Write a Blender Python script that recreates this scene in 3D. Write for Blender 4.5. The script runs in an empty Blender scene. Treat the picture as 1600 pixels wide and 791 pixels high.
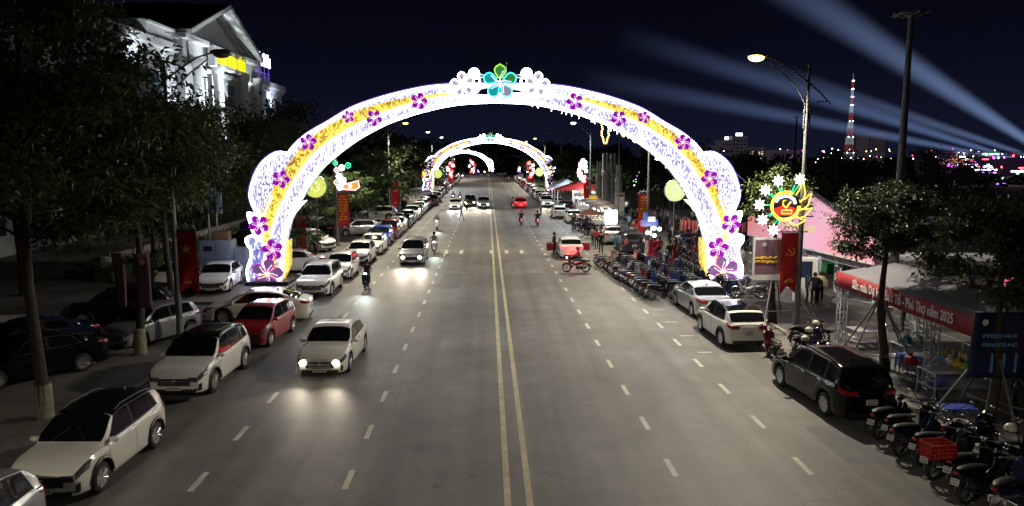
import bpy, math, random
from mathutils import Vector, Matrix, Euler
from mathutils import noise as mnoise
R = random.Random(7)
sc = bpy.context.scene
PI = math.pi

# ---------------------------------------------------------------- camera, world, exposure
CAMH, FPX, THETA, PHI = 7.5, 1150.0, math.radians(1.926), math.radians(7.554)
cd = bpy.data.cameras.new('camera'); cam = bpy.data.objects.new('camera', cd)
sc.collection.objects.link(cam); sc.camera = cam
cam.location = (0, 0, CAMH); cam.rotation_euler = (PI/2 - PHI, 0, -THETA)
cd.sensor_width = 36; cd.lens = FPX / 1600 * 36; cd.clip_start = 0.1; cd.clip_end = 5000
sc.view_settings.view_transform = 'Standard'; sc.view_settings.look = 'None'
sc.view_settings.exposure = 0.38; sc.view_settings.gamma = 1
sc.cycles.use_denoising = True
sc.cycles.max_bounces = 5; sc.cycles.diffuse_bounces = 2; sc.cycles.glossy_bounces = 3
sc.cycles.transmission_bounces = 3; sc.cycles.transparent_max_bounces = 12; sc.cycles.volume_bounces = 0
sc.cycles.sample_clamp_indirect = 3.0
sc.cycles.caustics_reflective = False; sc.cycles.caustics_refractive = False

world = bpy.data.worlds.new('World'); sc.world = world; world.use_nodes = True
wn = world.node_tree; bg = wn.nodes['Background']
tc = wn.nodes.new('ShaderNodeTexCoord'); sx = wn.nodes.new('ShaderNodeSeparateXYZ')
cr = wn.nodes.new('ShaderNodeValToRGB')
wn.links.new(tc.outputs['Generated'], sx.inputs[0]); wn.links.new(sx.outputs['Z'], cr.inputs[0])
e = cr.color_ramp.elements
e[0].position = 0.0; e[0].color = (0.0115, 0.0145, 0.036, 1)
e[1].position = 0.24; e[1].color = (0.0020, 0.0022, 0.0058, 1)
q = e.new(0.12); q.color = (0.0050, 0.0058, 0.0165, 1)
q = e.new(0.05); q.color = (0.0095, 0.0115, 0.031, 1)
nz = wn.nodes.new('ShaderNodeTexNoise'); nz.inputs['Scale'].default_value = 2.2
mx = wn.nodes.new('ShaderNodeMix'); mx.data_type = 'RGBA'; mx.blend_type = 'MULTIPLY'
mx.inputs['Factor'].default_value = 0.5
wn.links.new(tc.outputs['Generated'], nz.inputs['Vector'])
wn.links.new(cr.outputs[0], mx.inputs['A']); wn.links.new(nz.outputs['Fac'], mx.inputs['B'])
wn.links.new(mx.outputs['Result'], bg.inputs[0]); bg.inputs[1].default_value = 0.56

# ---------------------------------------------------------------- pixel -> place helpers (for reading positions off the photo)
RIGHT = Vector((math.cos(THETA), -math.sin(THETA), 0))
FWD = Vector((math.sin(THETA)*math.cos(PHI), math.cos(THETA)*math.cos(PHI), -math.sin(PHI)))
UP = Vector((math.sin(THETA)*math.sin(PHI), math.cos(THETA)*math.sin(PHI), math.cos(PHI)))
def ray(px, py): return FWD + RIGHT*((px-800)/FPX) + UP*((395.5-py)/FPX)
def G(px, py, z=0.0):
    d = ray(px, py); k = (z-CAMH)/d.z; return (d.x*k, d.y*k)
def PY(px, py, Y):
    d = ray(px, py); k = Y/d.y; return (d.x*k, CAMH + d.z*k)
def PX(px, py, X):
    d = ray(px, py); k = X/d.x; return (d.y*k, CAMH + d.z*k)

# ---------------------------------------------------------------- mesh builder
class MB:
    def __init__(s): s.v = []; s.f = []; s.m = []
    def add(s, vs, fs, m=0):
        o = len(s.v); s.v += [tuple(p) for p in vs]
        for f in fs: s.f.append(tuple(i+o for i in f)); s.m.append(m)
        return s
    def box(s, c, d, rz=0, m=0, M=None):
        x, y, z = d[0]/2, d[1]/2, d[2]/2
        vs = [Vector((a*x, b*y, e*z)) for a in (-1, 1) for b in (-1, 1) for e in (-1, 1)]
        Rm = M if M else Matrix.Rotation(rz, 3, 'Z')
        vs = [Rm @ p + Vector(c) for p in vs]
        return s.add(vs, [(0,1,3,2),(4,6,7,5),(0,4,5,1),(2,3,7,6),(0,2,6,4),(1,5,7,3)], m)
    def bbox(s, c, d, b=.02, m=0):  # bevelled box
        x, y, z = d[0]/2, d[1]/2, d[2]/2; vs = []
        for zz, k in ((-z, 1), (-z+b, 0), (z-b, 0), (z, 1)):
            X, Y = x-b*k, y-b*k
            vs += [(c[0]+a, c[1]+e_, c[2]+zz) for a, e_ in ((-X+b,-Y),(X-b,-Y),(X,-Y+b),(X,Y-b),(X-b,Y),(-X+b,Y),(-X,Y-b),(-X,-Y+b))]
        fs = [tuple(range(7, -1, -1)), tuple(range(24, 32))]
        for k in range(3):
            for i in range(8):
                j = (i+1) % 8; fs.append((k*8+i, k*8+j, k*8+8+j, k*8+8+i))
        return s.add(vs, fs, m)
    def tube(s, p0, p1, r0, r1=None, n=8, m=0, caps=True):
        r1 = r0 if r1 is None else r1
        return s.path([p0, p1], [r0, r1], n, m, caps)
    def path(s, pts, rs, n=8, m=0, caps=True, closed=False):
        pts = [Vector(p) for p in pts]; N = len(pts)
        if not isinstance(rs, (list, tuple)): rs = [rs]*N
        vs = []; fs = []; prev = None
        for i, p in enumerate(pts):
            if closed: t = pts[(i+1) % N]-pts[i-1]
            else: t = pts[min(i+1, N-1)]-pts[max(i-1, 0)]
            if t.length < 1e-9: t = Vector((0, 0, 1))
            t.normalize()
            if prev is None:
                a = Vector((0, 0, 1)) if abs(t.z) < .9 else Vector((1, 0, 0)); u = t.cross(a).normalized()
            else:
                u = (prev - t*prev.dot(t))
                u = u.normalized() if u.length > 1e-6 else t.orthogonal().normalized()
            prev = u; w = t.cross(u)
            for k in range(n):
                a = 2*PI*k/n; vs.append(p + (u*math.cos(a)+w*math.sin(a))*rs[i])
        for i in range(N if closed else N-1):
            for k in range(n):
                a, b = i*n+k, i*n+(k+1) % n; c, d = ((i+1) % N)*n+(k+1) % n, ((i+1) % N)*n+k
                fs.append((a, b, c, d))
        if caps and not closed:
            fs.append(tuple(range(n-1, -1, -1))); fs.append(tuple((N-1)*n+k for k in range(n)))
        return s.add(vs, fs, m)
    def lathe(s, prof, c=(0,0,0), axis='Z', n=16, m=0):  # prof: [(r, h)]
        vs = []; fs = []
        for r, h in prof:
            for k in range(n):
                a = 2*PI*k/n; x, y = r*math.cos(a), r*math.sin(a)
                p = {'Z': (x, y, h), 'Y': (x, h, y), 'X': (h, x, y)}[axis]
                vs.append((p[0]+c[0], p[1]+c[1], p[2]+c[2]))
        N = len(prof)
        for i in range(N-1):
            for k in range(n):
                fs.append((i*n+k, i*n+(k+1) % n, (i+1)*n+(k+1) % n, (i+1)*n+k))
        fs.append(tuple(range(n-1, -1, -1))); fs.append(tuple((N-1)*n+k for k in range(n)))
        return s.add(vs, fs, m)
    def ball(s, c, r, n=10, k=7, m=0):
        if not isinstance(r, (tuple, list)): r = (r, r, r)
        vs = []; fs = []
        for i in range(k+1):
            th = PI*i/k
            for j in range(n):
                a = 2*PI*j/n; vs.append((c[0]+r[0]*math.sin(th)*math.cos(a), c[1]+r[1]*math.sin(th)*math.sin(a), c[2]+r[2]*math.cos(th)))
        for i in range(k):
            for j in range(n): fs.append((i*n+j, (i+1)*n+j, (i+1)*n+(j+1) % n, i*n+(j+1) % n))
        return s.add(vs, fs, m)
    def grid(s, fn, nu, nv, m=0, flip=False):
        vs = [fn(i/nu, j/nv) for i in range(nu+1) for j in range(nv+1)]; fs = []
        for i in range(nu):
            for j in range(nv):
                q_ = (i*(nv+1)+j, (i+1)*(nv+1)+j, (i+1)*(nv+1)+j+1, i*(nv+1)+j+1)
                fs.append(q_[::-1] if flip else q_)
        return s.add(vs, fs, m)
    def ribbon(s, A, B, y0, y1, m=0):
        """solid strip between two polylines (x,z) of equal length, from depth y0 (front) to y1"""
        n = len(A); vs = []; fs = []
        for (a, b) in zip(A, B): vs += [(a[0], y0, a[1]), (b[0], y0, b[1]), (b[0], y1, b[1]), (a[0], y1, a[1])]
        for i in range(n-1):
            for k in range(4):
                fs.append((i*4+k, i*4+(k+1) % 4, (i+1)*4+(k+1) % 4, (i+1)*4+k))
        fs.append((3, 2, 1, 0)); o = (n-1)*4; fs.append((o, o+1, o+2, o+3))
        return s.add(vs, fs, m)
    def prism(s, poly, y0, y1, m=0, plane='XZ'):
        n = len(poly)
        def P(a, b, h): return (a, h, b) if plane == 'XZ' else ((a, b, h) if plane == 'XY' else (h, a, b))
        vs = [P(a, b, y0) for a, b in poly] + [P(a, b, y1) for a, b in poly]
        fs = [tuple(range(n)), tuple(range(2*n-1, n-1, -1))] + [(i, i+n, (i+1) % n+n, (i+1) % n) for i in range(n)]
        return s.add(vs, fs, m)
    def truss(s, p0, p1, w, r=.025, seg=None, m=0, n=5):
        p0, p1 = Vector(p0), Vector(p1); t = (p1-p0); Ln = t.length; t.normalize()
        a = Vector((0, 0, 1)) if abs(t.z) < .9 else Vector((0, 1, 0)); u = t.cross(a).normalized()*(w/2); v_ = t.cross(u).normalized()*(w/2)
        cs = [u+v_, u-v_, -u-v_, -u+v_]
        for c in cs: s.tube(p0+c, p1+c, r, n=n, m=m)
        k = seg or max(2, int(Ln/(w*1.3)))
        for i in range(k):
            a0 = p0+t*Ln*i/k; a1 = p0+t*Ln*(i+1)/k
            for j in range(4):
                c, d = cs[j], cs[(j+1) % 4]
                s.tube(a0+(c if i % 2 else d), a1+(d if i % 2 else c), r*.6, n=4, m=m)
                s.tube(a0+c, a0+d, r*.6, n=4, m=m)
        return s
    def mesh(s, name, mats=None, smooth=False, angle=40):
        me = bpy.data.meshes.new(name); me.from_pydata(s.v, [], s.f)
        for mm in (mats if isinstance(mats, (list, tuple)) else [mats] if mats else []): me.materials.append(mm)
        me.polygons.foreach_set('material_index', s.m)
        if smooth:
            me.polygons.foreach_set('use_smooth', [True]*len(s.f)); me.set_sharp_from_angle(angle=math.radians(angle))
        me.update(); return me

COL = sc.collection
def tag(o, label=None, cat=None, group=None, kind=None):
    if label: o['label'] = label
    if cat: o['category'] = cat
    if group: o['group'] = group
    if kind: o['kind'] = kind
    return o
def obj(name, me, parent=None, loc=(0,0,0), rot=(0,0,0), scale=(1,1,1), mats=None):
    if isinstance(me, MB): me = me.mesh(name)
    o = bpy.data.objects.new(name, me); COL.objects.link(o); o.parent = parent
    o.location = loc; o.rotation_euler = rot; o.scale = scale
    if mats:
        for i, m_ in enumerate(mats):
            if m_ is None: continue
            o.material_slots[i].link = 'OBJECT'; o.material_slots[i].material = m_
    return o
def empty(name, loc=(0,0,0), rz=0, label=None, cat=None, group=None, scale=1):
    o = bpy.data.objects.new(name, None); COL.objects.link(o); o.location = loc; o.rotation_euler = (0, 0, rz)
    o.scale = (scale,)*3; o.empty_display_size = .2
    return tag(o, label, cat, group)
_kids = {}
def copy_tree(o, parent=None):
    c = o.copy(); COL.objects.link(c)
    if parent: c.parent = parent
    for ch in list(o.children): copy_tree(ch, c)
    return c
def ibox(name, c, d, mat, parent=None, rz=0, b=0):
    mb = MB(); (mb.bbox((0,0,0), d, b) if b else mb.box((0,0,0), d))
    return obj(name, mb.mesh(name, mat), parent, c, (0,0,rz))

# ---------------------------------------------------------------- materials
def nodes(name):
    m = bpy.data.materials.new(name); m.use_nodes = True; return m, m.node_tree.nodes, m.node_tree.links, m.node_tree.nodes['Principled BSDF']
def pm(name, col, rough=.6, metal=0, var=.25, scale=4, bump=0, coat=0, spec=.5, em=None, es=0, col2=None, trans=0, rvar=.15):
    m, N, L, b = nodes(name)
    b.inputs['Metallic'].default_value = metal
    b.inputs['Specular IOR Level'].default_value = spec; b.inputs['Coat Weight'].default_value = coat
    b.inputs['Coat Roughness'].default_value = .05; b.inputs['Transmission Weight'].default_value = trans
    t = N.new('ShaderNodeTexCoord'); n = N.new('ShaderNodeTexNoise'); n.inputs['Scale'].default_value = scale
    n.inputs['Detail'].default_value = 5; L.new(t.outputs['Object'], n.inputs['Vector'])
    r = N.new('ShaderNodeValToRGB'); L.new(n.outputs['Fac'], r.inputs[0])
    c2 = col2 or tuple(max(0, c*(1-var)) for c in col); c1 = col if col2 else tuple(min(1, c*(1+var*.6)) for c in col)
    r.color_ramp.elements[0].position = .35; r.color_ramp.elements[1].position = .68
    r.color_ramp.elements[0].color = (*c2, 1); r.color_ramp.elements[1].color = (*c1, 1)
    L.new(r.outputs[0], b.inputs['Base Color'])
    mr = N.new('ShaderNodeMapRange'); mr.inputs['To Min'].default_value = max(0.02, rough*(1-rvar)); mr.inputs['To Max'].default_value = min(1, rough*(1+rvar))
    L.new(n.outputs['Fac'], mr.inputs[0]); L.new(mr.outputs[0], b.inputs['Roughness'])
    if bump:
        n2 = N.new('ShaderNodeTexNoise'); n2.inputs['Scale'].default_value = scale*9; n2.inputs['Detail'].default_value = 3
        L.new(t.outputs['Object'], n2.inputs['Vector'])
        bp = N.new('ShaderNodeBump'); bp.inputs['Strength'].default_value = bump; bp.inputs['Distance'].default_value = .02
        L.new(n2.outputs['Fac'], bp.inputs['Height']); L.new(bp.outputs[0], b.inputs['Normal'])
    if em: b.inputs['Emission Color'].default_value = (*em, 1); b.inputs['Emission Strength'].default_value = es
    return m
def emat(name, col, s, base=None, sample=True):
    m = pm(name, base or tuple(c*.5 for c in col), .4, var=.05, em=col, es=s)
    if not sample:
        try: m.cycles.emission_sampling = 'NONE'
        except Exception: pass
    return m
M = {}
def paint(n, c, metal=.0, coat=1.0, rough=.3): M[n] = pm('paint_'+n, c, rough if max(c) > .1 else .14, metal, .06, 1.5, coat=coat if max(c) > .1 else .15, rvar=.1, spec=.5 if max(c) > .1 else .3)
paint('white', (.74, .75, .74)); paint('pearl', (.66, .66, .62)); paint('silver', (.42, .44, .47), .55)
paint('grey', (.33, .35, .38), .5); paint('black', (.006, .006, .008)); paint('darkblue', (.01, .02, .12))
paint('blue', (.03, .06, .4)); paint('red', (.26, .008, .02)); paint('maroon', (.12, .012, .02)); paint('cream', (.6, .56, .46))
paint('darkgrey', (.03, .033, .038)); paint('brightred', (.5, .01, .015)); paint('navy', (.008, .012, .04)); paint('orange', (.6, .16, .02))
M['glass'] = pm('car_glass', (.006, .007, .009), .06, 0, .1, 2, coat=.0, spec=.75)
M['tyre'] = pm('tyre_rubber', (.018, .018, .018), .85, 0, .2, 20, bump=.1)
M['rim'] = pm('alloy_rim', (.5, .5, .52), .3, .85, .1, 8)
M['rimdark'] = pm('wheel_hub_dark', (.010, .010, .011), .7, 0, .1, 8)
M['trim'] = pm('black_plastic_trim', (.012, .012, .013), .5, 0, .2, 12)
M['seam'] = pm('panel_gap_dark', (.006, .006, .006), .8, 0, .1, 12)
M['chrome'] = pm('chrome', (.7, .7, .72), .15, 1, .05, 6)
M['lampglass'] = pm('headlamp_glass', (.16, .17, .19), .06, .6, .4, 14, spec=.9)
M['tailglass'] = pm('taillamp_red_plastic', (.28, .008, .012), .15, 0, .2, 10, coat=.6)
M['plate'] = pm('licence_plate', (.62, .62, .6), .5, 0, .05, 10)
M['plateink'] = pm('plate_ink', (.03, .03, .035), .6, 0, .05, 10)
M['headlit'] = emat('lit_headlamp', (1, .86, .62), 22)
M['headlitw'] = emat('lit_headlamp_white', (.9, .95, 1), 22)
M['drl'] = emat('daytime_running_lamp', (.8, .88, 1), 6)
M['taillit'] = emat('lit_taillamp', (1, .03, .03), 5)
M['seat'] = pm('black_vinyl_seat', (.014, .014, .016), .45, 0, .2, 14)
M['metal'] = pm('galvanised_steel', (.42, .44, .46), .45, .7, .2, 6)
M['polegrey'] = pm('lamp_pole_grey_paint', (.13, .135, .14), .55, .2, .2, 3)
M['darkmetal'] = pm('dark_steel', (.05, .05, .055), .5, .6, .2, 6)
M['concrete'] = pm('weathered_concrete', (.27, .26, .25), .85, 0, .25, 2.5, bump=.3)
M['wallwhite'] = pm('white_rendered_wall', (.66, .67, .66), .8, 0, .1, 1.2, bump=.12)
M['bark'] = pm('tree_bark', (.05, .04, .03), .9, 0, .4, 6, bump=.6)
M['limed'] = pm('limewashed_bark', (.26, .24, .20), .9, 0, .25, 6, bump=.5)
M['wood'] = pm('cut_timber', (.24, .16, .09), .8, 0, .3, 8, bump=.2)
M['redcloth'] = pm('red_banner_cloth', (.50, .012, .015), .75, 0, .12, 3)
M['goldink'] = pm('gold_print', (.75, .48, .04), .6, 0, .08, 6)
M['whiteink'] = pm('white_print', (.72, .72, .74), .6, 0, .06, 6)
M['plastblue'] = pm('blue_plastic', (.05, .09, .42), .4, 0, .12, 5)
M['plastred'] = pm('red_plastic_crate', (.30, .012, .012), .45, 0, .12, 5)
M['plastgreen'] = pm('green_plastic', (.04, .34, .12), .45, 0, .12, 5)
M['plastwhite'] = pm('white_plastic_tub', (.55, .55, .5), .45, 0, .12, 5)
M['hair'] = pm('black_hair', (.012, .010, .009), .5, 0, .3, 30)
M['skin'] = pm('skin', (.42, .25, .17), .55, 0, .08, 10)
for n_, c_ in dict(black=(.012,.012,.014), navy=(.02,.03,.08), red=(.42,.02,.045), white=(.65,.66,.66), blue=(.12,.28,.5), grey=(.16,.16,.17), brown=(.13,.08,.05), pink=(.55,.24,.28), green=(.05,.12,.07), khaki=(.25,.22,.14), jeans=(.05,.08,.16), purple=(.2,.08,.22)).items():
    M['c_'+n_] = pm('cloth_'+n_, c_, .85, 0, .2, 12, bump=.1)
M['leaf1'] = None
def leafmat(name, a, b_):
    m, N, L, b = nodes(name)
    oi = N.new('ShaderNodeNewGeometry'); r = N.new('ShaderNodeValToRGB'); L.new(oi.outputs['Random Per Island'], r.inputs[0])
    r.color_ramp.elements[0].color = (*a, 1); r.color_ramp.elements[1].color = (*b_, 1)
    L.new(r.outputs[0], b.inputs['Base Color']); b.inputs['Roughness'].default_value = .5
    tr = N.new('ShaderNodeBsdfTranslucent'); L.new(r.outputs[0], tr.inputs[0])
    mixs = N.new('ShaderNodeMixShader'); mixs.inputs[0].default_value = .3
    L.new(b.outputs[0], mixs.inputs[1]); L.new(tr.outputs[0], mixs.inputs[2]); L.new(mixs.outputs[0], N['Material Output'].inputs[0])
    return m
M['leafa'] = leafmat('broad_leaf_green', (.012, .022, .006), (.11, .15, .03))
M['leafb'] = leafmat('feathery_leaf_green', (.025, .05, .02), (.08, .12, .035))
M['leafc'] = leafmat('dark_leaf_green', (.018, .03, .012), (.06, .08, .028))

# ---------------------------------------------------------------- ground, road, pavements, kerbs, markings
CX = 0.66                      # centre of the boulevard
KL, KR = CX-11.9, CX+11.9
def ground_mat(name, a, b_, sc1, sc2, rough, patch=None, bump=.25, tiles=0, joint=None, cracks=False):
    m, N, L, b = nodes(name); t = N.new('ShaderNodeTexCoord')
    n1 = N.new('ShaderNodeTexNoise'); n1.inputs['Scale'].default_value = sc1; n1.inputs['Detail'].default_value = 6; n1.inputs['Roughness'].default_value = .65
    n2 = N.new('ShaderNodeTexNoise'); n2.inputs['Scale'].default_value = sc2; n2.inputs['Detail'].default_value = 2
    for n in (n1, n2): L.new(t.outputs['Object'], n.inputs['Vector'])
    r = N.new('ShaderNodeValToRGB'); r.color_ramp.elements[0].position = .3; r.color_ramp.elements[1].position = .7
    r.color_ramp.elements[0].color = (*a, 1); r.color_ramp.elements[1].color = (*b_, 1); L.new(n1.outputs['Fac'], r.inputs[0])
    mx = N.new('ShaderNodeMix'); mx.data_type = 'RGBA'; mx.blend_type = 'OVERLAY'; mx.inputs['Factor'].default_value = .55
    L.new(r.outputs[0], mx.inputs['A']); L.new(n2.outputs['Fac'], mx.inputs['B']); out = mx.outputs['Result']
    if patch:   # long wheel-track wear along the road (Y) and darker oil streak by the lines
        mp = N.new('ShaderNodeMapping'); mp.inputs['Scale'].default_value = (.9, .03, 1); L.new(t.outputs['Object'], mp.inputs['Vector'])
        n3 = N.new('ShaderNodeTexNoise'); n3.inputs['Scale'].default_value = 1.3; n3.inputs['Detail'].default_value = 4; L.new(mp.outputs[0], n3.inputs['Vector'])
        r3 = N.new('ShaderNodeValToRGB'); r3.color_ramp.elements[0].position = .35; r3.color_ramp.elements[0].color = (.62, .60, .56, 1)
        r3.color_ramp.elements[1].position = .62; r3.color_ramp.elements[1].color = (1.1, 1.1, 1.1, 1); L.new(n3.outputs['Fac'], r3.inputs[0])
        n4 = N.new('ShaderNodeTexNoise'); n4.inputs['Scale'].default_value = .16; n4.inputs['Detail'].default_value = 5; L.new(t.outputs['Object'], n4.inputs['Vector'])
        r4 = N.new('ShaderNodeValToRGB'); r4.color_ramp.elements[0].position = .38; r4.color_ramp.elements[0].color = (.68, .66, .62, 1)
        r4.color_ramp.elements[1].position = .6; r4.color_ramp.elements[1].color = (1.05, 1.05, 1.08, 1); L.new(n4.outputs['Fac'], r4.inputs[0])
        for rr in (r3, r4):
            mm = N.new('ShaderNodeMix'); mm.data_type = 'RGBA'; mm.blend_type = 'MULTIPLY'; mm.inputs['Factor'].default_value = .8
            L.new(out, mm.inputs['A']); L.new(rr.outputs[0], mm.inputs['B']); out = mm.outputs['Result']
    if cracks:
        nd = N.new('ShaderNodeTexNoise'); nd.inputs['Scale'].default_value = .8; nd.inputs['Detail'].default_value = 4; L.new(t.outputs['Object'], nd.inputs['Vector'])
        va = N.new('ShaderNodeVectorMath'); va.operation = 'MULTIPLY_ADD'; va.inputs[1].default_value = (2.2, 2.2, 0); L.new(nd.outputs['Color'], va.inputs[0]); L.new(t.outputs['Object'], va.inputs[2])
        vo = N.new('ShaderNodeTexVoronoi'); vo.feature = 'DISTANCE_TO_EDGE'; vo.inputs['Scale'].default_value = .16; L.new(va.outputs[0], vo.inputs['Vector'])
        rc = N.new('ShaderNodeMapRange'); rc.inputs['From Min'].default_value = .0008; rc.inputs['From Max'].default_value = .0034; rc.inputs['To Min'].default_value = .76; L.new(vo.outputs['Distance'], rc.inputs[0])
        n5 = N.new('ShaderNodeTexNoise'); n5.inputs['Scale'].default_value = 1.9; n5.inputs['Detail'].default_value = 3; L.new(t.outputs['Object'], n5.inputs['Vector'])
        r5 = N.new('ShaderNodeMapRange'); r5.inputs['From Min'].default_value = .66; r5.inputs['From Max'].default_value = .74; r5.inputs['To Min'].default_value = 1; r5.inputs['To Max'].default_value = .62; L.new(n5.outputs['Fac'], r5.inputs[0])
        for rr in (rc, r5):
            mm = N.new('ShaderNodeVectorMath'); mm.operation = 'SCALE'; L.new(out, mm.inputs[0]); L.new(rr.outputs[0], mm.inputs['Scale']); out = mm.outputs[0]
    if tiles:
        bk = N.new('ShaderNodeTexBrick'); bk.offset = .5; bk.inputs['Scale'].default_value = tiles; bk.inputs['Mortar Size'].default_value = .012
        bk.inputs['Color1'].default_value = (1, 1, 1, 1); bk.inputs['Color2'].default_value = (.8, .8, .8, 1); bk.inputs['Mortar'].default_value = (.45, .45, .45, 1)
        L.new(t.outputs['Object'], bk.inputs['Vector'])
        mm = N.new('ShaderNodeMix'); mm.data_type = 'RGBA'; mm.blend_type = 'MULTIPLY'; mm.inputs['Factor'].default_value = 1
        L.new(out, mm.inputs['A']); L.new(bk.outputs['Color'], mm.inputs['B']); out = mm.outputs['Result']
    L.new(out, b.inputs['Base Color']); b.inputs['Roughness'].default_value = rough
    bp = N.new('ShaderNodeBump'); bp.inputs['Strength'].default_value = bump; bp.inputs['Distance'].default_value = .01
    L.new(n2.outputs['Fac'], bp.inputs['Height']); L.new(bp.outputs[0], b.inputs['Normal'])
    return m
M['asphalt'] = ground_mat('worn_asphalt', (.112, .110, .104), (.178, .174, .164), .7, 55, .60, patch=True, cracks=True)
M['asphalt2'] = ground_mat('plaza_asphalt', (.06, .06, .06), (.12, .118, .112), .5, 40, .7, patch=True)
M['pavers'] = ground_mat('pavement_slabs', (.10, .095, .085), (.17, .16, .145), .8, 30, .75, tiles=1.25)
M['earth'] = ground_mat('dark_earth_and_grass', (.02, .025, .012), (.05, .055, .03), .3, 12, .95)
M['kerb'] = ground_mat('granite_kerb', (.2, .2, .19), (.32, .31, .29), 1.2, 30, .75)
M['line'] = ground_mat('worn_road_paint', (.34, .33, .27), (.58, .56, .46), 1.6, 60, .6, bump=.3)
M['liney'] = ground_mat('worn_cream_road_paint', (.30, .27, .17), (.52, .47, .31), 1.6, 60, .6, bump=.3)

def sheet(name, x0, x1, y0, y1, z, mat, nx=1, ny=1):
    mb = MB(); mb.grid(lambda u, v: (x0+(x1-x0)*u, y0+(y1-y0)*v, z), nx, ny)
    return tag(obj(name, mb.mesh(name, mat)), kind='structure')
sheet('ground', -1500, 1500, -200, 2600, -.16, M['earth'])
RE = 262.0                     # the straight ends here; the road then bends left
sheet('road', KL, KR, -60, RE, 0, M['asphalt'])
mb = MB()                      # bend to the left
def bend(u, v):
    a = u*.75; r0 = 60 + 23.8*(1-v)-0; cx = KL-60
    return (cx+(60+23.8*v)*math.cos(a), RE+(60+23.8*v)*math.sin(a), 0)
mb.grid(bend, 14, 2); tag(obj('road_bend', mb.mesh('road_bend', M['asphalt'])), kind='structure')
# left pavement with an entrance gap at Y 29.5-37
for n_, (y0, y1) in enumerate(((-60, 28.2), (37.2, RE))):
    ibox('pavement', ((KL-.18-15.6)/2-.0, (y0+y1)/2, .0), (abs(-15.6-KL+.18), y1-y0, .24), M['pavers'])['kind'] = 'structure'
    o = ibox('kerb', (KL-.09, (y0+y1)/2, 0), (.18, y1-y0, .27), M['kerb'], b=.02); o['kind'] = 'structure'
sheet('side_road', -60, KL+.0, 28.2, 37.2, .004, M['asphalt2'])
sheet('parking_lot', -60, -15.6, -60, 28.2, .004, M['asphalt2']); sheet('parking_lot', -60, -15.6, 37.2, RE, .004, M['asphalt2'])
o = ibox('kerb', (KR+.09, (-60+RE)/2, 0), (.18, RE+60, .2), M['kerb'], b=.02); o['kind'] = 'structure'
o = ibox('plaza', (KR+.18+35, 35, -.06), (70, 190, .3), M['asphalt2']); o['kind'] = 'structure'
# plaza seam line seen beside the stalls
o = ibox('plaza_line', (15.05, 15, .0945), (.1, 30, .005), M['line'], rz=0); o['kind'] = 'structure'
mb = MB()
for i in range(96):   # solid double centre line, cut in lengths so wear differs
    y0 = -20+i*2.94
    for x in (.42, .90): mb.grid((lambda u, v, x=x, y0=y0: (x-.075+.15*u, y0+2.94*v, .004)), 1, 1)
tag(obj('centre_line', mb.mesh('centre_line', M['liney'])), kind='structure')
mb = MB(); k = 0
for x in (-3.26, -6.72, 4.42, 7.66):
    for i in range(-6, 84):
        y0 = 1.0+i*2.99 + (.4 if x > 0 else 0)
        if y0+1 > RE: continue
        mb.grid((lambda u, v, x=x, y0=y0: (x-.07+.14*u, y0+1.02*v, .004)), 1, 1)
tag(obj('lane_dashes', mb.mesh('lane_dashes', M['line'])), kind='structure')
# small T marks and short strokes of the bays beside the parked motorbikes, faded zebra remains
mb = MB()
for y0 in [27.2+2.6*i for i in range(12)]: mb.grid((lambda u, v, y0=y0: (8.05+.55*u, y0+.1*v, .008)), 1, 1)
for i in range(9):
    x0 = -6.9+i*1.18
    if i in (2, 5): continue
    mb.grid((lambda u, v, x0=x0: (x0+.28*u, 56.2+2.0*v, .008)), 1, 1)
tag(obj('bay_marks', mb.mesh('bay_marks', M['line'])), kind='structure')

M['patch'] = ground_mat('newer_asphalt_patch', (.095, .095, .096), (.14, .14, .138), 1.1, 60, .7)
M['iron'] = pm('cast_iron_cover', (.045, .042, .04), .6, .5, .3, 9, bump=.4)
for i, (x, y, w, d) in enumerate(((-2.2, 44, 1.3, 5.5), (9.4, 18.2, 1.2, 2.6), (2.6, 66, 2.6, 3.0))):
    mb = MB(); rr = random.Random(i); n = 14; vs = [(x+w/2*math.copysign(min(1, abs(math.cos(a)*1.35)), math.cos(a))*(1+rr.uniform(-.05, .05)), y+d/2*math.copysign(min(1, abs(math.sin(a)*1.35)), math.sin(a))*(1+rr.uniform(-.05, .05)), .002) for a in [2*PI*k/n for k in range(n)]]
    mb.add(vs, [tuple(range(n))]); tag(obj('asphalt_patch', mb.mesh('asphalt_patch', M['patch'])), kind='structure')

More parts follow.
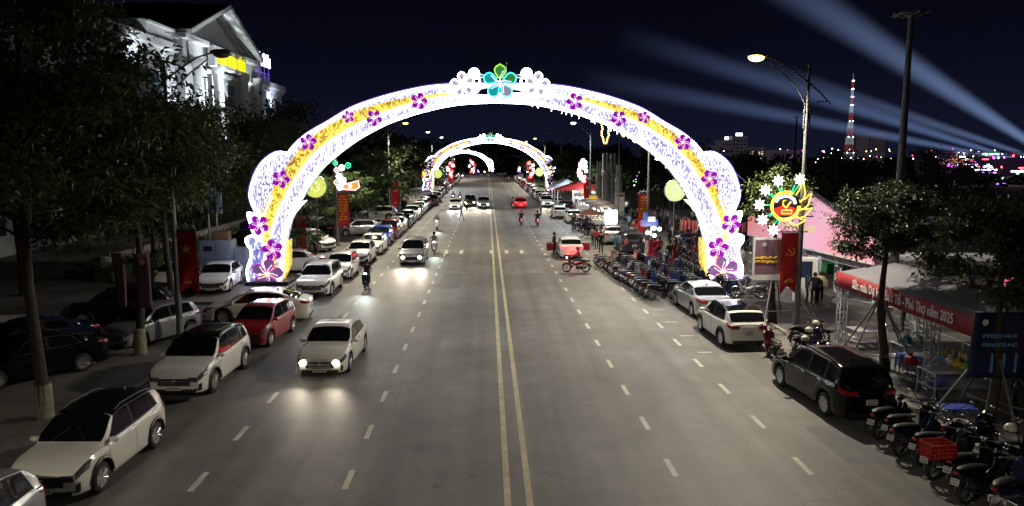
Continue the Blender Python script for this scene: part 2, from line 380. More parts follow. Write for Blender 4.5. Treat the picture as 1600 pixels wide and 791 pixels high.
# ================================================================ CARS
def interp(pts, x):
    if x <= pts[0][0]: return pts[0][1]
    for (a, b), (c, d) in zip(pts, pts[1:]):
        if x <= c:
            t = (x-a)/(c-a); return b+(d-b)*t
    return pts[-1][1]
def sinterp(pts, x, w=.07):   # softened
    return sum(interp(pts, x+k*w)*g for k, g in ((-1, .25), (-.5, .25), (0, .0), (.5, .25), (1, .25)))
class Car:
    def __init__(s, L, W, top, belt, wx, wr=.33, clear=.2, tumble=.30, nose=.80, tail=.82, front_z=.62):
        s.L, s.W, s.top, s.belt, s.wx, s.wr, s.clear, s.tumble = L, W, top, belt, wx, wr, clear, tumble
        h = L/2
        s.plan = [(-h, tail), (-h+.12, tail+.09), (-h+.4, .975), (-h+.9, 1), (h-1.0, 1), (h-.55, .985), (h-.30, .955), (h-.14, .91), (h-.05, nose+.05), (h, nose)]
    def sec(s, x):
        w = s.W/2*interp(s.plan, x); belt = sinterp(s.belt, x); top = max(belt+.0, sinterp(s.top, x, .05)); cab = top-belt
        low = s.clear + .03*max(0, abs(x)-s.L/2+.3)/.3
        Ra = s.wr+.075
        for wx in s.wx:
            d = abs(x-wx)
            if d < Ra: low = max(low, s.wr+math.sqrt(Ra*Ra-d*d))
        flare = 0
        for wx in s.wx:
            d = abs(x-wx); flare = max(flare, max(0, 1-d/(Ra+.12)))
        mid = low+(belt-low)*.45; m2 = low+(belt-low)*.72
        c = min(1, max(0, cab)/.22); c = c*c*(3-2*c)
        wr = w*.945 - s.tumble*max(0, cab)
        def mx(a, b): return a+(b-a)*c
        return [(w*.93, low), (w*.975+.012*flare, low+.035), (w*1.0+.012*flare, mid), (w*.992, m2), (w*.975, belt-.055), (w*.935, belt),
                (mx(w*.90, w*.925), mx(belt+.012, belt+.012)), (mx(w*.84, w*.93-s.tumble*cab*.5), mx(belt+.022, belt+cab*.5)),
                (mx(w*.76, wr), mx(belt+.03, belt+cab*.90)), (mx(w*.62, wr-.07), mx(belt+.04, belt+cab*.975)),
                (mx(w*.35, wr*.55), mx(belt+.052, top+.012)), (0, mx(belt+.058, top+.02))]
    def S(s, x, t, off=0):
        P = s.sec(x)
        def at(t_):
            t_ = min(max(t_, 0), 11); i = min(int(t_), 10); f = t_-i
            p0, p1, p2, p3 = P[max(i-1, 0)], P[i], P[i+1], P[min(i+2, 11)]
            if i == 10: p3 = (-P[10][0], P[10][1])
            r = []
            for k in (0, 1):
                a, b, c, d = p0[k], p1[k], p2[k], p3[k]
                cm = .5*(2*b+(c-a)*f+(2*a-5*b+4*c-d)*f*f+(-a+3*b-3*c+d)*f**3)
                r.append(cm*.6+(b+(c-b)*f)*.4)
            return r
        y, z = at(t)
        if off:
            ya, za = at(t-.05); yb, zb = at(t+.05); x2 = min(x+.03, s.L/2); 
            ty, tz = yb-ya, zb-za
            P2 = s.sec(x-.04)
            i = min(int(t), 10); f = t-i
            y3 = P2[i][0]+(P2[i+1][0]-P2[i][0])*f; z3 = P2[i][1]+(P2[i+1][1]-P2[i][1])*f
            Pi = (P[i][0]+(P[i+1][0]-P[i][0])*f, P[i][1]+(P[i+1][1]-P[i][1])*f)
            a = Vector((0, ty, tz)); b = Vector((.04, Pi[0]-y3, Pi[1]-z3)); n = a.cross(b)
            if n.length > 1e-9:
                n.normalize()
                if n.y < 0 or (t > 8 and n.z < 0): n = -n
                return (x+n.x*off, y+n.y*off, z+n.z*off)
        return (x, y, z)
    def patch(s, mb, xa, xb, ta, tb, nx=8, nt=4, off=.004, sides=(1, -1), thick=True):
        """xa, xb: functions of v in 0..1 (from ta to tb) or numbers"""
        fa = xa if callable(xa) else (lambda v: xa); fb = xb if callable(xb) else (lambda v: xb)
        for sd in sides:
            def fn(u, v):
                x = fa(v)+(fb(v)-fa(v))*u; t = ta+(tb-ta)*v; p = s.S(x, t, off); return (p[0], p[1]*sd, p[2])
            mb.grid(fn, nx, nt, flip=(sd < 0))
    def capx(s, end, y):
        k = s.W/2*(s.plan[-1][1] if end > 0 else s.plan[0][1]); return end*(s.L/2+.045*(1-min(1, abs(y)/k)**2))
    def cap(s, mb, end, y0, y1, z0, z1, off=.006, n=6, m=0):
        mb.grid(lambda u, v: (s.capx(end, y0+(y1-y0)*u)+end*off, y0+(y1-y0)*u, z0+(z1-z0)*v), n, 2, m, flip=end < 0)
    def body(s, nx=56):
        xs = [-s.L/2+s.L*i/nx for i in range(nx+1)]; ts = [i*.5 for i in range(23)]
        mb = MB(); rows = []
        for x in xs:
            row = [s.S(x, t) for t in ts]; full = [(p[0], -p[1], p[2]) for p in row] + [row[i] for i in range(len(row)-2, -1, -1)]
            rows.append(full)
        m = len(rows[0]); vs = [p for r_ in rows for p in r_]; fs = []
        for i in range(nx):
            for j in range(m-1): fs.append((i*m+j, (i+1)*m+j, (i+1)*m+j+1, i*m+j+1))
        mb.add(vs, fs)
        for end, row in ((-1, rows[0]), (1, rows[-1])):   # end caps: rings shrinking to the middle with a slight bulge
            zc = (row[0][2]+row[m//2][2])/2; prev = row; 
            rings = [row]
            for k in (.7, .35, 0.02): rings.append([(s.capx(end, p[1]*k), p[1]*k, zc+(p[2]-zc)*max(k, .0)) for p in row])
            for a, b in zip(rings, rings[1:]):
                vs = a+b; f = [(j, j+1, m+j+1, m+j) if end < 0 else (j+1, j, m+j, m+j+1) for j in range(m-1)]
                f.append((m-1, 0, m, 2*m-1) if end < 0 else (0, m-1, 2*m-1, m)); mb.add(vs, f)
        return mb
def wheel_meshes(r, w=.21, n=20, spokes=5, twin=True):
    t = MB(); a = w/2
    t.lathe([(r*.66, -a), (r*.9, -a), (r*.985, -a*.75), (r, -a*.3), (r, a*.3), (r*.985, a*.75), (r*.9, a), (r*.66, a), (r*.64, a*.6), (r*.64, -a*.6)], axis='Y', n=n)
    rm = MB()
    rm.lathe([(r*.67, a*.94), (r*.70, a*.97), (r*.70, a*.6), (r*.62, a*.5), (r*.60, a*.9)], axis='Y', n=n)
    rm.lathe([(.001, a*.92), (r*.16, a*.90), (r*.17, a*.6)], axis='Y', n=10)
    for k in range(spokes):
        for dd in ((-.16, .16) if twin else (0,)):
            a0 = 2*PI*k/spokes+dd*.4; a1 = 2*PI*k/spokes+dd*1.5
            p0 = (r*.12*math.cos(a0), a*.82, r*.12*math.sin(a0)); p1 = (r*.66*math.cos(a1), a*.88, r*.66*math.sin(a1))
            rm.path([p0, p1], [r*.055, r*.05 if twin else r*.09], n=5)
    dk = MB(); dk.lathe([(r*.65, a*.25), (.01, a*.25), (.01, a*.2), (r*.65, a*.2)], axis='Y', n=n)
    return t, rm, dk
_wheelcache = {}
def get_wheel(r, style):
    k = (r, style)
    if k not in _wheelcache:
        t, rm, dk = wheel_meshes(r, spokes={0: 5, 1: 7, 2: 6}[style], twin=style != 1)
        _wheelcache[k] = (t.mesh('wheel', M['tyre'], True, 50), rm.mesh('rim', M['rim'], True, 30), dk.mesh('brake_disc', M['rimdark'], True, 30))
    return _wheelcache[k]

SPECS = {}
def spec(kind):
    """build every mesh of one car body style once; x forward"""
    if kind in SPECS: return SPECS[kind]
    if kind == 'sedan':
        c = Car(4.42, 1.74, [(-2.21, .98), (-1.72, 1.05), (-1.02, 1.37), (-.5, 1.45), (.1, 1.46), (.42, 1.40), (1.12, .99), (2.02, .76), (2.21, .55)],
                [(-2.21, .93), (-1.9, 1.01), (-.9, .99), (.3, .95), (1.1, .92), (1.7, .85), (2.02, .76), (2.15, .70), (2.21, .60)], (1.33, -1.27), .32, .19)
        wins = [(.98, .30, -.20), (-.26, -.26, -1.0)]; ws = (1.06, .44); rw = (-1.05, -1.66); six = False
    elif kind == 'fastback':
        c = Car(4.62, 1.80, [(-2.31, 1.0), (-1.95, 1.08), (-1.05, 1.36), (-.5, 1.43), (.1, 1.44), (.45, 1.37), (1.25, .96), (2.13, .72), (2.3, .55)],
                [(-2.31, .95), (-2.0, 1.02), (-.9, .98), (.3, .93), (1.2, .90), (1.8, .81), (2.13, .72), (2.25, .66), (2.31, .57)], (1.40, -1.32), .335, .17)
        wins = [(1.05, .32, -.22), (-.28, -.28, -1.15)]; ws = (1.16, .46); rw = (-1.1, -1.9); six = False
    elif kind == 'hatch':
        c = Car(3.72, 1.66, [(-1.86, .98), (-1.78, 1.08), (-1.50, 1.40), (-.9, 1.49), (0, 1.51), (.38, 1.43), (1.02, 1.02), (1.85, .6)],
                [(-1.86, .93), (-1.5, 1.0), (-.6, .98), (.3, .96), (1.0, .95), (1.45, .87), (1.70, .79), (1.80, .72), (1.86, .6)], (1.18, -1.20), .30, .18)
        wins = [(.92, .28, -.28), (-.34, -.34, -1.30)]; ws = (.98, .38); rw = (-1.52, -1.79); six = False
    elif kind == 'suv':
        c = Car(4.40, 1.84, [(-2.2, 1.06), (-2.12, 1.16), (-1.72, 1.55), (-1.2, 1.63), (0, 1.66), (.42, 1.60), (1.12, 1.12), (2.2, .7)],
                [(-2.2, 1.0), (-1.8, 1.10), (-.6, 1.06), (.3, 1.04), (1.1, 1.03), (1.7, .98), (2.02, .90), (2.13, .84), (2.2, .70)], (1.33, -1.33), .365, .24)
        wins = [(1.0, .34, -.24), (-.30, -.30, -1.15), (-1.21, -1.21, -1.62)]; ws = (1.10, .42); rw = (-1.74, -2.12); six = True
    elif kind == 'crossover':
        c = Car(4.08, 1.72, [(-2.04, 1.02), (-1.96, 1.12), (-1.62, 1.48), (-1.1, 1.57), (0, 1.59), (.38, 1.53), (1.05, 1.08), (2.04, .68)],
                [(-2.04, .96), (-1.7, 1.09), (-.6, 1.02), (.3, 1.0), (1.05, .99), (1.55, .95), (1.87, .87), (1.97, .81), (2.04, .68)], (1.25, -1.27), .345, .24)
        wins = [(.94, .30, -.26), (-.32, -.32, -1.34)]; ws = (1.03, .38); rw = (-1.64, -1.96); six = False
    elif kind == 'mpv':
        c = Car(4.52, 1.78, [(-2.26, 1.06), (-2.18, 1.18), (-1.90, 1.58), (-1.3, 1.66), (0, 1.68), (.5, 1.60), (1.25, 1.08), (2.26, .68)],
                [(-2.26, 1.0), (-1.9, 1.08), (-.6, 1.04), (.4, 1.0), (1.25, .98), (1.75, .91), (2.08, .82), (2.20, .75), (2.26, .63)], (1.42, -1.34), .345, .2)
        wins = [(1.12, .40, -.24), (-.30, -.30, -1.18), (-1.24, -1.24, -1.80)]; ws = (1.22, .50); rw = (-1.92, -2.18); six = True
    h = c.L/2; S = dict(car=c, kind=kind)
    S['body'] = c.body().mesh('car_body', M['M_dummy'] if 'M_dummy' in M else M['white'], True, 45)
    u = MB(); u.box((0, 0, .48), (c.L-.24, c.W-.36, .5)); S['under'] = u.mesh('underbody', M['trim'])
    sill = MB(); c.patch(sill, -h+.5, h-.5, 0, 1.0, 30, 1, .006); 
    c.cap(sill, 1, -c.W*.36, c.W*.36, c.clear+.04, c.clear+.13); c.cap(sill, -1, -c.W*.36, c.W*.36, c.clear+.04, c.clear+.16)
    if kind in ('suv', 'crossover'):
        for wx in c.wx:   # cladding round the arches
            for sd in (1, -1):
                Ra = c.wr+.085; pts = [(wx+Ra*math.cos(a), 0, c.wr+Ra*math.sin(a)) for a in [PI*k/10 for k in range(11)]]
                wv = [(p[0], sd*(c.S(p[0], 1.6)[1]+.004), p[2]) for p in pts]; sill.path(wv, .032, 5)
    S['sill'] = sill.mesh('lower_cladding', M['trim'], True)
    # dark window surround, panes
    S['trim'] = []
    xf, xtf, _ = wins[0]; xr = wins[-1][2]
    rake = .12 if kind in ('sedan', 'fastback') else .10
    for sd in (1, -1):
        tr = MB(); c.patch(tr, lambda v: xr-(.30 if kind in ('sedan', 'fastback') else .16)*(1-v)-.02, lambda v: xf+(xtf-xf)*v+.04, 6.02, 8.0, 26, 5, .004, sides=(sd,))
        S['trim'].append(tr.mesh('window_surround', M['seam'], True))
    S['side'] = []
    for i, (xa, xta, xb) in enumerate(wins):
        g = [MB(), MB()]
        last = i == len(wins)-1; bk = (.24 if kind in ('sedan', 'fastback') else .10) if last else 0
        for k, sd in enumerate((1, -1)):
            c.patch(g[k], (lambda v, xb=xb, bk=bk: xb-bk*(1-v)+.03), (lambda v, xa=xa, xta=xta: xa+(xta-xa)*v-.02), 6.22, 7.82, 8, 4, .011, sides=(sd,))
            S['side'].append(g[k].mesh('side_window', M['glass'], True))
    w_ = MB(); a_, b_ = ws; c.patch(w_, lambda v: b_+.0+.07*(1-v)**2, lambda v: a_+.0-.03*(1-v), 8.25, 11, 8, 6, .005); S['wind'] = w_.mesh('windscreen', M['glass'], True)
    w_ = MB(); a_, b_ = rw; c.patch(w_, lambda v: b_+.03*(1-v), lambda v: a_-.04, 8.35, 11, 8, 6, .006); S['rear'] = w_.mesh('rear_window', M['glass'], True)
    rp = MB(); c.patch(rp, rw[0]+.06 if kind != 'fastback' else -1.0, ws[1]+.02, 8.0, 11, 10, 6, .009); S['roofp'] = rp.mesh('roof_panel', M['black'], True)
    # seams
    sm = MB()
    for x in {w2[2] for w2 in wins[:2]} | {wins[0][0]-.02}:
        c.patch(sm, x-.006, x+.006, .9, 6.0, 1, 8, .004)
    c.patch(sm, h-.62, h-.61, 5.2, 11, 1, 6, .003) if False else None
    c.patch(sm, wins[0][0]+.10, h-.16, 5.18, 5.26, 10, 1, .004)
    if kind in ('sedan', 'fastback'): c.patch(sm, -h+.02, -h+.30, 5.3, 5.38, 4, 1, .004)
    S['seam'] = sm.mesh('panel_gaps', M['seam'])
    # lamps
    S['head'] = []; S['tail'] = []
    for sd in (1, -1):
        a = MB(); c.patch(a, lambda v: h-.55+.20*(1-v), h-.015, 3.15, 4.8, 6, 3, .008, sides=(sd,))
        yb = c.W/2*c.plan[-1][1]; zz = c.S(h, 4.0)[2]
        c.cap(a, 1, sd*yb*.60, sd*yb*.985, zz-.09, zz+.06, .012) if sd > 0 else c.cap(a, 1, sd*yb*.985, sd*yb*.60, zz-.09, zz+.06, .012)
        S['head'].append(a.mesh('headlight', M['lampglass'], True))
        a = MB(); c.patch(a, -h+.01, lambda v: -h+.34-.06*(1-v), 3.6, 4.95, 5, 3, .010, sides=(sd,))
        yb = c.W/2*c.plan[0][1]; zz = c.S(-h, 4.2)[2]
        y0, y1 = sorted((sd*yb*.55, sd*yb*.99)); c.cap(a, -1, y0, y1, zz-.09, zz+.05, .012)
        S['tail'].append(a.mesh('tail_light', M['tailglass'], True))
    zf = c.S(h, 4.0)[2]
    g = MB(); c.cap(g, 1, -c.W*.27, c.W*.27, zf-.21, zf+.02, .010); c.cap(g, 1, -c.W*.30, c.W*.30, c.clear+.06, zf-.31, .012)
    for sd in (1, -1):   # fog lamp pockets
        c.patch(g, h-.10, h-.01, 1.2, 2.3, 3, 2, .006, sides=(sd,)); y0, y1 = sorted((sd*c.W*.33, sd*c.W*.40)); c.cap(g, 1, y0, y1, c.clear+.10, zf-.30, .010)
    S['grille'] = g.mesh('grille', M['trim'])
    g = MB(); 
    for k in range(3): c.cap(g, 1, -c.W*.22, c.W*.22, zf-.17+.055*k, zf-.155+.055*k, .018)
    g.ball((c.capx(1, 0)+.02, 0, zf-.05), (.012, .06, .045), 10, 6); S['badge'] = g.mesh('grille_bars', M['chrome'])
    g = MB(); c.cap(g, 1, -.24, .24, zf-.34, zf-.22, .03, m=0)
    S['plate_f'] = g
    g2 = MB(); zp = .62 if kind in ('sedan', 'fastback') else .70; c.cap(g2, -1, -.17, .17, zp-.09, zp+.07, .02)
    for gg, z0, ww, end in ((g, zf-.28, .2, 1), (g2, zp-.01, .13, -1)):
        for r_ in range(1 if end > 0 else 2):
            for i in range(7 if end > 0 else 4):
                y = -ww+2*ww*(i+.5)/(7 if end > 0 else 4); zc = z0+(.035-.07*r_ if end < 0 else 0)
                gg.box((c.capx(end, y)+end*(.034 if end > 0 else .024), y, zc), (.004, .028, .05), m=1)
    S['plate_f'] = g.mesh('licence_plate', [M['plate'], M['plateink']]); S['plate_r'] = g2.mesh('licence_plate', [M['plate'], M['plateink']])
    S['mirror'] = []
    for sd in (1, -1):
        a = MB(); x = wins[0][0]-.12; y = c.S(x, 6)[1]
        a.ball((x, sd*(y+.12), c.S(x, 6)[2]+.06), (.075, .115, .07), 10, 7); a.tube((x, sd*(y-.02), c.S(x, 6)[2]), (x, sd*(y+.07), c.S(x, 6)[2]+.04), .025, n=6)
        S['mirror'].append(a.mesh('wing_mirror', M['white'], True))
    S['handle'] = []
    for (xa, xta, xb) in wins[:2]:
        for sd in (1, -1):
            a = MB(); x = xb+.14; p = c.S(x, 4.1); a.tube((x-.09, sd*(p[1]+.018), p[2]), (x+.09, sd*(p[1]+.018), p[2]), .013, n=6)
            S['handle'].append(a.mesh('door_handle', M['chrome'], True))
    if kind in ('suv', 'crossover', 'mpv'):
        S['rails'] = []
        for sd in (1, -1):
            a = MB(); pts = [(x, sd*(c.S(x, 8.6)[1]), c.S(x, 8.6)[2]+.045) for x in [wins[0][1]-.1-(wins[0][1]+1.5)*k/6 for k in range(7)]]
            pts[0] = (pts[0][0], pts[0][1], pts[0][2]-.04); pts[-1] = (pts[-1][0], pts[-1][1], pts[-1][2]-.04); a.path(pts, .016, 5); S['rails'].append(a.mesh('roof_rail', M['darkmetal'], True))
    a = MB(); x = rw[0]+.25; a.prism([(x-.1, c.S(x, 11)[2]), (x+.08, c.S(x, 11)[2]), (x-.08, c.S(x, 11)[2]+.07)], -.015, .015); S['fin'] = a.mesh('roof_antenna', M['trim'])
    S['wiper'] = []
    for sd in (1, -1): a = MB(); a.tube((ws[0]+.02, sd*.38, c.S(ws[0], 11)[2]+.02), (ws[0]-.26, sd*.10, c.S(ws[0]-.26, 11)[2]+.03), .009, n=4); S['wiper'].append(a.mesh('wiper', M['trim']))
    SPECS[kind] = S; return S

def groundz(x, y):
    if KL < x < KR: return 0
    if x >= KR: return .09 if y < 130 else -.16
    if x < KL and x > -15.6 and not 28.2 < y < 37.2: return .12
    return .004
def car(kind, x, y, head, color, label, group=None, roof=None, lit=None, tail=None, detail=2, cat='car', name='parked_car', rim=0, plates=True, z=None, smoked=True):
    """head: compass heading in degrees, 90 = away from camera (+Y), -90 = toward it"""
    S = spec(kind); c = S['car']; h = c.L/2
    root = empty(name, (x, y, groundz(x, y) if z is None else z), math.radians(head), label, cat, group)
    pc = M[color]
    obj('body', S['body'], root, mats=[pc]); obj('underbody', S['under'], root)
    for g in S['trim']: obj('window_surround', g, root)
    for g in S['side']: obj('side_window', g, root)
    obj('windscreen', S['wind'], root); obj('rear_window', S['rear'], root)
    tyre, rm, dk = get_wheel(c.wr, rim)
    for wx in c.wx:
        for sd in (1, -1):
            w = obj('wheel', tyre, root, (wx, sd*(c.W/2-.125), c.wr), (0, 0, 0 if sd > 0 else PI))
            obj('rim', rm, w)
            if detail > 1: obj('brake_disc', dk, w)
    for i in (0, 1):
        obj('headlight', S['head'][i], root)
        if lit:
            zz = c.S(h, 4.0)[2]-.02; yb = c.W/2*c.plan[-1][1]*.80*(1 if i == 0 else -1); b = MB(); b.ball((c.capx(1, yb)+.02, yb, zz), (.05, .13, .085), 10, 7); obj('lit_lens', b.mesh('lit_lens', M[lit], True), root)
        obj('tail_light', S['tail'][i], root, mats=[M[tail]] if tail else None)
    obj('grille', S['grille'], root)
    if roof: obj('roof_panel', S['roofp'], root, mats=[M[roof]])
    if detail > 0:
        obj('lower_cladding', S['sill'], root)
        for i in (0, 1): obj('wing_mirror', S['mirror'][i], root, mats=[pc])
        if plates: obj('licence_plate', S['plate_f'], root); obj('licence_plate', S['plate_r'], root)
        obj('panel_gaps', S['seam'], root)
    if detail > 1:
        for g in S['handle']: obj('door_handle', g, root)
        obj('grille_bars', S['badge'], root)
        for g in S['wiper']: obj('wiper', g, root)
        obj('roof_antenna', S['fin'], root)
        for g in S.get('rails', ()): obj('roof_rail', g, root)
    elif 'rails' in S and detail > 0:
        for g in S['rails']: obj('roof_rail', g, root)
    if lit:
        for sd in (1, -1):
            l = bpy.data.lights.new('headlight_beam', 'SPOT'); l.energy = 130 if y < 40 else (420 if y < 80 else 420); l.color = (1, .86, .66) if lit == 'headlit' else (.92, .96, 1)
            l.spot_size = math.radians(75); l.spot_blend = 1; l.shadow_soft_size = .06
            lo = bpy.data.objects.new('headlight_beam', l); COL.objects.link(lo); lo.parent = root
            lo.location = (h+.12, sd*.6, .68); lo.rotation_euler = (0, -PI/2+math.radians(12), 0)
            lo.rotation_euler = Vector((1, 0, -.11 if y < 40 else -.065)).to_track_quat('-Z', 'Y').to_euler()
    if tail:
        l = bpy.data.lights.new('brake_light_glow', 'POINT'); l.energy = 25; l.color = (1, .05, .04); l.shadow_soft_size = .3
        lo = bpy.data.objects.new('brake_light_glow', l); COL.objects.link(lo); lo.parent = root; lo.location = (-h-.35, 0, .75)
    return root
CARS = []
def C_(*a, **k): CARS.append(car(*a, **k)); return CARS[-1]
GL, GR, GLOT, GMOVE = 'cars parked along the left kerb', 'cars parked along the right kerb', 'cars in the left parking lot', 'vehicles driving on the boulevard'
# ---- left kerb row, nearest first (positions read off the photo)
C_('suv', -9.75, 12.1, -94, 'silver', 'silver car cut off by the bottom left corner', GL, detail=2)
C_('crossover', -9.45, 17.3, -92, 'pearl', 'nearest pale grey crossover with black roof at the lower left', GL, roof='black', rim=1)
C_('suv', -9.55, 24.4, -92, 'white', 'white SUV with dark glass roof behind the black roofed crossover', GL, roof='black', rim=0)
C_('hatch', -9.25, 30.0, -96, 'red', 'dark red hatchback in front of the white fastback', GL, rim=1)
C_('fastback', -10.5, 33.6, 184, 'white', 'white fastback parked crosswise in the side road mouth', GL, rim=2)
C_('suv', -9.25, 40.6, -90, 'white', 'white SUV with bright reflections just past the left arch foot', GL, rim=0)
C_('hatch', -9.1, 46.0, -90, 'white', 'small white hatchback hidden behind the reflecting white SUV', GL, detail=1)
C_('hatch', -8.95, 52.3, -90, 'white', 'white hatchback with oval grille and reddish windscreen, fourth past the arch', GL, rim=1)
C_('sedan', -8.9, 57.6, -90, 'white', 'white sedan between the oval grille hatchback and the bright blue car', GL, detail=1)
C_('crossover', -9.0, 62.6, -90, 'blue', 'bright blue car in the left kerb row', GL, detail=1)
C_('mpv', -8.95, 67.9, -90, 'maroon', 'brownish red MPV right behind the bright blue car', GL, detail=1)
for i, (k, y, col, lb) in enumerate((('hatch', 73.2, 'pearl', 'pale hatchback behind the brownish red MPV'), ('sedan', 78.0, 'black', 'black sedan, second behind the brownish red MPV'),
        ('hatch', 82.6, 'darkblue', 'dark blue hatchback just in front of the tall white SUV'), ('suv', 87.5, 'white', 'tall white SUV level with the red hammer banner'),
        ('sedan', 92.6, 'black', 'black sedan behind the tall white SUV'), ('hatch', 97.2, 'white', 'white hatchback, third in front of the second arch'),
        ('crossover', 101.6, 'white', 'white crossover beside a red roofed one'), ('crossover', 106.0, 'brightred', 'red roofed crossover before the dark pickup'),
        ('suv', 112.5, 'darkgrey', 'dark grey SUV standing further out than its row'), ('suv', 120.0, 'silver', 'silver SUV near the foot of the second arch'))):
    C_(k, -8.9 + (.5 if y > 110 else 0), y, -90, col, lb, GL, detail=1)
far_cols = ['grey', 'white', 'red', 'white', 'black', 'brightred', 'silver', 'white', 'navy', 'white', 'black', 'silver', 'white', 'grey', 'maroon', 'white', 'pearl', 'black', 'white', 'red', 'white', 'silver']
far_kind = ['sedan', 'hatch', 'suv', 'mpv', 'crossover']
ordn = ['first', 'second', 'third', 'fourth', 'fifth', 'sixth', 'seventh', 'eighth', 'ninth', 'tenth', 'eleventh', 'twelfth', 'thirteenth', 'fourteenth', 'fifteenth', 'sixteenth', 'seventeenth', 'eighteenth', 'nineteenth', 'twentieth', 'twenty first', 'twenty second', 'twenty third', 'twenty fourth', 'twenty fifth', 'twenty sixth', 'twenty seventh', 'twenty eighth', 'twenty ninth', 'thirtieth']
cname = dict(pearl='pale', darkgrey='dark grey', darkblue='dark blue', brightred='bright red', navy='navy')
y = 126.5
for i in range(20):
    kd = far_kind[(i*3+1) % 5]; cl = far_cols[i]
    C_(kd, -9.0+.12*math.sin(i*2.1), y, -90, cl, 'far %s %s, %s behind the silver SUV on the left' % (cname.get(cl, cl), kd if kd != 'mpv' else 'minivan', ordn[i]), GL, detail=0); y += 5.3+R.random()*1.2
# ---- moving
C_('sedan', -5.6, 26.55, -92, 'pearl', 'cream lit sedan driving toward the camera with headlights on', GMOVE, lit='headlit', name='moving_car', rim=1)
C_('mpv', -5.2, 52.2, -90, 'silver', 'silver minivan driving beside the parked white hatchback', GMOVE, lit='headlit', name='moving_car', detail=1)
C_('sedan', -4.5, 104.5, -90, 'white', 'leftmost of three oncoming cars with glaring white headlights', GMOVE, lit='headlitw', name='moving_car', detail=1)
C_('suv', -2.55, 110.5, -90, 'darkgrey', 'middle oncoming car, behind the other two', GMOVE, lit='headlit', name='moving_car', detail=1)
C_('suv', -.5, 106.0, -90, 'grey', 'oncoming car nearest the double centre line', GMOVE, lit='headlit', name='moving_car', detail=1)
C_('sedan', 4.75, 106.2, 90, 'brightred', 'red glowing car driving away beside a motorbike', GMOVE, tail='taillit', name='moving_car', detail=1)
oc = C_('sedan', 6.15, 54.9, 90, 'white', 'white sedan with both front doors open and red tail lights', GMOVE, tail='taillit', name='stopped_car', detail=1)
S = spec('sedan'); c_ = S['car']
for sd in (1, -1):   # open doors
    d = MB(); d.prism([(0, .28), (-.95, .30), (-1.0, .62), (-1.0, .93), (-.02, .93)], -.035, .035); d.box((-.5, 0, .955), (1, .05, .05))
    for p, q_ in (((-.02, .95), (-.55, 1.36)), ((-.55, 1.36), (-.98, 1.34)), ((-.98, 1.34), (-1.0, .95))): d.tube((p[0], 0, p[1]), (q_[0], 0, q_[1]), .025, n=5)
    o = obj('front_door', d.mesh('front_door', M['white']), oc, (.98, sd*(c_.W/2-.02), 0), (0, 0, -sd*math.radians(62)))
    d = MB(); d.box((-.5, -sd*.045, .6), (.86, .03, .58)); obj('door_lining', d.mesh('door_lining', M['c_red']), o)
# ---- left lot
C_('hatch', -13.7, 29.9, -116, 'grey', 'grey hatchback behind the tree wrapped in a faded banner', GLOT, rim=2)
C_('sedan', -15.35, 24.6, -128, 'black', 'black sedan with alloy wheels, nearest in the left lot', GLOT, rim=1)
C_('sedan', -17.2, 27.6, -132, 'navy', 'dark sedan behind the nearest black sedan', GLOT)
C_('suv', -16.6, 33.2, 196, 'black', 'big black SUV behind the faded banner', GLOT)
C_('sedan', -15.0, 41.4, -84, 'white', 'white sedan facing the camera beside the red star banner', GLOT, rim=0)
C_('sedan', -17.9, 42.6, -80, 'cream', 'beige car half hidden behind the red star banner', GLOT, detail=1)
C_('sedan', -12.6, 47.0, 186, 'white', 'white sedan partly behind the left arch foot', GLOT, rim=1)
C_('sedan', -15.9, 48.6, 172, 'silver', 'silver sedan between the grey cabinets and the arch foot', GLOT, detail=1)
C_('suv', -13.9, 57.9, -38, 'white', 'white SUV parked at an angle beyond the left arch foot', GLOT, rim=1)
C_('sedan', -16.6, 61.5, 190, 'maroon', 'dark red car behind the angled white SUV', GLOT, detail=1)
C_('hatch', -11.95, 68.7, 188, 'silver', 'silver blue hatchback parked crosswise behind the bright blue car', GLOT, rim=0)
C_('suv', -12.6, 85.2, 182, 'white', 'white SUV parked crosswise behind slim posts', GLOT, detail=1)
for i, (k, x, y, hd, cl, lb) in enumerate((('sedan', -16.5, 69, 170, 'black', 'black sedan behind the crosswise silver blue hatchback'), ('suv', -15.2, 76, 185, 'darkgrey', 'dark SUV under the trees, left of the red hammer banner'),
        ('sedan', -20, 63, 160, 'navy', 'navy sedan deep in the lot near the stairs'), ('hatch', -19.5, 74, 175, 'maroon', 'dark red hatchback deep in the lot'),
        ('suv', -17.5, 92, 180, 'black', 'black SUV deep in the lot beyond the slim posts'), ('sedan', -13.6, 97, 186, 'darkblue', 'dark blue sedan with bright window glint near the second arch'),
        ('suv', -18.5, 104, 180, 'grey', 'grey SUV under the far trees of the lot'), ('sedan', -13.5, 104, 184, 'black', 'black sedan crosswise just before the second arch'),
        ('sedan', -21.5, 82, 178, 'silver', 'silver sedan at the back of the lot'), ('sedan', -14.2, 113, 180, 'white', 'white sedan crosswise next to the second arch foot'))):
    C_(k, x, y, hd, cl, lb, GLOT, detail=0)
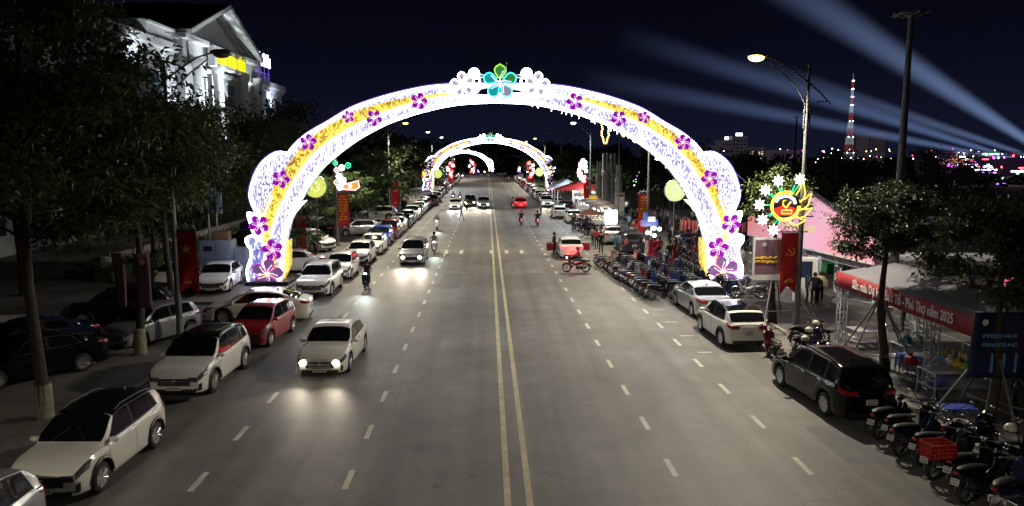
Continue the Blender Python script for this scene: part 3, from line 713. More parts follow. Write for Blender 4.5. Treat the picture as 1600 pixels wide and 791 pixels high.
# ---- right kerb row
C_('mpv', 10.5, 21.7, 94, 'black', 'glossy black MPV, nearest large car on the right', GR, rim=1)
C_('crossover', 10.0, 29.5, 92, 'white', 'white crossover with black roof and rear window on the right', GR, roof='black', rim=2)
C_('sedan', 10.35, 34.9, 92, 'silver', 'silver sedan between the motorbikes and the white crossover', GR, rim=0)
C_('sedan', 10.9, 11.6, 92, 'black', 'black car roof cut off by the bottom right corner', GR)
for k, x, y, cl, lb, dt, hl in (('suv', 11.2, 57.5, 'darkgrey', 'dark SUV behind the woman in the light blue top', 1, None), ('mpv', 10.6, 63.5, 'silver', 'grey minivan beside the lit white sign box', 1, None),
        ('sedan', 9.7, 83.2, 'white', 'white sedan facing away, right of a pair', 1, None), ('crossover', 8.6, 88.6, 'white', 'white crossover, left of a pair on the right side', 1, None),
        ('suv', 10.4, 97.0, 'black', 'black SUV in the right row behind the white pair', 1, None), ('sedan', 10.3, 108.0, 'silver', 'silver sedan parked crosswise at the second arch', 1, None)):
    C_(k, x, y, 90, cl, lb, GR, detail=dt)
C_('suv', 8.7, 108.5, -90, 'white', 'white SUV facing the camera with one bright headlight on the right', GR, detail=1, lit='headlit')
y = 115
for i in range(20):
    kd = far_kind[(i*2+3) % 5]; cl = ['red', 'darkblue', 'white', 'maroon', 'white', 'silver', 'navy', 'white', 'grey', 'black'][i % 10]
    C_(kd, 9.0+.15*math.sin(i*1.7), y, 90, cl, 'far %s %s, %s beyond the right foot of the second arch' % (cname.get(cl, cl), kd if kd != 'mpv' else 'minivan', ordn[i]), GR, detail=0); y += 5.4+R.random()*1.4
for i, (k, x, y, hd, cl, lb) in enumerate((('suv', .5, 276, 150, 'white', 'white SUV at the bend right of the third arch foot'), ('mpv', 5.2, 274, 160, 'silver', 'silver minivan at the bend, second right of the third arch'),
        ('mpv', 11.5, 250, 92, 'white', 'pale minivan at the end of the right row'), ('sedan', -5, 280, 170, 'darkgrey', 'dark sedan at the bend left of the third arch foot'),
        ('suv', -11, 284, 172, 'grey', 'grey SUV at the bend, second left of the arch foot'), ('sedan', -17, 284, 172, 'white', 'white sedan at the bend, third left of the arch foot'))):
    C_(k, x, y, hd, cl, lb, 'cars at the far bend', detail=0, z=.02)
# dark service truck in the lot
t = empty('service_truck', (-18.4, 58.5, .004), math.radians(-78), 'dark blue truck parked behind the grey cabinets', 'truck')
mb = MB(); mb.bbox((1.5, 0, 1.15), (1.6, 1.9, 1.5), .12); mb.bbox((-1.2, 0, 1.35), (3.6, 2.0, 1.9), .05); obj('body', mb.mesh('body', M['navy'], True), t)
mb = MB(); mb.box((2.31, 0, 1.5), (.02, 1.6, .6)); obj('windscreen', mb.mesh('windscreen', M['glass']), t)
mb = MB(); mb.box((2.32, 0, .55), (.02, .5, .12)); obj('licence_plate', mb.mesh('licence_plate', M['plate']), t)
mb = MB()
for i in range(9): mb.box((2.325, -.5+.12*i, .95+.0*i), (.01, .07, .09))
obj('lettering', mb.mesh('lettering', M['whiteink']), t)
for wx in (1.5, -1.9):
    for sd in (1, -1):
        w = obj('wheel', get_wheel(.365, 0)[0], t, (wx, sd*.86, .365), (0, 0, 0 if sd > 0 else PI)); obj('rim', get_wheel(.365, 0)[1], w)
# ================================================================ LED ARCHES
def led_mat(name, col, gap, s_on, s_gap, scale=9, dens=.5, streak=1.0, patchy=.5):
    """mesh of small LED bulbs: bright dots over darker netting, with streaky patches where fewer bulbs show"""
    m, N, L, b = nodes(name); b.inputs['Base Color'].default_value = (*[c*.3 for c in col], 1); b.inputs['Roughness'].default_value = .5
    t = N.new('ShaderNodeTexCoord'); mp = N.new('ShaderNodeMapping'); mp.inputs['Scale'].default_value = (1, 1, streak)
    L.new(t.outputs['Object'], mp.inputs['Vector'])
    v = N.new('ShaderNodeTexNoise'); v.inputs['Scale'].default_value = scale; v.inputs['Detail'].default_value = 1.5; v.inputs['Roughness'].default_value = .7; L.new(mp.outputs[0], v.inputs['Vector'])
    n = N.new('ShaderNodeTexNoise'); n.inputs['Scale'].default_value = .9; n.inputs['Detail'].default_value = 4; n.inputs['Roughness'].default_value = .7; L.new(mp.outputs[0], n.inputs['Vector'])
    ad = N.new('ShaderNodeMath'); ad.operation = 'MULTIPLY_ADD'; ad.inputs[1].default_value = patchy; L.new(n.outputs['Fac'], ad.inputs[0]); L.new(v.outputs['Fac'], ad.inputs[2])
    r = N.new('ShaderNodeMapRange'); r.inputs['From Min'].default_value = dens+patchy*.5-.07; r.inputs['From Max'].default_value = dens+patchy*.5+.05
    L.new(ad.outputs[0], r.inputs[0])
    mc = N.new('ShaderNodeMix'); mc.data_type = 'RGBA'; mc.inputs['A'].default_value = (*[c*s_gap for c in gap], 1); mc.inputs['B'].default_value = (*[c*s_on for c in col], 1)
    L.new(r.outputs[0], mc.inputs['Factor']); L.new(mc.outputs['Result'], b.inputs['Emission Color']); b.inputs['Emission Strength'].default_value = 1
    return m
M['ledwhite'] = led_mat('white_led_net', (.95, .92, 1.0), (.24, .20, .62), 1.12, .60, 10, .506, .5, .36)
M['ledblue'] = led_mat('violet_white_led_net', (.80, .82, 1.0), (.13, .12, .55), 1.0, .62, 7, .55, .6, .3)
M['ledgold'] = led_mat('gold_led_net', (1.0, .68, .10), (.34, .17, .015), 1.0, .6, 10, .49, .6, .3)
M['ledrope'] = emat('white_led_rope', (.88, .91, 1), 13)
M['ledviolet'] = emat('violet_led_rope', (.18, .09, .75), .6)
M['petal'] = emat('magenta_led_petal', (.30, .004, .38), .62)
M['petalrim'] = emat('bright_pink_led_rim', (.50, .03, .62), .62)
M['stamen'] = emat('pale_stamen_rope', (.9, .8, .95), 1.1)
M['petalgrey'] = pm('frosted_violet_petal_panel', (.22, .14, .27), .5, em=(.16, .09, .22), es=.55)
M['petalwhite'] = pm('frosted_white_petal_panel', (.4, .36, .42), .5, em=(.34, .28, .38), es=.6)
M['teal'] = emat('teal_led_rope', (.05, .85, .82), 1.4); M['greenled'] = emat('green_led_rope', (.35, .75, .06), 1.1)
M['tealpanel'] = emat('teal_petal_panel', (.01, .30, .32), .8); M['greenpanel'] = emat('green_petal_panel', (.04, .20, .05), .8)

Y1 = 42.7
def pxz(pts, Y=Y1): return [PY(px, py, Y) for px, py in pts]
def resample(pts, n):
    d = [0]
    for a, b in zip(pts, pts[1:]): d.append(d[-1]+math.hypot(b[0]-a[0], b[1]-a[1]))
    out = []
    for i in range(n):
        s = d[-1]*i/(n-1); k = 0
        while k < len(d)-2 and d[k+1] < s: k += 1
        f = (s-d[k])/max(1e-9, d[k+1]-d[k]); out.append((pts[k][0]+(pts[k+1][0]-pts[k][0])*f, pts[k][1]+(pts[k+1][1]-pts[k][1])*f))
    return out
def smooth(pts, n):
    """Catmull-Rom through points then even resample"""
    o = []
    for i in range(len(pts)-1):
        p0, p1, p2, p3 = pts[max(i-1, 0)], pts[i], pts[i+1], pts[min(i+2, len(pts)-1)]
        for k in range(8):
            t = k/8; o.append(tuple(.5*(2*p1[j]+(p2[j]-p0[j])*t+(2*p0[j]-5*p1[j]+4*p2[j]-p3[j])*t*t+(-p0[j]+3*p1[j]-3*p2[j]+p3[j])*t**3) for j in (0, 1)))
    o.append(pts[-1]); return resample(o, n)
XC = .58   # arch axis
# right half outlines, read off the photo at the arch's distance (then mirrored for the left half)
inner = pxz([(776.5,160),(830,163),(870,170),(910,181),(950,196),(990,218),(1020,240),(1045,262),(1066,290),(1082,318),(1094,345),(1101,374),(1104,397),(1105,420),(1110,440)])
midc = pxz([(776.5,148),(840,148),(880,153),(920,164),(960,178),(1003,198),(1042,223),(1071,252),(1093,286),(1111,320),(1121,347),(1126,366),(1116,392),(1113,415),(1116,440)])
gold_o = pxz([(840,147),(880,149),(930,157),(975,169),(1016,187),(1053,210),(1083,240),(1108,276),(1125,309),(1137,335),(1142,352),(1136,372),(1128,390),(1134,415),(1145,442)])
outer = pxz([(776.5,134),(840,135),(880,138),(920,146),(960,157),(1000,172),(1035,193),(1064,210),(1083,226),(1096,242)])
leaf1 = pxz([(1094,240),(1110,238),(1126,247),(1139,262),(1148,283),(1152,304),(1147,322),(1139,334),(1130,330),(1118,300),(1104,272),(1088,246)])
leaf2 = pxz([(1136,338),(1154,329),(1151,345),(1146,361),(1138,372),(1133,356)])
leaf3 = pxz([(1127,388),(1134,372),(1146,364),(1158,369),(1155,378),(1150,386),(1151,400),(1156,416),(1154,432),(1146,441),(1138,425),(1130,405)])
goldleg = pxz([(1094,371),(1094,395),(1095,412),(1103,430),(1110,441)])
def mir(pts): return [(2*XC-x, z) for x, z in pts]
def flower(parent, x, z, y, r, kind='pink', rot=0, detail=True):
    f = empty('flower'); f.parent = parent; f.location = (x, y, z); f.rotation_euler = (0, rot, 0)
    # a flower is a part; petals and the star of stamens are its pieces
    pm_ = {'pink': 'petal', 'big': 'petalgrey', 'white': 'petalwhite', 'teal': 'tealpanel'}[kind]
    rimm = {'pink': 'petalrim', 'big': 'petalrim', 'white': 'ledrope', 'teal': 'teal'}[kind]
    def pet(w0=1.0):
        return [(0, .16), (.13*w0, .30), (.29*w0, .55), (.33*w0, .74), (.24*w0, .90), (.06, 1.0), (0, 1.05), (-.06, 1.0), (-.24*w0, .90), (-.33*w0, .74), (-.29*w0, .55), (-.13*w0, .30)]
    for k in range(5):
        a = k*2*PI/5
        def tr(p, s=1.0): return ((p[0]*math.cos(a)+p[1]*math.sin(a))*r*s, (-p[0]*math.sin(a)+p[1]*math.cos(a))*r*s)
        mb = MB(); mb.prism([tr(p) for p in pet()], -.06, .02)
        mm = M[pm_]
        if kind == 'teal': mm = M['greenpanel'] if k in (0, 1) else (M['petalwhite'] if k == 2 else M['tealpanel'])
        obj('petal', mb.mesh('petal', mm), f)
        mb = MB(); pts = [(tr(p)[0], -.07, tr(p)[1]) for p in pet()]; mb.path(pts, .045*r if kind != 'pink' else .05*r, 5, closed=True)
        rm = M[rimm]
        if kind == 'teal' and k in (0, 1): rm = M['greenled'] if k == 0 else M['teal']
        obj('petal_rim', mb.mesh('petal_rim', rm), f)
    mb = MB()
    for k in range(5):
        a = k*2*PI/5; b = a+.28
        mb.path([(0, -.09, 0), (math.sin(a)*r*.3, -.09, math.cos(a)*r*.3), (math.sin(b)*r*.6, -.09, math.cos(b)*r*.6)], [.035*r, .03*r, .02*r], 5)
        mb.ball((math.sin(b)*r*.63, -.09, math.cos(b)*r*.63), .045*r, 6, 5)
    mb.ball((0, -.08, 0), (.11*r, .04, .11*r), 8, 6)
    obj('stamen_star', mb.mesh('stamen_star', M['stamen']), f)
    return f
def build_arch(name, Y, label, scale=1.0, xoff=0.0, rz=0, detail=True):
    root = empty(name, (0, Y, 0), 0, label, 'light arch', 'lit arches over the boulevard')
    for sgn in (1, -1):
        mm = (lambda p: p) if sgn > 0 else mir
        md = midc if sgn > 0 else [(a_[0]*.80+b_[0]*.20, a_[1]*.80+b_[1]*.20) for a_, b_ in zip(midc, inner)]
        a, b = resample(mm(inner), 60), resample(mm(md), 60)
        mb = MB(); mb.ribbon(a, b, -.42, .42); obj('white_light_band', mb.mesh('white_light_band', M['ledwhite'] if sgn > 0 else M['ledwhite']), root)
        a2, b2 = smooth(mm(md)[1:], 60), smooth(mm(gold_o), 60)
        mb = MB(); mb.ribbon([(p[0]*.995+b2[i][0]*.005, p[1]) for i, p in enumerate(a2)], b2, -.34, .34); obj('gold_light_band', mb.mesh('gold_light_band', M['ledgold']), root)
        g3 = smooth(mm(gold_o)[:8], 40); o3 = smooth(mm(outer), 40)
        mb = MB(); mb.ribbon(g3, o3, -.38, .38); obj('outer_light_band', mb.mesh('outer_light_band', M['ledwhite']), root)
        if sgn > 0:
            pass
        lf = smooth(mm(leaf1)+[mm(leaf1)[0]], 40)
        mb = MB(); mb.prism(lf[:-1] if sgn > 0 else lf[:-1][::-1], -.30, .30); obj('leaf_panel', mb.mesh('leaf_panel', M['ledwhite' if sgn > 0 else 'ledwhite']), root)
        mb = MB(); mb.path([(p[0], -.33, p[1]) for p in lf[:28]], .05, 6); obj('light_rope', mb.mesh('light_rope', M['ledrope']), root)
        for lfp, mt in ((leaf2, 'ledwhite'), (leaf3, 'ledwhite' if sgn > 0 else 'ledblue')):
            l2 = smooth(mm(lfp)+[mm(lfp)[0]], 30)
            mb = MB(); mb.prism(l2[:-1] if sgn > 0 else l2[:-1][::-1], -.46, .3); obj('leaf_panel', mb.mesh('leaf_panel', M[mt]), root)
            mb = MB(); mb.path([(p[0], -.48, p[1]) for p in l2], .05, 6); obj('light_rope', mb.mesh('light_rope', M['ledrope']), root)
        gl = smooth(mm(goldleg), 20); inn = smooth(mm(inner)[11:], 20)
        mb = MB(); mb.ribbon(gl, inn, -.30, .30); obj('gold_leg_strip', mb.mesh('gold_leg_strip', M['ledgold']), root)
        # light ropes along the edges
        for line, mt, r_, off in ((mm(inner), 'ledrope', .10, -.45), (mm(md)[:12], 'ledrope', .06, -.45), (mm(outer), 'ledrope', .09, -.40)):
            pl = smooth(line, 60); mb = MB(); mb.path([(p[0], off, p[1]) for p in pl], r_*.8, 6); obj('light_rope', mb.mesh('light_rope', M[mt]), root)
        pl = smooth(mm(outer), 50); mb = MB(); mb.path([(p[0], -.30, p[1]+.10) for p in pl], .07, 6)
        pl = smooth(mm(leaf1)[:8], 30); mb.path([(p[0]+.10*sgn, -.25, p[1]+.04) for p in pl], .06, 6); obj('violet_light_rope', mb.mesh('violet_light_rope', M['ledviolet']), root)
        # spur on the inner edge
        sp = mm(pxz([(1070,312),(1079,316),(1086,330),(1080,322)])); mb = MB(); mb.prism(sp if sgn > 0 else sp[::-1], -.44, .2); obj('spur', mb.mesh('spur', M['ledrope']), root)
        fb = mm(pxz([(1104,440),(1145,440)])); x0, x1 = sorted((fb[0][0], fb[1][0]))
        mb = MB(); mb.bbox(((x0+x1)/2, 0, .14), (x1-x0+.9, 1.7, .42), .05); obj('footing', mb.mesh('footing', M['darkmetal']), root)
        mb = MB()
        for k in range(6): mb.tube((x0+(x1-x0)*k/5, -.6, .3), (x0+(x1-x0)*k/5, .6, .9), .03, n=5)
        obj('ballast_frame', mb.mesh('ballast_frame', M['metal']), root)
        mb = MB(); mb.ribbon([(p[0], p[1]) for p in resample(mm(inner), 40)], resample(mm(gold_o), 40), .44, .62); obj('steel_back_frame', mb.mesh('steel_back_frame', M['darkmetal']), root)
        for i, (px, py, r_, kd) in enumerate(((1125,422,22,'big'),(1117,386,15,'pink'),(1137,348,14,'pink'),(1104,279,12.5,'pink'),(1063,223,11.5,'pink'),(1003,184,8.5,'pink'),(964,186,11,'pink'),(896,160,11.5,'pink'))):
            x, z = PY(px, py, Y1)
            if sgn < 0: x = 2*XC-x
            flower(root, x, z, -.52, r_/1150*Y1*1.08, kd, (-.2+.35*i)*sgn)
    for px, py, r_, kd, rot in ((781,130,25,'teal',0), (724,134,18,'white',-.15), (838,134,18,'white',.15)):
        x, z = PY(px, py, Y1); flower(root, x, z, -.62, r_/1150*Y1, kd, rot)
    for px, py in ((741,117), (822,117)):
        x, z = PY(px, py, Y1); mb = MB()
        for k in range(2): mb.path([(x+(.28-.14*k)*math.cos(a*PI/6), -.6, z+(.28-.14*k)*math.sin(a*PI/6)) for a in range(12)], .05, 5, closed=True)
        mb.path([(x+.42*math.cos(a*PI/6)*.8, -.55, z-.55+.5*math.sin(a*PI/6)) for a in range(12)], .06, 5, closed=True)
        obj('bud', mb.mesh('bud', M['ledrope']), root)
    mb = MB(); z = PY(781, 118, Y1)[1]; mb.tube((PY(726,118,Y1)[0], -.4, z), (PY(838,118,Y1)[0], -.4, z), .03, n=5); mb.tube((PY(726,118,Y1)[0], -.4, z-.15), (PY(838,118,Y1)[0], -.4, z-.15), .03, n=5)
    mb.tube((PY(791,115,Y1)[0], -.4, z), (PY(791,104,Y1)[0], -.4, z+.7), .02, n=4)
    obj('support_rail', mb.mesh('support_rail', M['metal']), root)
    return root
A1 = build_arch('light_arch', Y1, 'nearest and biggest glittering white and gold light arch with purple flowers')
def put_arch(src, x, y, rz, s, label):
    o = copy_tree(src); o.location = (x, y, 0); o.rotation_euler = (0, 0, rz); o.scale = (s, s, s); o['label'] = label; return o
A2 = put_arch(A1, .0, 153, 0, .96, 'middle light arch, seen small through the nearest one')
A3 = put_arch(A1, -9.3, 292, .12, .80, 'farthest light arch, whose right foot stands at the road bend')
# hanging gold garlands under the first arch
M['ledwarm'] = emat('warm_bulb_string', (1, .55, .18), 3)
for px, py, w, d, lb in ((946, 208, 11, 24, 'long looping garland of warm bulbs hanging under the right side of the arch'), (974, 212, 6, 9, 'short looping garland of warm bulbs right of the long one')):
    mb = MB(); x, z = PY(px, py-8, Y1); r_ = w/2/1150*Y1; dz = d/1150*Y1
    path = [(x-r_*math.cos(t*PI/12), 0, z-dz*math.sin(t*PI/12)) if True else 0 for t in range(13)]
    path = [(x-r_, 0, z+.5)]+path+[(x+r_, 0, z+.5)]
    pts = smooth([(p[0], p[2]) for p in path], 26)
    for p in pts: mb.ball((p[0]+R.uniform(-.03, .03), R.uniform(-.1, .1), p[1]), .055, 6, 4)
    mb.path([(p[0], 0, p[1]) for p in pts], .012, 4)
    tag(obj('bulb_garland', mb.mesh('bulb_garland', M['ledwarm']), None, (0, Y1, 0)), lb, 'string lights')
# icicle strings along the arch's inner edge (right side)
mb = MB()
for i in range(34):
    k = 1+R.random()*9.5; j = int(k); a, b = inner[j], inner[min(j+1, 14)]; f = k-j
    x, z = a[0]+(b[0]-a[0])*f, a[1]+(b[1]-a[1])*f
    mb.tube((x, R.uniform(-.3, .3), z), (x, R.uniform(-.3, .3), z-R.uniform(.05, .22)), .015, n=4)
o = obj('icicle_lights', mb.mesh('icicle_lights', M['ledrope']), A1); o['kind'] = 'stuff'

# ================================================================ STREET LAMPS
M['lamphead'] = pm('lamp_head_shell', (.3, .3, .31), .45, .3, .1, 5)
M['lampwarm'] = emat('sodium_lamp_lens', (1, .74, .17), 5); M['lampwhite'] = emat('led_lamp_lens', (.95, .97, 1), 8)
M['lampoff'] = pm('unlit_lamp_lens', (.3, .3, .28), .2)
def street_lamp(x, y, side, lit, label, power=0, z=None):
    """side -1: stands left of the road, arm reaches right"""
    root = empty('street_lamp', (x, y, groundz(x, y) if z is None else z), 0, label, 'street lamp', 'street lamps along the boulevard'); d = -side
    mb = MB(); mb.path([(0,0,0), (0,0,4), (0,0,8.6), (0,0,11.1)], [.125, .105, .08, .05], 10); mb.lathe([(.2, 0), (.2, .05), (.14, .12), (.14, .9), (.115, .96)], n=12)
    obj('pole', mb.mesh('pole', M['polegrey'], True), root)
    mb = MB(); mb.path([(-.95*d,0,9.5), (-.5*d,0,9.95), (0,0,10.35), (.7*d,0,10.85), (1.25*d,0,11.2), (1.85*d,0,11.38)], [.03,.035,.04,.04,.035,.03], 7)
    mb.path([(0,0,8.6), (.12*d,0,9.5), (.45*d,0,10.15), (1.0*d,0,10.65), (1.6*d,0,11.1)], .028, 7); mb.path([(0,0,8.4), (-.1*d,0,9.1), (-.45*d,0,9.6), (-.9*d,0,9.6)], .026, 7)
    for sd in (.12, -.12): mb.tube((sd, 0, 8.5), (sd, 0, 9.3), .03, n=6)
    obj('arm', mb.mesh('arm', M['polegrey'], True), root)
    mb = MB(); mb.ball((2.15*d, 0, 11.42), (.42, .17, .10), 12, 8); h = obj('lamp_head', mb.mesh('lamp_head', M['lamphead'], True), root)
    mb = MB(); mb.ball((2.2*d, 0, 11.34), (.34, .19, .17), 12, 8); obj('lens', mb.mesh('lens', M[{'warm': 'lampwarm', 'white': 'lampwhite', None: 'lampoff'}[lit]], True), h)
    if power:
        l = bpy.data.lights.new('lamp_light', 'SPOT'); l.energy = power*1.55; l.color = (1, .89, .68) if lit == 'warm' else (.9, .95, 1)
        l.spot_size = math.radians(158); l.spot_blend = .5; l.shadow_soft_size = .15
        lo = bpy.data.objects.new('lamp_light', l); COL.objects.link(lo); lo.parent = root; lo.location = (2.2*d, 0, 11.12)
        lo.rotation_euler = Vector((.25*d, 0, -1)).to_track_quat('-Z', 'Y').to_euler()
    return root
XL, XR = -12.3, 12.75
street_lamp(13.1, 30.2, 1, 'warm', 'street lamp glowing yellow above the red hammer banner on the right', 4800)
street_lamp(XL, 29.2, -1, None, 'unlit street lamp on the left carrying the red star banner')
street_lamp(XL, 60.5, -1, 'warm', 'left street lamp seen through the arch beside the yellow lettered banner', 5200)
street_lamp(XR, 58.0, 1, 'warm', 'right street lamp hidden by the arch, its pole beside the yellow lettered banner', 5200)
street_lamp(XL, 93, -1, 'warm', 'left street lamp with a bright warm head just under the arch curve', 5600)
street_lamp(XR, 91, 1, 'white', 'right street lamp with a dim white head under the arch curve', 4200)
for i, (x, y, s_, l_, p_) in enumerate(((XL, 128, -1, 'warm', 5500), (XR, 127, 1, None, 0), (XL, 166, -1, 'white', 7500), (XR, 163, 1, 'warm', 5500), (XL, 203, -1, None, 0), (XR, 200, 1, 'warm', 6500), (XL, 240, -1, 'warm', 7000), (XR, 240, 1, None, 0))):
    street_lamp(x, y, s_, l_, '%s street lamp, %s on the %s beyond the first arch' % ({'warm': 'warm lit', 'white': 'bright white', None: 'dark'}[l_], ordn[i//2+2], 'left' if s_ < 0 else 'right'), p_)
street_lamp(XL, -3, -1, 'warm', 'left street lamp behind the camera', 4000); street_lamp(XR, -3, 1, 'warm', 'right street lamp behind the camera', 600)
# ================================================================ TREES
def make_tree(seed, H, trunk_h, rad, nleaf, leaf, r0=.17, spread=1.0, clump=.55, flat=.8, lean=0, aspect=2.4, limed=True, subs=4, limbs=9):
    rr = random.Random(seed); tr = MB(); br = MB(); lv = MB()
    top = Vector((lean, rr.uniform(-.3, .3), H*.86)); base = Vector((0, 0, 0))
    def tp(t): return base.lerp(top, t)+Vector((math.sin(t*5+seed)*.12, math.cos(t*4+seed)*.12, 0))*min(1, t*3)
    ts = [i/9 for i in range(10)]; tr.path([tp(t) for t in ts], [r0*(1.25 if i == 0 else 1)*(1-.8*t)+.015 for i, t in enumerate(ts)], 9)
    tips = []
    for i in range(limbs):
        t = trunk_h/H/.86 + (1-trunk_h/H/.86)*(i/(limbs-.5)); p = tp(min(t, .98)); a = i*2.4+rr.uniform(-.4, .4)
        Ln = rad*(1.0-.55*abs((i/(limbs-1))*1.15-.42))*rr.uniform(.8, 1.1); up = rr.uniform(.25, .75)
        q1 = p+Vector((math.cos(a), math.sin(a), up))*Ln*.5; q2 = p+Vector((math.cos(a+.15), math.sin(a+.15), up*.75))*Ln
        br.path([p, q1, q2], [r0*.38, r0*.24, .012], 6); 
        for k in range(subs):
            f = .35+.65*k/(subs-1); s0 = p.lerp(q1, f*2) if f < .5 else q1.lerp(q2, f*2-1)
            b_ = a+rr.uniform(-1.4, 1.4); l2 = Ln*rr.uniform(.25, .5)
            s1 = s0+Vector((math.cos(b_), math.sin(b_), rr.uniform(-.1, .7)))*l2; br.path([s0, s1], [r0*.13, .008], 5); tips += [s1, s0.lerp(s1, .5)]
        tips.append(q2)
    tips.append(tp(1.0)+Vector((0, 0, H*.08)))
    tips = [t for t in tips if t.z < H*1.02]
    per = max(1, nleaf//len(tips)); vs = []; fs = []
    for tpnt in tips:
        cr_ = clump*rad*.42*rr.uniform(.5, 1.25); hol = rr.random()
        nsub = 4; cs = [tpnt+Vector((rr.gauss(0, 1), rr.gauss(0, 1), rr.gauss(0, .6)))*cr_*.55 for _ in range(nsub)]
        for _ in range(int(per*rr.uniform(.6, 1.35))):
            c = cs[rr.randrange(nsub)]; d = Vector((rr.gauss(0, 1), rr.gauss(0, 1), rr.gauss(0, flat)))*cr_*.42; p = c+d
            dirv = Vector((d.x+rr.gauss(0, .5)*cr_, d.y+rr.gauss(0, .5)*cr_, rr.gauss(-.35, .45)*cr_))
            if dirv.length < 1e-4: continue
            dirv.normalize(); sd = dirv.cross(Vector((rr.gauss(0, .5), rr.gauss(0, .5), 1))).normalized()
            L_ = leaf*rr.uniform(.65, 1.3); w = L_/aspect/1.0; n = dirv.cross(sd)*(L_*.10); o = len(vs)
            vs += [p, p+dirv*L_*.45+sd*w*.5-n, p+dirv*L_, p+dirv*L_*.45-sd*w*.5-n]; fs += [(o, o+1, o+2), (o, o+2, o+3)]
    lv.v = [tuple(v) for v in vs]; lv.f = fs; lv.m = [0]*len(fs)
    return tr, br, lv
TREES = {}
def tree_proto(key, leafm, **k):
    tr, br, lv = make_tree(**k); TREES[key] = (tr.mesh('trunk', M['bark'], True, 60), br.mesh('limbs', M['bark'], True, 60), lv.mesh('crown', M[leafm])); return
tree_proto('big1', 'leafa', seed=3, H=13.5, trunk_h=5.2, rad=3.3, nleaf=18000, leaf=.26, r0=.17, limbs=13, subs=5, clump=.62)
tree_proto('big2', 'leafa', seed=8, H=10.6, trunk_h=5.0, rad=2.8, nleaf=13000, leaf=.25, r0=.16, limbs=12, subs=5, clump=.62, lean=.4)
tree_proto('mid1', 'leafa', seed=5, H=7.1, trunk_h=4.2, rad=1.2, nleaf=4500, leaf=.17, r0=.16, limbs=9, clump=.7)
tree_proto('mid2', 'leafc', seed=6, H=6.9, trunk_h=3.9, rad=1.5, nleaf=9500, leaf=.18, r0=.15, limbs=11, clump=.62, lean=.3)
tree_proto('sparse', 'leafb', seed=9, H=10.5, trunk_h=3.5, rad=3.4, nleaf=6500, leaf=.28, r0=.15, limbs=10, clump=.6, aspect=2.0)
tree_proto('feather', 'leafb', seed=12, H=6.4, trunk_h=2.2, rad=2.4, nleaf=9000, leaf=.26, r0=.11, limbs=10, clump=.5, flat=.4, aspect=3.2)
tree_proto('dark', 'leafc', seed=15, H=12, trunk_h=3.0, rad=4.8, nleaf=11000, leaf=.42, r0=.22, limbs=12, clump=.75, aspect=1.8)
tree_proto('far', 'leafc', seed=21, H=11, trunk_h=2.2, rad=5.0, nleaf=3600, leaf=.85, r0=.25, limbs=10, clump=.8, aspect=1.5)
tree_proto('far2', 'leafb', seed=22, H=9, trunk_h=2.2, rad=4.2, nleaf=3000, leaf=.7, r0=.22, limbs=9, clump=.8, aspect=1.5)
def tree(key, x, y, label, group=None, s=1.0, rz=0, z=None, lime=False, name='tree'):
    t, b, l = TREES[key]; root = empty(name, (x, y, groundz(x, y) if z is None else z), rz, label, 'tree', group); root.scale = (s, s, s)
    obj('trunk', t, root); obj('limbs', b, root); obj('crown', l, root)
    if lime:
        r0 = t.vertices[0].co.length*1.06; mb = MB(); mb.path([(0, 0, 0), (0, 0, 1.0)], [r0*1.0, r0*.93], 10); obj('limewash_band', mb.mesh('limewash_band', M['limed'], True), root)
    return root
tree('big1', -12.6, 20.6, 'huge dark tree at the left edge, trunk beside the nearest crossover', s=.98, rz=.3, lime=True)
tree('big2', -13.0, 27.3, 'leafy tree whose trunk is wrapped in a faded banner', s=.98, rz=1.9, lime=True)
tree('big1', -18.2, 22.0, 'dark tree at the far left behind the black sedans', s=1.0, rz=2.7)
tree('big1', -21.0, 31.0, 'dark tree behind the big black SUV, left of the banner', s=1.02, rz=4.4)
tree('big2', -15.2, 35.5, 'tree with forked trunk right behind the unlit street lamp', s=.97, rz=5.2)
tree('dark', -25, 40, 'broad dark tree in front of the white building, nearest of its row', 'trees before the white building', s=.9, rz=.8)
tree('dark', -22.5, 50, 'dark tree covering the windows below the yellow sign', 'trees before the white building', s=.74, rz=2.1)
tree('dark', -24, 62, 'dark tree under the right corner of the gable', 'trees before the white building', s=.80, rz=3.9)
tree('sparse', -18.0, 45.5, 'thin leaved tree left of the arch, against the white building', 'trees before the white building', s=1.0, rz=1.1)
tree('sparse', -15.4, 55.0, 'thin leaved tree just above the left shoulder of the arch', s=.98, rz=4.0)
tree('dark', -22, 74, 'dark tree right of the building end, behind the arch shoulder', 'trees before the white building', s=1.0, rz=5.0)
tree('feather', -12.9, 49.8, 'feathery bright green tree right inside the left arch leg', s=.68, rz=.4, lime=True)
tree('feather', -12.7, 63.5, 'feathery tree beside the yellow lettered banner on the left', s=.95, rz=2.4)
tree('mid1', 12.75, 31.9, 'braced tree behind the neon flower sign on the right', s=1.03, rz=.9, name='braced_tree')
tree('mid2', 13.9, 24.6, 'braced tree in front of the red lettered stall tent', s=.98, rz=2.2, name='braced_tree')
tree('mid2', 13.2, 18.3, 'braced tree carrying the blue banner at the right edge', s=.96, rz=4.1, name='braced_tree')
for i, (x, y_) in enumerate(((31, 66), (40, 62), (49, 58), (25, 76), (58, 60))):
    tree('dark', x, y_, 'dark tree behind the lit yard at the right, %s from the left' % ordn[(3, 3, 3, 3, 3)[i]-3+i], 'trees behind the lit yard', s=.62, rz=i*1.7)
GT = 'dark trees lining the far boulevard'
spots = []
for i in range(9): spots.append((-13.4-R.random()*1.5, 76+i*20+R.random()*6, 'far2' if i % 3 == 0 else 'far', .72+R.random()*.14, 'left'))
for i in range(10): spots.append((-22-R.random()*9, 88+i*19+R.random()*8, 'far', .9+R.random()*.25, 'outer left'))
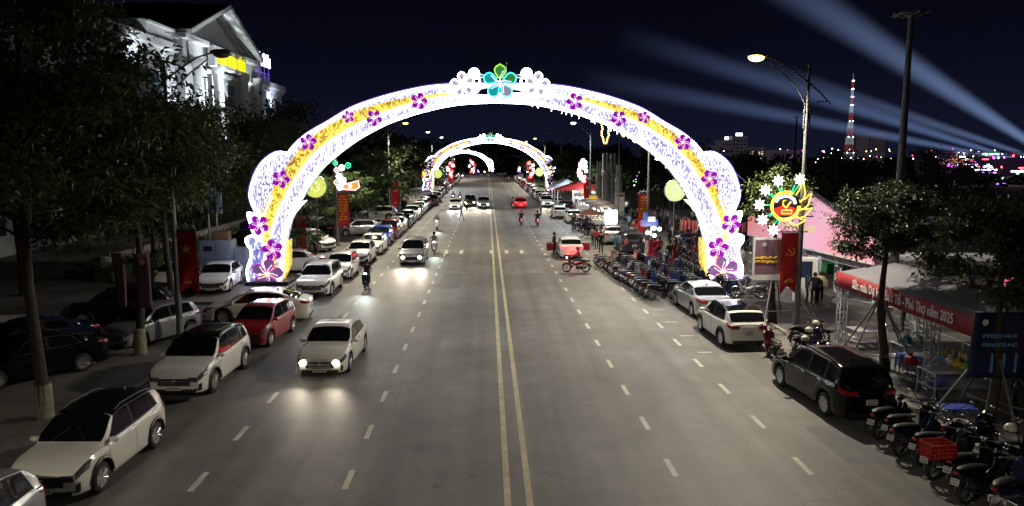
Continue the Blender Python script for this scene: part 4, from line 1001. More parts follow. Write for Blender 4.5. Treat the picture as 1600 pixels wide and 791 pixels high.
for i in range(9): spots.append((14.6+R.random()*2.2, 96+i*18+R.random()*6, 'far' if i % 2 else 'far2', .66+R.random()*.14, 'right'))
for i in range(9): spots.append((24+R.random()*12, 86+i*20+R.random()*9, 'far', .7+R.random()*.18, 'outer right'))
for i in range(8): spots.append((-30+i*9+R.random()*4, 300+R.random()*22, 'far', .95+R.random()*.3, 'end'))
cnt = {}
for (x, y, k, s, wh) in spots:
    cnt[wh] = cnt.get(wh, 0)+1
    lb = {'left': 'dark roadside tree, %s on the left beyond the arch', 'outer left': 'tall dark tree, %s in the row behind the left lot', 'right': 'dark roadside tree, %s on the right beyond the arch',
          'outer right': 'dark park tree, %s behind the right plaza', 'end': 'dark tree closing the road end, %s from the left'}[wh] % ordn[cnt[wh]-1]
    tree(k, x, y, lb, GT, s=s, rz=R.random()*6, z=-.1)
# far-off wood along the right horizon: one mass
lv = MB(); rr = random.Random(4); vs = []; fs = []
for i in range(15000):
    a = rr.random(); x = 20+a*330; y = 170+rr.random()*180+(60 if x < 60 else 0); h = (4.2+2.0*math.sin(x*.09)+1.4*math.sin(x*.31+1)+1.2*mnoise.noise(Vector((x*.1, y*.1, 0))))*rr.random()**.5
    p = Vector((x, y, h)); L_ = rr.uniform(.9, 2.0); d = Vector((rr.gauss(0, 1), rr.gauss(0, 1), rr.gauss(0, .5))).normalized(); s_ = d.orthogonal().normalized(); o = len(vs)
    vs += [p, p+d*L_*.5+s_*L_*.4, p+d*L_, p+d*L_*.5-s_*L_*.4]; fs += [(o, o+1, o+2, o+3)]
lv.v = [tuple(v) for v in vs]; lv.f = fs; lv.m = [0]*len(fs)
tag(obj('distant_wood', lv.mesh('distant_wood', M['leafc'])), kind='stuff')
# hedges on the left terrace
def hedge(name, x0, x1, y0, y1, z0, z1, n, label):
    rr = random.Random(int(abs(x0)*7+y0)); vs = []; fs = []
    for i in range(n):
        p = Vector((rr.uniform(x0, x1), rr.uniform(y0, y1), z0+(z1-z0)*rr.random()**.6)); L_ = rr.uniform(.12, .26); d = Vector((rr.gauss(0, 1), rr.gauss(0, 1), rr.gauss(.3, .6))).normalized(); s_ = d.orthogonal().normalized(); o = len(vs)
        vs += [p, p+d*L_*.5+s_*L_*.3, p+d*L_, p+d*L_*.5-s_*L_*.3]; fs += [(o, o+1, o+2, o+3)]
    mb = MB(); mb.v = [tuple(v) for v in vs]; mb.f = fs; mb.m = [0]*len(fs); mb.box(((x0+x1)/2, (y0+y1)/2, (z0+z1)/2-.1), (x1-x0-.3, y1-y0-.3, z1-z0-.2))
    return tag(obj(name, mb.mesh(name, M['leafb'])), label, 'hedge')
hedge('hedge', -23.6, -22.2, 44, 96, 0, .95, 9000, 'dark clipped hedge in front of the pale terrace wall')
hedge('hedge', -27.2, -25.6, 60, 108, 1.2, 2.3, 7000, 'hedge on the terrace below the white building')
ibox('terrace', (-38, 82, .35), (28, 72, 1.3), M['pavers'])['kind'] = 'structure'
w = ibox('terrace_wall', (-23.85, 82, .72), (.3, 72, 1.2), M['concrete'], b=.03); tag(w, 'long pale terrace wall behind the hedge on the left', 'wall')
w = empty('garden_wall', (0, 0, 0), 0, 'low pale garden wall with square posts behind the left lot', 'wall')
for i in range(9):
    y = 31+i*6.2; ibox('post', (-25.2-.02*i, y, .55) if y < 29 else (-24.4, y if y < 29 else y-2.5, .6), (.45, .45, 1.25), M['wallwhite'], w, b=.03) if y < 32 else None
for i in range(4):
    ibox('post', (-24.6, 14+i*5, .65), (.45, .45, 1.3), M['wallwhite'], w, b=.03); ibox('wall_panel', (-24.6, 16.5+i*5, .5), (.22, 4.5, .8), M['wallwhite'], w)
pl = empty('brick_planter', (-21.3, 30, .004), .05, 'low red brick planter with pale coping at the dark left edge', 'planter')
mb = MB(); mb.box((0, 0, .4), (6, 1.2, .8)); obj('core', mb.mesh('core', M['concrete']), pl)
brickm = pm('red_brick', (.24, .07, .04), .85, 0, .35, 2.3, bump=.3); bm_ = MB().bbox((0, 0, 0), (.46, .05, .17), .008).mesh('brick', brickm)
for r_ in range(4):
    for i in range(12): obj('brick', bm_, pl, (-2.75+.5*i+(.25 if r_ % 2 else 0)-.02, -.625, .1+.19*r_))
ibox('coping', (0, -.05, .86), (6.2, 1.4, .1), M['concrete'], pl, b=.02)
# stairs
st = empty('garden_stairs', (-19.5, 84, .004), 0, 'pale edged stairs rising to the terrace behind the parked cars', 'stairs')
for i in range(8): ibox('step', (-.4*i, 0, .07+.08*i), (.4, 9, .14+.16*i), M['concrete'], st, b=.015)

# ================================================================ WHITE BUILDING WITH GABLE (left)
M['shingle'] = pm('dark_roof', (.03, .03, .035), .8, 0, .2, 2); M['winglass'] = pm('window_glass', (.03, .07, .09), .08, 0, .3, .6, spec=.8)
M['yellowled'] = emat('yellow_sign_letters', (.85, .72, .01), 1.0); M['violetwhite'] = emat('violet_white_sign_letters', (.86, .78, 1), 4)
B = empty('gabled_building', (-30, 87.9, 0), 0, 'big white building with a gable and glowing yellow sign, upper left', 'building')
def bb(name, x0, x1, y0, y1, z0, z1, mat='wallwhite', par=None, b=0): return ibox(name, ((x0+x1)/2+30 if par is None or par is B else (x0+x1)/2, (y0+y1)/2-84.5, (z0+z1)/2), (abs(x1-x0), abs(y1-y0), abs(z1-z0)), M[mat], B if par is None else par, b=b)
bb('wing', -55, -31.2, 40, 73.2, 0, 17.6); bb('wing', -55, -31.2, 96.1, 112, 0, 17.0); bb('portico', -55, -30.3, 73.2, 96.1, 0, 19.0)
bb('cornice', -55, -30.6, 39.5, 73.2, 17.6, 18.5, b=.1); bb('cornice', -54.5, -31.0, 40, 73.2, 17.1, 17.6)
bb('cornice', -55, -30.7, 96.15, 112.6, 17.0, 17.9, b=.1); bb('cornice', -55, -30.9, 96.15, 112.3, 16.6, 17.0)
bb('cornice', -55, -29.6, 72.4, 96.8, 19.0, 19.6, b=.08); bb('cornice', -55, -29.9, 72.8, 96.4, 16.3, 16.75, b=.05); bb('string_course', -55, -30.1, 73, 96.3, 12.4, 12.8, b=.05)
# gable: tympanum, raking cornices, roof planes, dentils
z0, za, ya, yb, ym = 19.6, 24.1, 72.4, 96.8, 84.6
mb = MB(); mb.prism([(ya+1.0-84.5, z0), (yb-1.0-84.5, z0), (ym-84.5, za-.75)], -24, -1.2, plane='YZ'); obj('tympanum', mb.mesh('tympanum', M['wallwhite']), B)
for s_ in (-1, 1):
    e0 = Vector((0, (ya if s_ < 0 else yb)-84.5-.5*(-s_)*-1, z0)); e1 = Vector((0, ym-84.5, za)); d = (e1-e0); ln = d.length; ang = math.atan2(d.z, d.y)
    mb = MB(); mb.box((0, 0, 0), (25.4, ln+.2, .42)); o = obj('raking_cornice', mb.mesh('raking_cornice', M['wallwhite']), B, ((-24+.9)/2-.3, (e0.y+e1.y)/2, (e0.z+e1.z)/2+.15), (ang, 0, 0))
    mb = MB(); mb.box((0, 0, 0), (25.2, ln+.3, .12)); obj('roof', mb.mesh('roof', M['shingle']), B, ((-24+.9)/2-.2, (e0.y+e1.y)/2, (e0.z+e1.z)/2+.44), (ang, 0, 0))
    mb = MB(); mb.box((0, 0, 0), (.5, ln*.86, .28)); obj('inner_moulding', mb.mesh('inner_moulding', M['wallwhite']), B, (-.95, (e0.y+e1.y)/2, (e0.z+e1.z)/2-.42), (ang, 0, 0))
    for k in range(22):
        f = .1+.8*k/21; p = e0.lerp(e1, f); mb = MB(); mb.box((0, 0, 0), (.34, .28, .24)); obj('dentil', mb.mesh('dentil', M['wallwhite']), B, (-.5, p.y, p.z-.18), (ang, 0, 0))
# side block with arched niche left of the gable
bb('attic_block', -36, -30.8, 66.5, 72.3, 18.5, 19.5, b=.05); bb('attic_cornice', -36.2, -30.6, 66.3, 72.35, 19.5, 19.8, b=.05)
mb = MB(); pts = [(.9*math.cos(a*PI/10), .2+.9*math.sin(a*PI/10)) for a in range(11)]+[(-.9, -.6), (.9, -.6)]; mb.prism(pts, 0, .06, plane='YZ'); obj('arched_niche', mb.mesh('arched_niche', M['darkmetal']), B, (-1.25, 69.4-84.5, 16.2))
# columns, windows
for y in (74.6, 80.2, 88.9, 94.6):
    mb = MB(); mb.lathe([(.75, 0), (.75, .5), (.55, .7), (.5, 15.2), (.62, 15.5), (.75, 15.8), (.75, 16.3)], n=14); obj('column', mb.mesh('column', M['wallwhite'], True, 35), B, (.55, y-84.5, 1.0))
frm = MB().box((0, 0, 0), (.18, 2.5, 2.9)).mesh('window_frame', M['wallwhite']); pane = MB().box((0, 0, 0), (.04, .66, 1.2)).mesh('pane', M['winglass'])
for zc in (3.6, 7.6, 11.0, 14.4):
    for y in (44, 49, 54, 59, 64, 69, 77.4, 82.6, 86.4, 91.8, 99.5, 104.5, 109.3):
        xw = 0.0 if 73 < y < 96 else -.95
        if zc > 14 and not 73 < y < 96: zc2 = 14.2
        else: zc2 = zc
        wf = obj('window', frm, B, (-.30+xw-.03+.05, y-84.5, zc2))
        for a in (-.76, 0, .76):
            for b_ in (-.66, .66): obj('pane', pane, wf, (.09, a, b_))
mb = MB()
for y in range(41, 112, 3):
    if 73 < y < 97: continue
    mb.tube((-1.1, y-84.5, 1), (-1.1, y-84.5, 1), .1)
# sign boards
sg = bb('sign_panel', -29.95, -29.2, 78.8, 89.3, 17.05, 19.3, b=.04)
def glyphs(mb, y0, y1, z0, z1, n, x, seed, thick=.08, gap=(), axis='Y', w=.13):
    rr = random.Random(seed); cw = (y1-y0)/n
    def P(a, b): return (x, a, b) if axis == 'Y' else (a, x, b)
    for i in range(n):
        if i in gap: continue
        a, b_ = y0+cw*(i+.14), y0+cw*(i+.86); k = rr.randrange(5); t = cw*w
        tb = lambda p, q_: mb.tube(P(*p), P(*q_), t, n=4)
        tb((a, z0), (a, z1))
        if k in (0, 1): tb((b_, z0), (b_, z1)); tb((a, (z0+z1)/2), (b_, (z0+z1)/2)) if k == 0 else tb((a, z1), (b_, z0))
        if k in (2,): tb((a, z1), (b_, z1)); tb((a, z0), (b_, z0)); tb((b_, z0), (b_, z1))
        if k == 3: tb(((a+b_)/2, z0), ((a+b_)/2, z1)); tb((a, z1), (b_, z1))
        if k == 4: tb((a, z1), (b_, z1)); tb((a, (z0+z1)/2), (b_, (z0+z1)/2)); tb((a, z0), (b_, z0))
        if rr.random() < .35: tb((a+cw*.3, z1+(z1-z0)*.14), (a+cw*.55, z1+(z1-z0)*.3))
mb = MB(); glyphs(mb, -5.0, 4.3, 17.45, 18.65, 17, .84, 5, gap=(5, 11)); obj('sign_lettering', mb.mesh('sign_lettering', M['yellowled']), B)
mb = MB(); glyphs(mb, 96.9-84.5, 104.6-84.5, 19.7, 21.0, 12, -.7, 9, gap=(6,), w=.17); o = obj('roof_sign_lettering', mb.mesh('roof_sign_lettering', M['violetwhite']), B)
mb = MB()
for y in (13, 15.5, 18, 20): mb.tube((-.9, y, 17.8), (-.9, y, 21.0), .05, n=5)
mb.tube((-.9, 12.5, 18.8), (-.9, 20.4, 18.8), .05, n=5); obj('roof_sign_frame', mb.mesh('roof_sign_frame', M['ledviolet']), B)
bb('roof_vent', -36, -33, 106, 108.5, 17.9, 20.2, b=.05); bb('balustrade', -33.5, -31, 97, 105, 17.9, 18.6)
def flood(x, y, z, tx, ty, tz, pw, col=(.82, .93, 1), size=95, label='small floodlight'):
    l = bpy.data.lights.new('floodlight', 'SPOT'); l.energy = pw*2.6; l.color = col; l.spot_size = math.radians(size); l.spot_blend = .7; l.shadow_soft_size = .2
    o = bpy.data.objects.new('floodlight', l); COL.objects.link(o); o.location = (x, y, z); o.rotation_euler = Vector((tx-x, ty-y, tz-z)).to_track_quat('-Z', 'Y').to_euler(); return o
for k, (x, y, z, tx, ty, tz, pw, c) in enumerate(((-28.3, 94.5, 15.2, -30.2, 95.3, 17.5, 420, (.85,.95,1)), (-27, 84, 12, -30.3, 84.5, 17.5, 1300, (.8,.92,1)), (-26, 76, 10, -30.3, 77, 16, 1300, (.82,.92,1)),
        (-24.5, 85, 2.5, -30.3, 85, 18, 8000, (.9,.95,1)), (-29.5, 108, 14.5, -31.4, 109, 16, 350, (.7,.75,1)), (-29.3, 105, 9, -31.4, 106, 12, 350, (.6,.65,1)), (-28.5, 67, 15.5, -31.3, 68, 18, 300, (.8,.92,1)), (-26.5, 96, 2.2, -31, 98, 3, 900, (.8,1,.8)))):
    flood(x, y, z, tx, ty, tz, pw, c)
    t = empty('floodlight', (x, y, z), math.atan2(tx-x, -(ty-y))+PI, 'floodlight aimed at the white building, %s of its set' % ordn[k], 'floodlight', 'floodlights on the white building')
    mb = MB(); mb.bbox((0, -.1, 0), (.4, .12, .3), .02); obj('housing', mb.mesh('housing', M['darkmetal']), t)
    mb = MB(); mb.tube((0, -.1, -.15), (0, -.1, -.6 if z > 9 else -1.2), .03); obj('bracket', mb.mesh('bracket', M['darkmetal']), t)
# ================================================================ MOTORBIKES
def ell(mb, sections, n=10, m=0):
    """loft of ellipses: (x, z, half width y, half height z)"""
    vs = []; fs = []
    for x, z, w, h in sections:
        for k in range(n):
            a = 2*PI*k/n; vs.append((x, w*math.cos(a), z+h*math.sin(a)))
    N = len(sections)
    for i in range(N-1):
        for k in range(n): fs.append((i*n+k, i*n+(k+1) % n, (i+1)*n+(k+1) % n, (i+1)*n+k))
    fs.append(tuple(range(n-1, -1, -1))); fs.append(tuple((N-1)*n+k for k in range(n))); mb.add(vs, fs, m); return mb
def bike_meshes(kind):
    D = {}; r = .27 if kind == 'scooter' else .30; xf, xr = .63, -.60
    mb = MB(); pts = [(math.cos(a*PI/9)*(r-.045), 0, math.sin(a*PI/9)*(r-.045)) for a in range(18)]; mb.path(pts, .047, 7, closed=True); D['tyre'] = mb.mesh('wheel', M['tyre'], True)
    mb = MB(); pts = [(math.cos(a*PI/9)*(r-.085), 0, math.sin(a*PI/9)*(r-.085)) for a in range(18)]; mb.path(pts, .014, 5, closed=True)
    for k in range(5 if kind == 'scooter' else 10): a = 2*PI*k/(5 if kind == 'scooter' else 10); mb.tube((0, 0, 0), (math.cos(a)*(r-.08), 0, math.sin(a)*(r-.08)), .014 if kind == 'scooter' else .005, n=4)
    mb.lathe([(.04, -.05), (.04, .05)], axis='Y', n=8); D['rim'] = mb.mesh('rim', M['rim'], True)
    b = MB()
    if kind == 'scooter':
        ell(b, [(-.88, .74, .04, .03), (-.78, .73, .10, .07), (-.55, .66, .145, .13), (-.25, .60, .15, .15), (.0, .50, .14, .14), (.10, .40, .13, .09)])
        ell(b, [(.10, .34, .15, .05), (.30, .33, .15, .05), (.42, .40, .16, .06)])
        b.prism([(.38, .32), (.46, .32), (.60, .88), (.54, .95), (.46, .90)], -.19, .19); b.prism([(.46, .45), (.58, .50), (.64, .84), (.60, .92)], -.10, .10)
        ell(b, [(.40, .95, .10, .04), (.50, .99, .14, .07), (.60, .96, .10, .06), (.66, .93, .05, .04)])
    else:
        ell(b, [(-.86, .70, .03, .03), (-.72, .72, .09, .05), (-.45, .67, .12, .10), (-.15, .58, .11, .12), (.08, .50, .07, .08), (.32, .62, .05, .06), (.44, .80, .06, .06)])
        b.prism([(.30, .36), (.40, .34), (.50, .80), (.42, .88), (.34, .70)], -.17, -.11); b.prism([(.30, .36), (.40, .34), (.50, .80), (.42, .88), (.34, .70)], .11, .17)
        ell(b, [(.42, .92, .08, .05), (.52, .98, .10, .07), (.62, .95, .07, .05)]); 
        for s in (-.06, .06): b.tube((-.62, s*1.6, .76), (-.86, s*1.5, .78), .012, n=5)
    for s in (-1, 1): pass
    D['body'] = b.mesh('body', M['black'], True, 40)
    b = MB(); ell(b, [(-.84, .80, .05, .02), (-.70, .815, .12, .045), (-.40, .80, .135, .05), (-.10, .765, .12, .045), (.06, .745, .06, .03)]); D['seat'] = b.mesh('seat', M['seat'], True)
    b = MB()
    pts = [(xf+r*1.1*math.cos(a), 0, r+r*1.12*math.sin(a)) for a in [PI*(.15+.75*k/8) for k in range(9)]]
    for s in (-.05, 0, .05): b.path([(p[0], s, p[2]) for p in pts], .022, 5)
    D['fender'] = b.mesh('front_fender', M['black'], True)
    b = MB(); 
    for s in (-.075, .075): b.tube((xf, s, r), (.50, s*.8, .78), .022, n=6)
    b.tube((.50, 0, .70), (.42, 0, 1.0), .025, n=6); b.path([(.34, -.34, 1.03), (.40, -.18, 1.03), (.45, 0, .99), (.40, .18, 1.03), (.34, .34, 1.03)], .014, 6)
    for s in (-1, 1): b.tube((.38, s*.24, 1.03), (.32, s*.36, 1.03), .02, n=6); b.tube((.40, s*.20, 1.04), (.40, s*.26, 1.20), .007, n=4)
    D['handlebar'] = b.mesh('handlebar', M['darkmetal'], True)
    D['mirrors'] = []
    for s in (-1, 1): b = MB(); b.ball((.40, s*.27, 1.22), (.02, .065, .04), 8, 6); D['mirrors'].append(b.mesh('mirror', M['chrome'], True))
    b = MB(); b.ball((.635, 0, .955), (.03, .085, .05), 8, 6); D['headlight'] = b.mesh('headlight', M['lampglass'], True)
    b = MB(); b.ball((-.885, 0, .73), (.03, .07, .04), 8, 6); D['tail_light'] = b.mesh('tail_light', M['tailglass'], True)
    b = MB(); b.box((0, 0, 0), (.012, .19, .14)); 
    for i in range(4):
        for j in (-.03, .03): b.box((-.008, -.06+.04*i, j), (.004, .02, .04), m=1)
    D['plate'] = b.mesh('licence_plate', [M['plate'], M['plateink']])
    b = MB(); b.path([(-.10, -.13, .26), (-.45, -.16, .30), (-.85, -.17, .42)], [.03, .05, .045], 8); D['exhaust'] = b.mesh('exhaust', M['chrome'], True)
    b = MB(); b.box((-.18, 0, .32), (.42, .22, .2)); b.tube((-.15, .12, .30), (xr, .12, r), .03, n=5); b.tube((-.15, -.12, .30), (xr, -.12, r), .03, n=5); b.path([(-.1, -.1, .2), (-.12, -.22, .02)], .012, 5)
    b.tube((-.55, .13, r), (-.6, .13, .66), .022, n=5); b.path([(-.72, 0, .62), (-.92, 0, .45), (-.97, 0, .33)], [.05, .04, .03], 5); D['engine'] = b.mesh('engine_and_swingarm', M['darkmetal'], True)
    D.update(r=r, xf=xf, xr=xr); return D
BK = {k: bike_meshes(k) for k in ('scooter', 'moped')}
def bike(kind, x, y, head, color, label, group=None, lit=False, tail=False, full=True, lean=-6, z=None, plate=True, name='motorbike', steer=0):
    D = BK[kind]; root = empty(name, (x, y, groundz(x, y) if z is None else z), math.radians(head), label, 'motorbike', group); root.rotation_euler = (math.radians(lean), 0, math.radians(head))
    obj('body', D['body'], root, mats=[M[color]]); obj('seat', D['seat'], root)
    for xx in (D['xf'], D['xr']):
        w = obj('wheel', D['tyre'], root, (xx, 0, D['r']-.0))
        obj('rim', D['rim'], w)
    obj('handlebar', D['handlebar'], root); obj('front_fender', D['fender'], root, mats=[M[color]])
    obj('tail_light', D['tail_light'], root, mats=[M['taillit']] if tail else None)
    obj('engine_and_swingarm', D['engine'], root)
    if full:
        obj('headlight', D['headlight'], root, mats=[M['headlitw' if lit == 'w' else 'headlit']] if lit else None); [obj('mirror', g, root) for g in D['mirrors']]; obj('exhaust', D['exhaust'], root)
    if plate: obj('licence_plate', D['plate'], root, (-.955, 0, .56), (0, .35, 0))
    if lit:
        l = bpy.data.lights.new('headlight_beam', 'SPOT'); l.energy = 160; l.color = (1, .9, .7) if lit != 'w' else (.85, 1, .9); l.spot_size = math.radians(60); l.spot_blend = .8; l.shadow_soft_size = .05
        lo = bpy.data.objects.new('headlight_beam', l); COL.objects.link(lo); lo.parent = root; lo.location = (.70, 0, .95); lo.rotation_euler = Vector((1, 0, -.2)).to_track_quat('-Z', 'Y').to_euler()
    return root

# ================================================================ PEOPLE
def person_mesh(key, J, female=False, dress=False, helmet=False):
    """J: joints in metres, facing +X. one continuous skinned body; material by region"""
    names = ['pelvis','waist','chest','neck','head','crown','lsh','lel','lwr','lha','rsh','rel','rwr','rha','lhip','lkn','lan','lto','rhip','rkn','ran','rto']
    rad = dict(pelvis=.125, waist=.115, chest=.135, neck=.052, head=.092, crown=.085, lsh=.062, lel=.042, lwr=.030, lha=.034, lhip=.088, lkn=.062, lan=.042, lto=.038)
    for k in list(rad):
        if k[0] == 'l' and k != 'l': rad['r'+k[1:]] = rad[k]
    edges = [('pelvis','waist'),('waist','chest'),('chest','neck'),('neck','head'),('head','crown'),('chest','lsh'),('lsh','lel'),('lel','lwr'),('lwr','lha'),('chest','rsh'),('rsh','rel'),('rel','rwr'),('rwr','rha'),
             ('pelvis','lhip'),('lhip','lkn'),('lkn','lan'),('lan','lto'),('pelvis','rhip'),('rhip','rkn'),('rkn','ran'),('ran','rto')]
    me = bpy.data.meshes.new('p'); idx = {n: i for i, n in enumerate(names)}
    me.from_pydata([J[n] for n in names], [(idx[a], idx[b]) for a, b in edges], []); o = bpy.data.objects.new('p', me); COL.objects.link(o)
    sk = o.modifiers.new('s', 'SKIN'); sk.use_smooth_shade = True
    for i, n in enumerate(names):
        r = rad[n]*(.93 if female else 1); me.skin_vertices[0].data[i].radius = (r*(1.25 if n in ('chest', 'pelvis', 'waist') else 1), r); me.skin_vertices[0].data[i].use_root = (n == 'pelvis')
    o.modifiers.new('d', 'SUBSURF').levels = 1
    dg = bpy.context.evaluated_depsgraph_get(); ev = bpy.data.meshes.new_from_object(o.evaluated_get(dg)); bpy.data.objects.remove(o)
    # fingers: small tapered chains at each hand
    mb = MB(); mb.v = [tuple(v.co) for v in ev.vertices]; mb.f = [tuple(p.vertices) for p in ev.polygons]; mb.m = [0]*len(mb.f)
    for s in 'lr':
        w, h = Vector(J[s+'wr']), Vector(J[s+'ha']); d = (h-w).normalized(); sd = d.cross(Vector((0, 1, 0)));
        sd = Vector((1, 0, 0)) if sd.length < .1 else sd.normalized()
        for k, (off, ln) in enumerate(((-.026, .062), (-.009, .075), (.009, .078), (.024, .06))):
            p0 = h+sd*off; mb.path([p0, p0+d*ln*.6, p0+d*ln+sd.cross(d)*.02], [.010, .009, .006], 5, m=0)
        mb.path([w+d*.03+sd*-.03, w+d*.05+sd*-.055, w+d*.09+sd*-.06], [.012, .011, .008], 5, m=0)
    # region materials: 0 skin 1 top 2 trousers 3 shoes
    import itertools
    def near(p):
        best = None
        for a, b in edges:
            A, B_ = Vector(J[a]), Vector(J[b]); t = max(0, min(1, (p-A).dot(B_-A)/max(1e-9, (B_-A).length_squared))); dd = (p-A.lerp(B_, t)).length
            if best is None or dd < best[0]: best = (dd, a, b, t)
        return best
    reg = []
    for f in mb.f:
        c = sum((Vector(mb.v[i]) for i in f), Vector())/len(f); _, a, b, t = near(c)
        if b in ('crown', 'head') or (b == 'neck' and t > .75): m_ = 0
        elif b in ('lha', 'rha'): m_ = 0
        elif b in ('lto', 'rto') or (b in ('lan', 'ran') and t > .9): m_ = 3
        elif b in ('lkn', 'rkn', 'lan', 'ran', 'lhip', 'rhip'): m_ = 2
        else: m_ = 1
        reg.append(m_)
    mb.m = reg
    body = mb.mesh('body', [M['skin'], M['c_black'], M['c_navy'], M['c_black']], True, 70)
    hd = Vector(J['head']); cr = Vector(J['crown']); up = (cr-hd).normalized()
    hm = MB(); hc = hd.lerp(cr, .55)-Vector((.018, 0, 0)); hm.ball(hc, (.108, .098, .115) if not helmet else (.14, .125, .13), 12, 8)
    if female: hm.ball(hc+Vector((-.055, 0, -.12)), (.06, .085, .17), 8, 6)
    hair = hm.mesh('helmet' if helmet else 'hair', M['hair'] if not helmet else M['black'], True)
    fc = MB(); f0 = hd.lerp(cr, .25)+Vector((.088, 0, 0)); fc.ball(f0+Vector((.012, 0, -.01)), (.014, .012, .02), 6, 5); 
    for s in (-1, 1): fc.ball(f0+Vector((.0, s*.033, .018)), (.008, .012, .007), 6, 4, m=1); fc.ball(hd.lerp(cr, .2)+Vector((-.01, s*.092, 0)), (.018, .012, .028), 6, 5)
    fc.tube(f0+Vector((.0, -.022, -.045)), f0+Vector((.0, .022, -.045)), .006, n=4, m=2)
    face = fc.mesh('face', [M['skin'], M['hair'], M['c_red']], True)
    dr = None
    if dress:
        dm = MB(); p = Vector(J['pelvis']); secs = []
        n = 12; vs = []; fs = []
        for i, (dz, rx, ry) in enumerate(((.42, .14, .19), (.20, .125, .16), (0, .16, .19), (-.4, .20, .22), (-.75, .24, .26))):
            for k in range(n): a = 2*PI*k/n; vs.append((p.x+rx*math.cos(a)*(1+.06*math.sin(3*a)*i/4), p.y+ry*math.sin(a), p.z+dz))
        for i in range(4):
            for k in range(n): fs.append((i*n+k, i*n+(k+1) % n, (i+1)*n+(k+1) % n, (i+1)*n+k))
        dm.add(vs, fs); dr = dm.mesh('long_dress', M['c_red'], True)
    return dict(body=body, hair=hair, face=face, dress=dr, helmet=helmet)
def base_stand(la=(.02, 0), ra=(.02, 0), step=.0, bend=0):
    J = dict(pelvis=(0, 0, .93), waist=(0, 0, 1.08), chest=(.0+bend*.1, 0, 1.31), neck=(.01+bend*.15, 0, 1.47), head=(.03+bend*.2, 0, 1.56), crown=(.03+bend*.22, 0, 1.66),
             lsh=(0+bend*.1, .18, 1.40), lel=(-.02+la[0]*.4, .235, 1.13), lwr=(.05+la[0], .225+la[1], .90+abs(la[0])*.6), lha=(.08+la[0]*1.2, .22+la[1], .83+abs(la[0])*.65),
             rsh=(0+bend*.1, -.18, 1.40), rel=(-.02+ra[0]*.4, -.235, 1.13), rwr=(.05+ra[0], -.225-ra[1], .90+abs(ra[0])*.6), rha=(.08+ra[0]*1.2, -.22-ra[1], .83+abs(ra[0])*.65),
             lhip=(step*.2, .09, .86), lkn=(step*.6+.03, .10, .49), lan=(step, .10, .09), lto=(step+.14, .11, .04), rhip=(-step*.2, -.09, .86), rkn=(-step*.4+.04, -.10, .49), ran=(-step, -.10, .10+step*.2), rto=(-step+.13, -.11, .04+step*.12))
    return J
Jr = dict(pelvis=(-.22, 0, .90), waist=(-.20, 0, 1.05), chest=(-.12, 0, 1.26), neck=(-.09, 0, 1.41), head=(-.06, 0, 1.50), crown=(-.06, 0, 1.60),
          lsh=(-.12, .18, 1.34), lel=(.06, .27, 1.13), lwr=(.27, .30, 1.07), lha=(.33, .31, 1.06), rsh=(-.12, -.18, 1.34), rel=(.06, -.27, 1.13), rwr=(.27, -.30, 1.07), rha=(.33, -.31, 1.06),
          lhip=(-.14, .11, .86), lkn=(.22, .20, .74), lan=(.22, .17, .38), lto=(.36, .17, .35), rhip=(-.14, -.11, .86), rkn=(.22, -.20, .74), ran=(.22, -.17, .38), rto=(.36, -.17, .35))
Js = dict(pelvis=(-.05, 0, .50), waist=(-.03, 0, .64), chest=(.03, 0, .86), neck=(.07, 0, 1.01), head=(.10, 0, 1.10), crown=(.10, 0, 1.20),
          lsh=(.03, .18, .95), lel=(.10, .25, .70), lwr=(.30, .20, .68), lha=(.37, .18, .69), rsh=(.03, -.18, .95), rel=(.10, -.25, .70), rwr=(.30, -.20, .68), rha=(.37, -.18, .69),
          lhip=(.03, .10, .47), lkn=(.40, .13, .48), lan=(.38, .13, .10), lto=(.52, .13, .04), rhip=(.03, -.10, .47), rkn=(.40, -.13, .48), ran=(.38, -.13, .10), rto=(.52, -.13, .04))
PM = dict(stand=person_mesh('stand', base_stand()), hands=person_mesh('hands', base_stand((.22, -.05), (.2, -.05))), walk=person_mesh('walk', base_stand((.16, 0), (-.18, 0), .28)),
          fstand=person_mesh('fstand', base_stand((.1, -.04), (.05, 0)), True), aodai=person_mesh('aodai', base_stand((.08, -.03), (.08, -.03)), True, True), ride=person_mesh('ride', Jr, helmet=True), sit=person_mesh('sit', Js), bend=person_mesh('bend', base_stand((.25, -.05), (.25, -.05), 0, 1.2)))
def person(pose, x, y, head, top, legs, label, group=None, hat=None, z=None, bag=False, s=1.0, shoes=None):
    P = PM[pose]; root = empty('person', (x, y, groundz(x, y) if z is None else z), math.radians(head), label, 'person', group); root.scale = (s, s, s)
    obj('body', P['body'], root, mats=[None, M['c_'+top], M['c_'+legs], M['c_'+shoes] if shoes else None])
    obj('helmet' if P['helmet'] else 'hair', P['hair'], root, mats=[M[hat]] if hat else None); obj('face', P['face'], root)
    if P['dress']: obj('long_dress', P['dress'], root, mats=[M['c_'+top]])
    return root
GB = 'motorbikes parked in dense rows before the arch'
bc = ['black', 'navy', 'black', 'darkgrey', 'darkblue', 'black', 'silver', 'navy', 'black', 'maroon', 'black', 'grey', 'darkblue']
bw = dict(darkgrey='dark grey', darkblue='dark blue', navy='blue black')
rows = [('front', 9.0, 37.6, 16), ('second', 10.55, 36.9, 17), ('third', 12.1, 37.4, 15), ('back', 13.6, 44.5, 8)]
n = 0
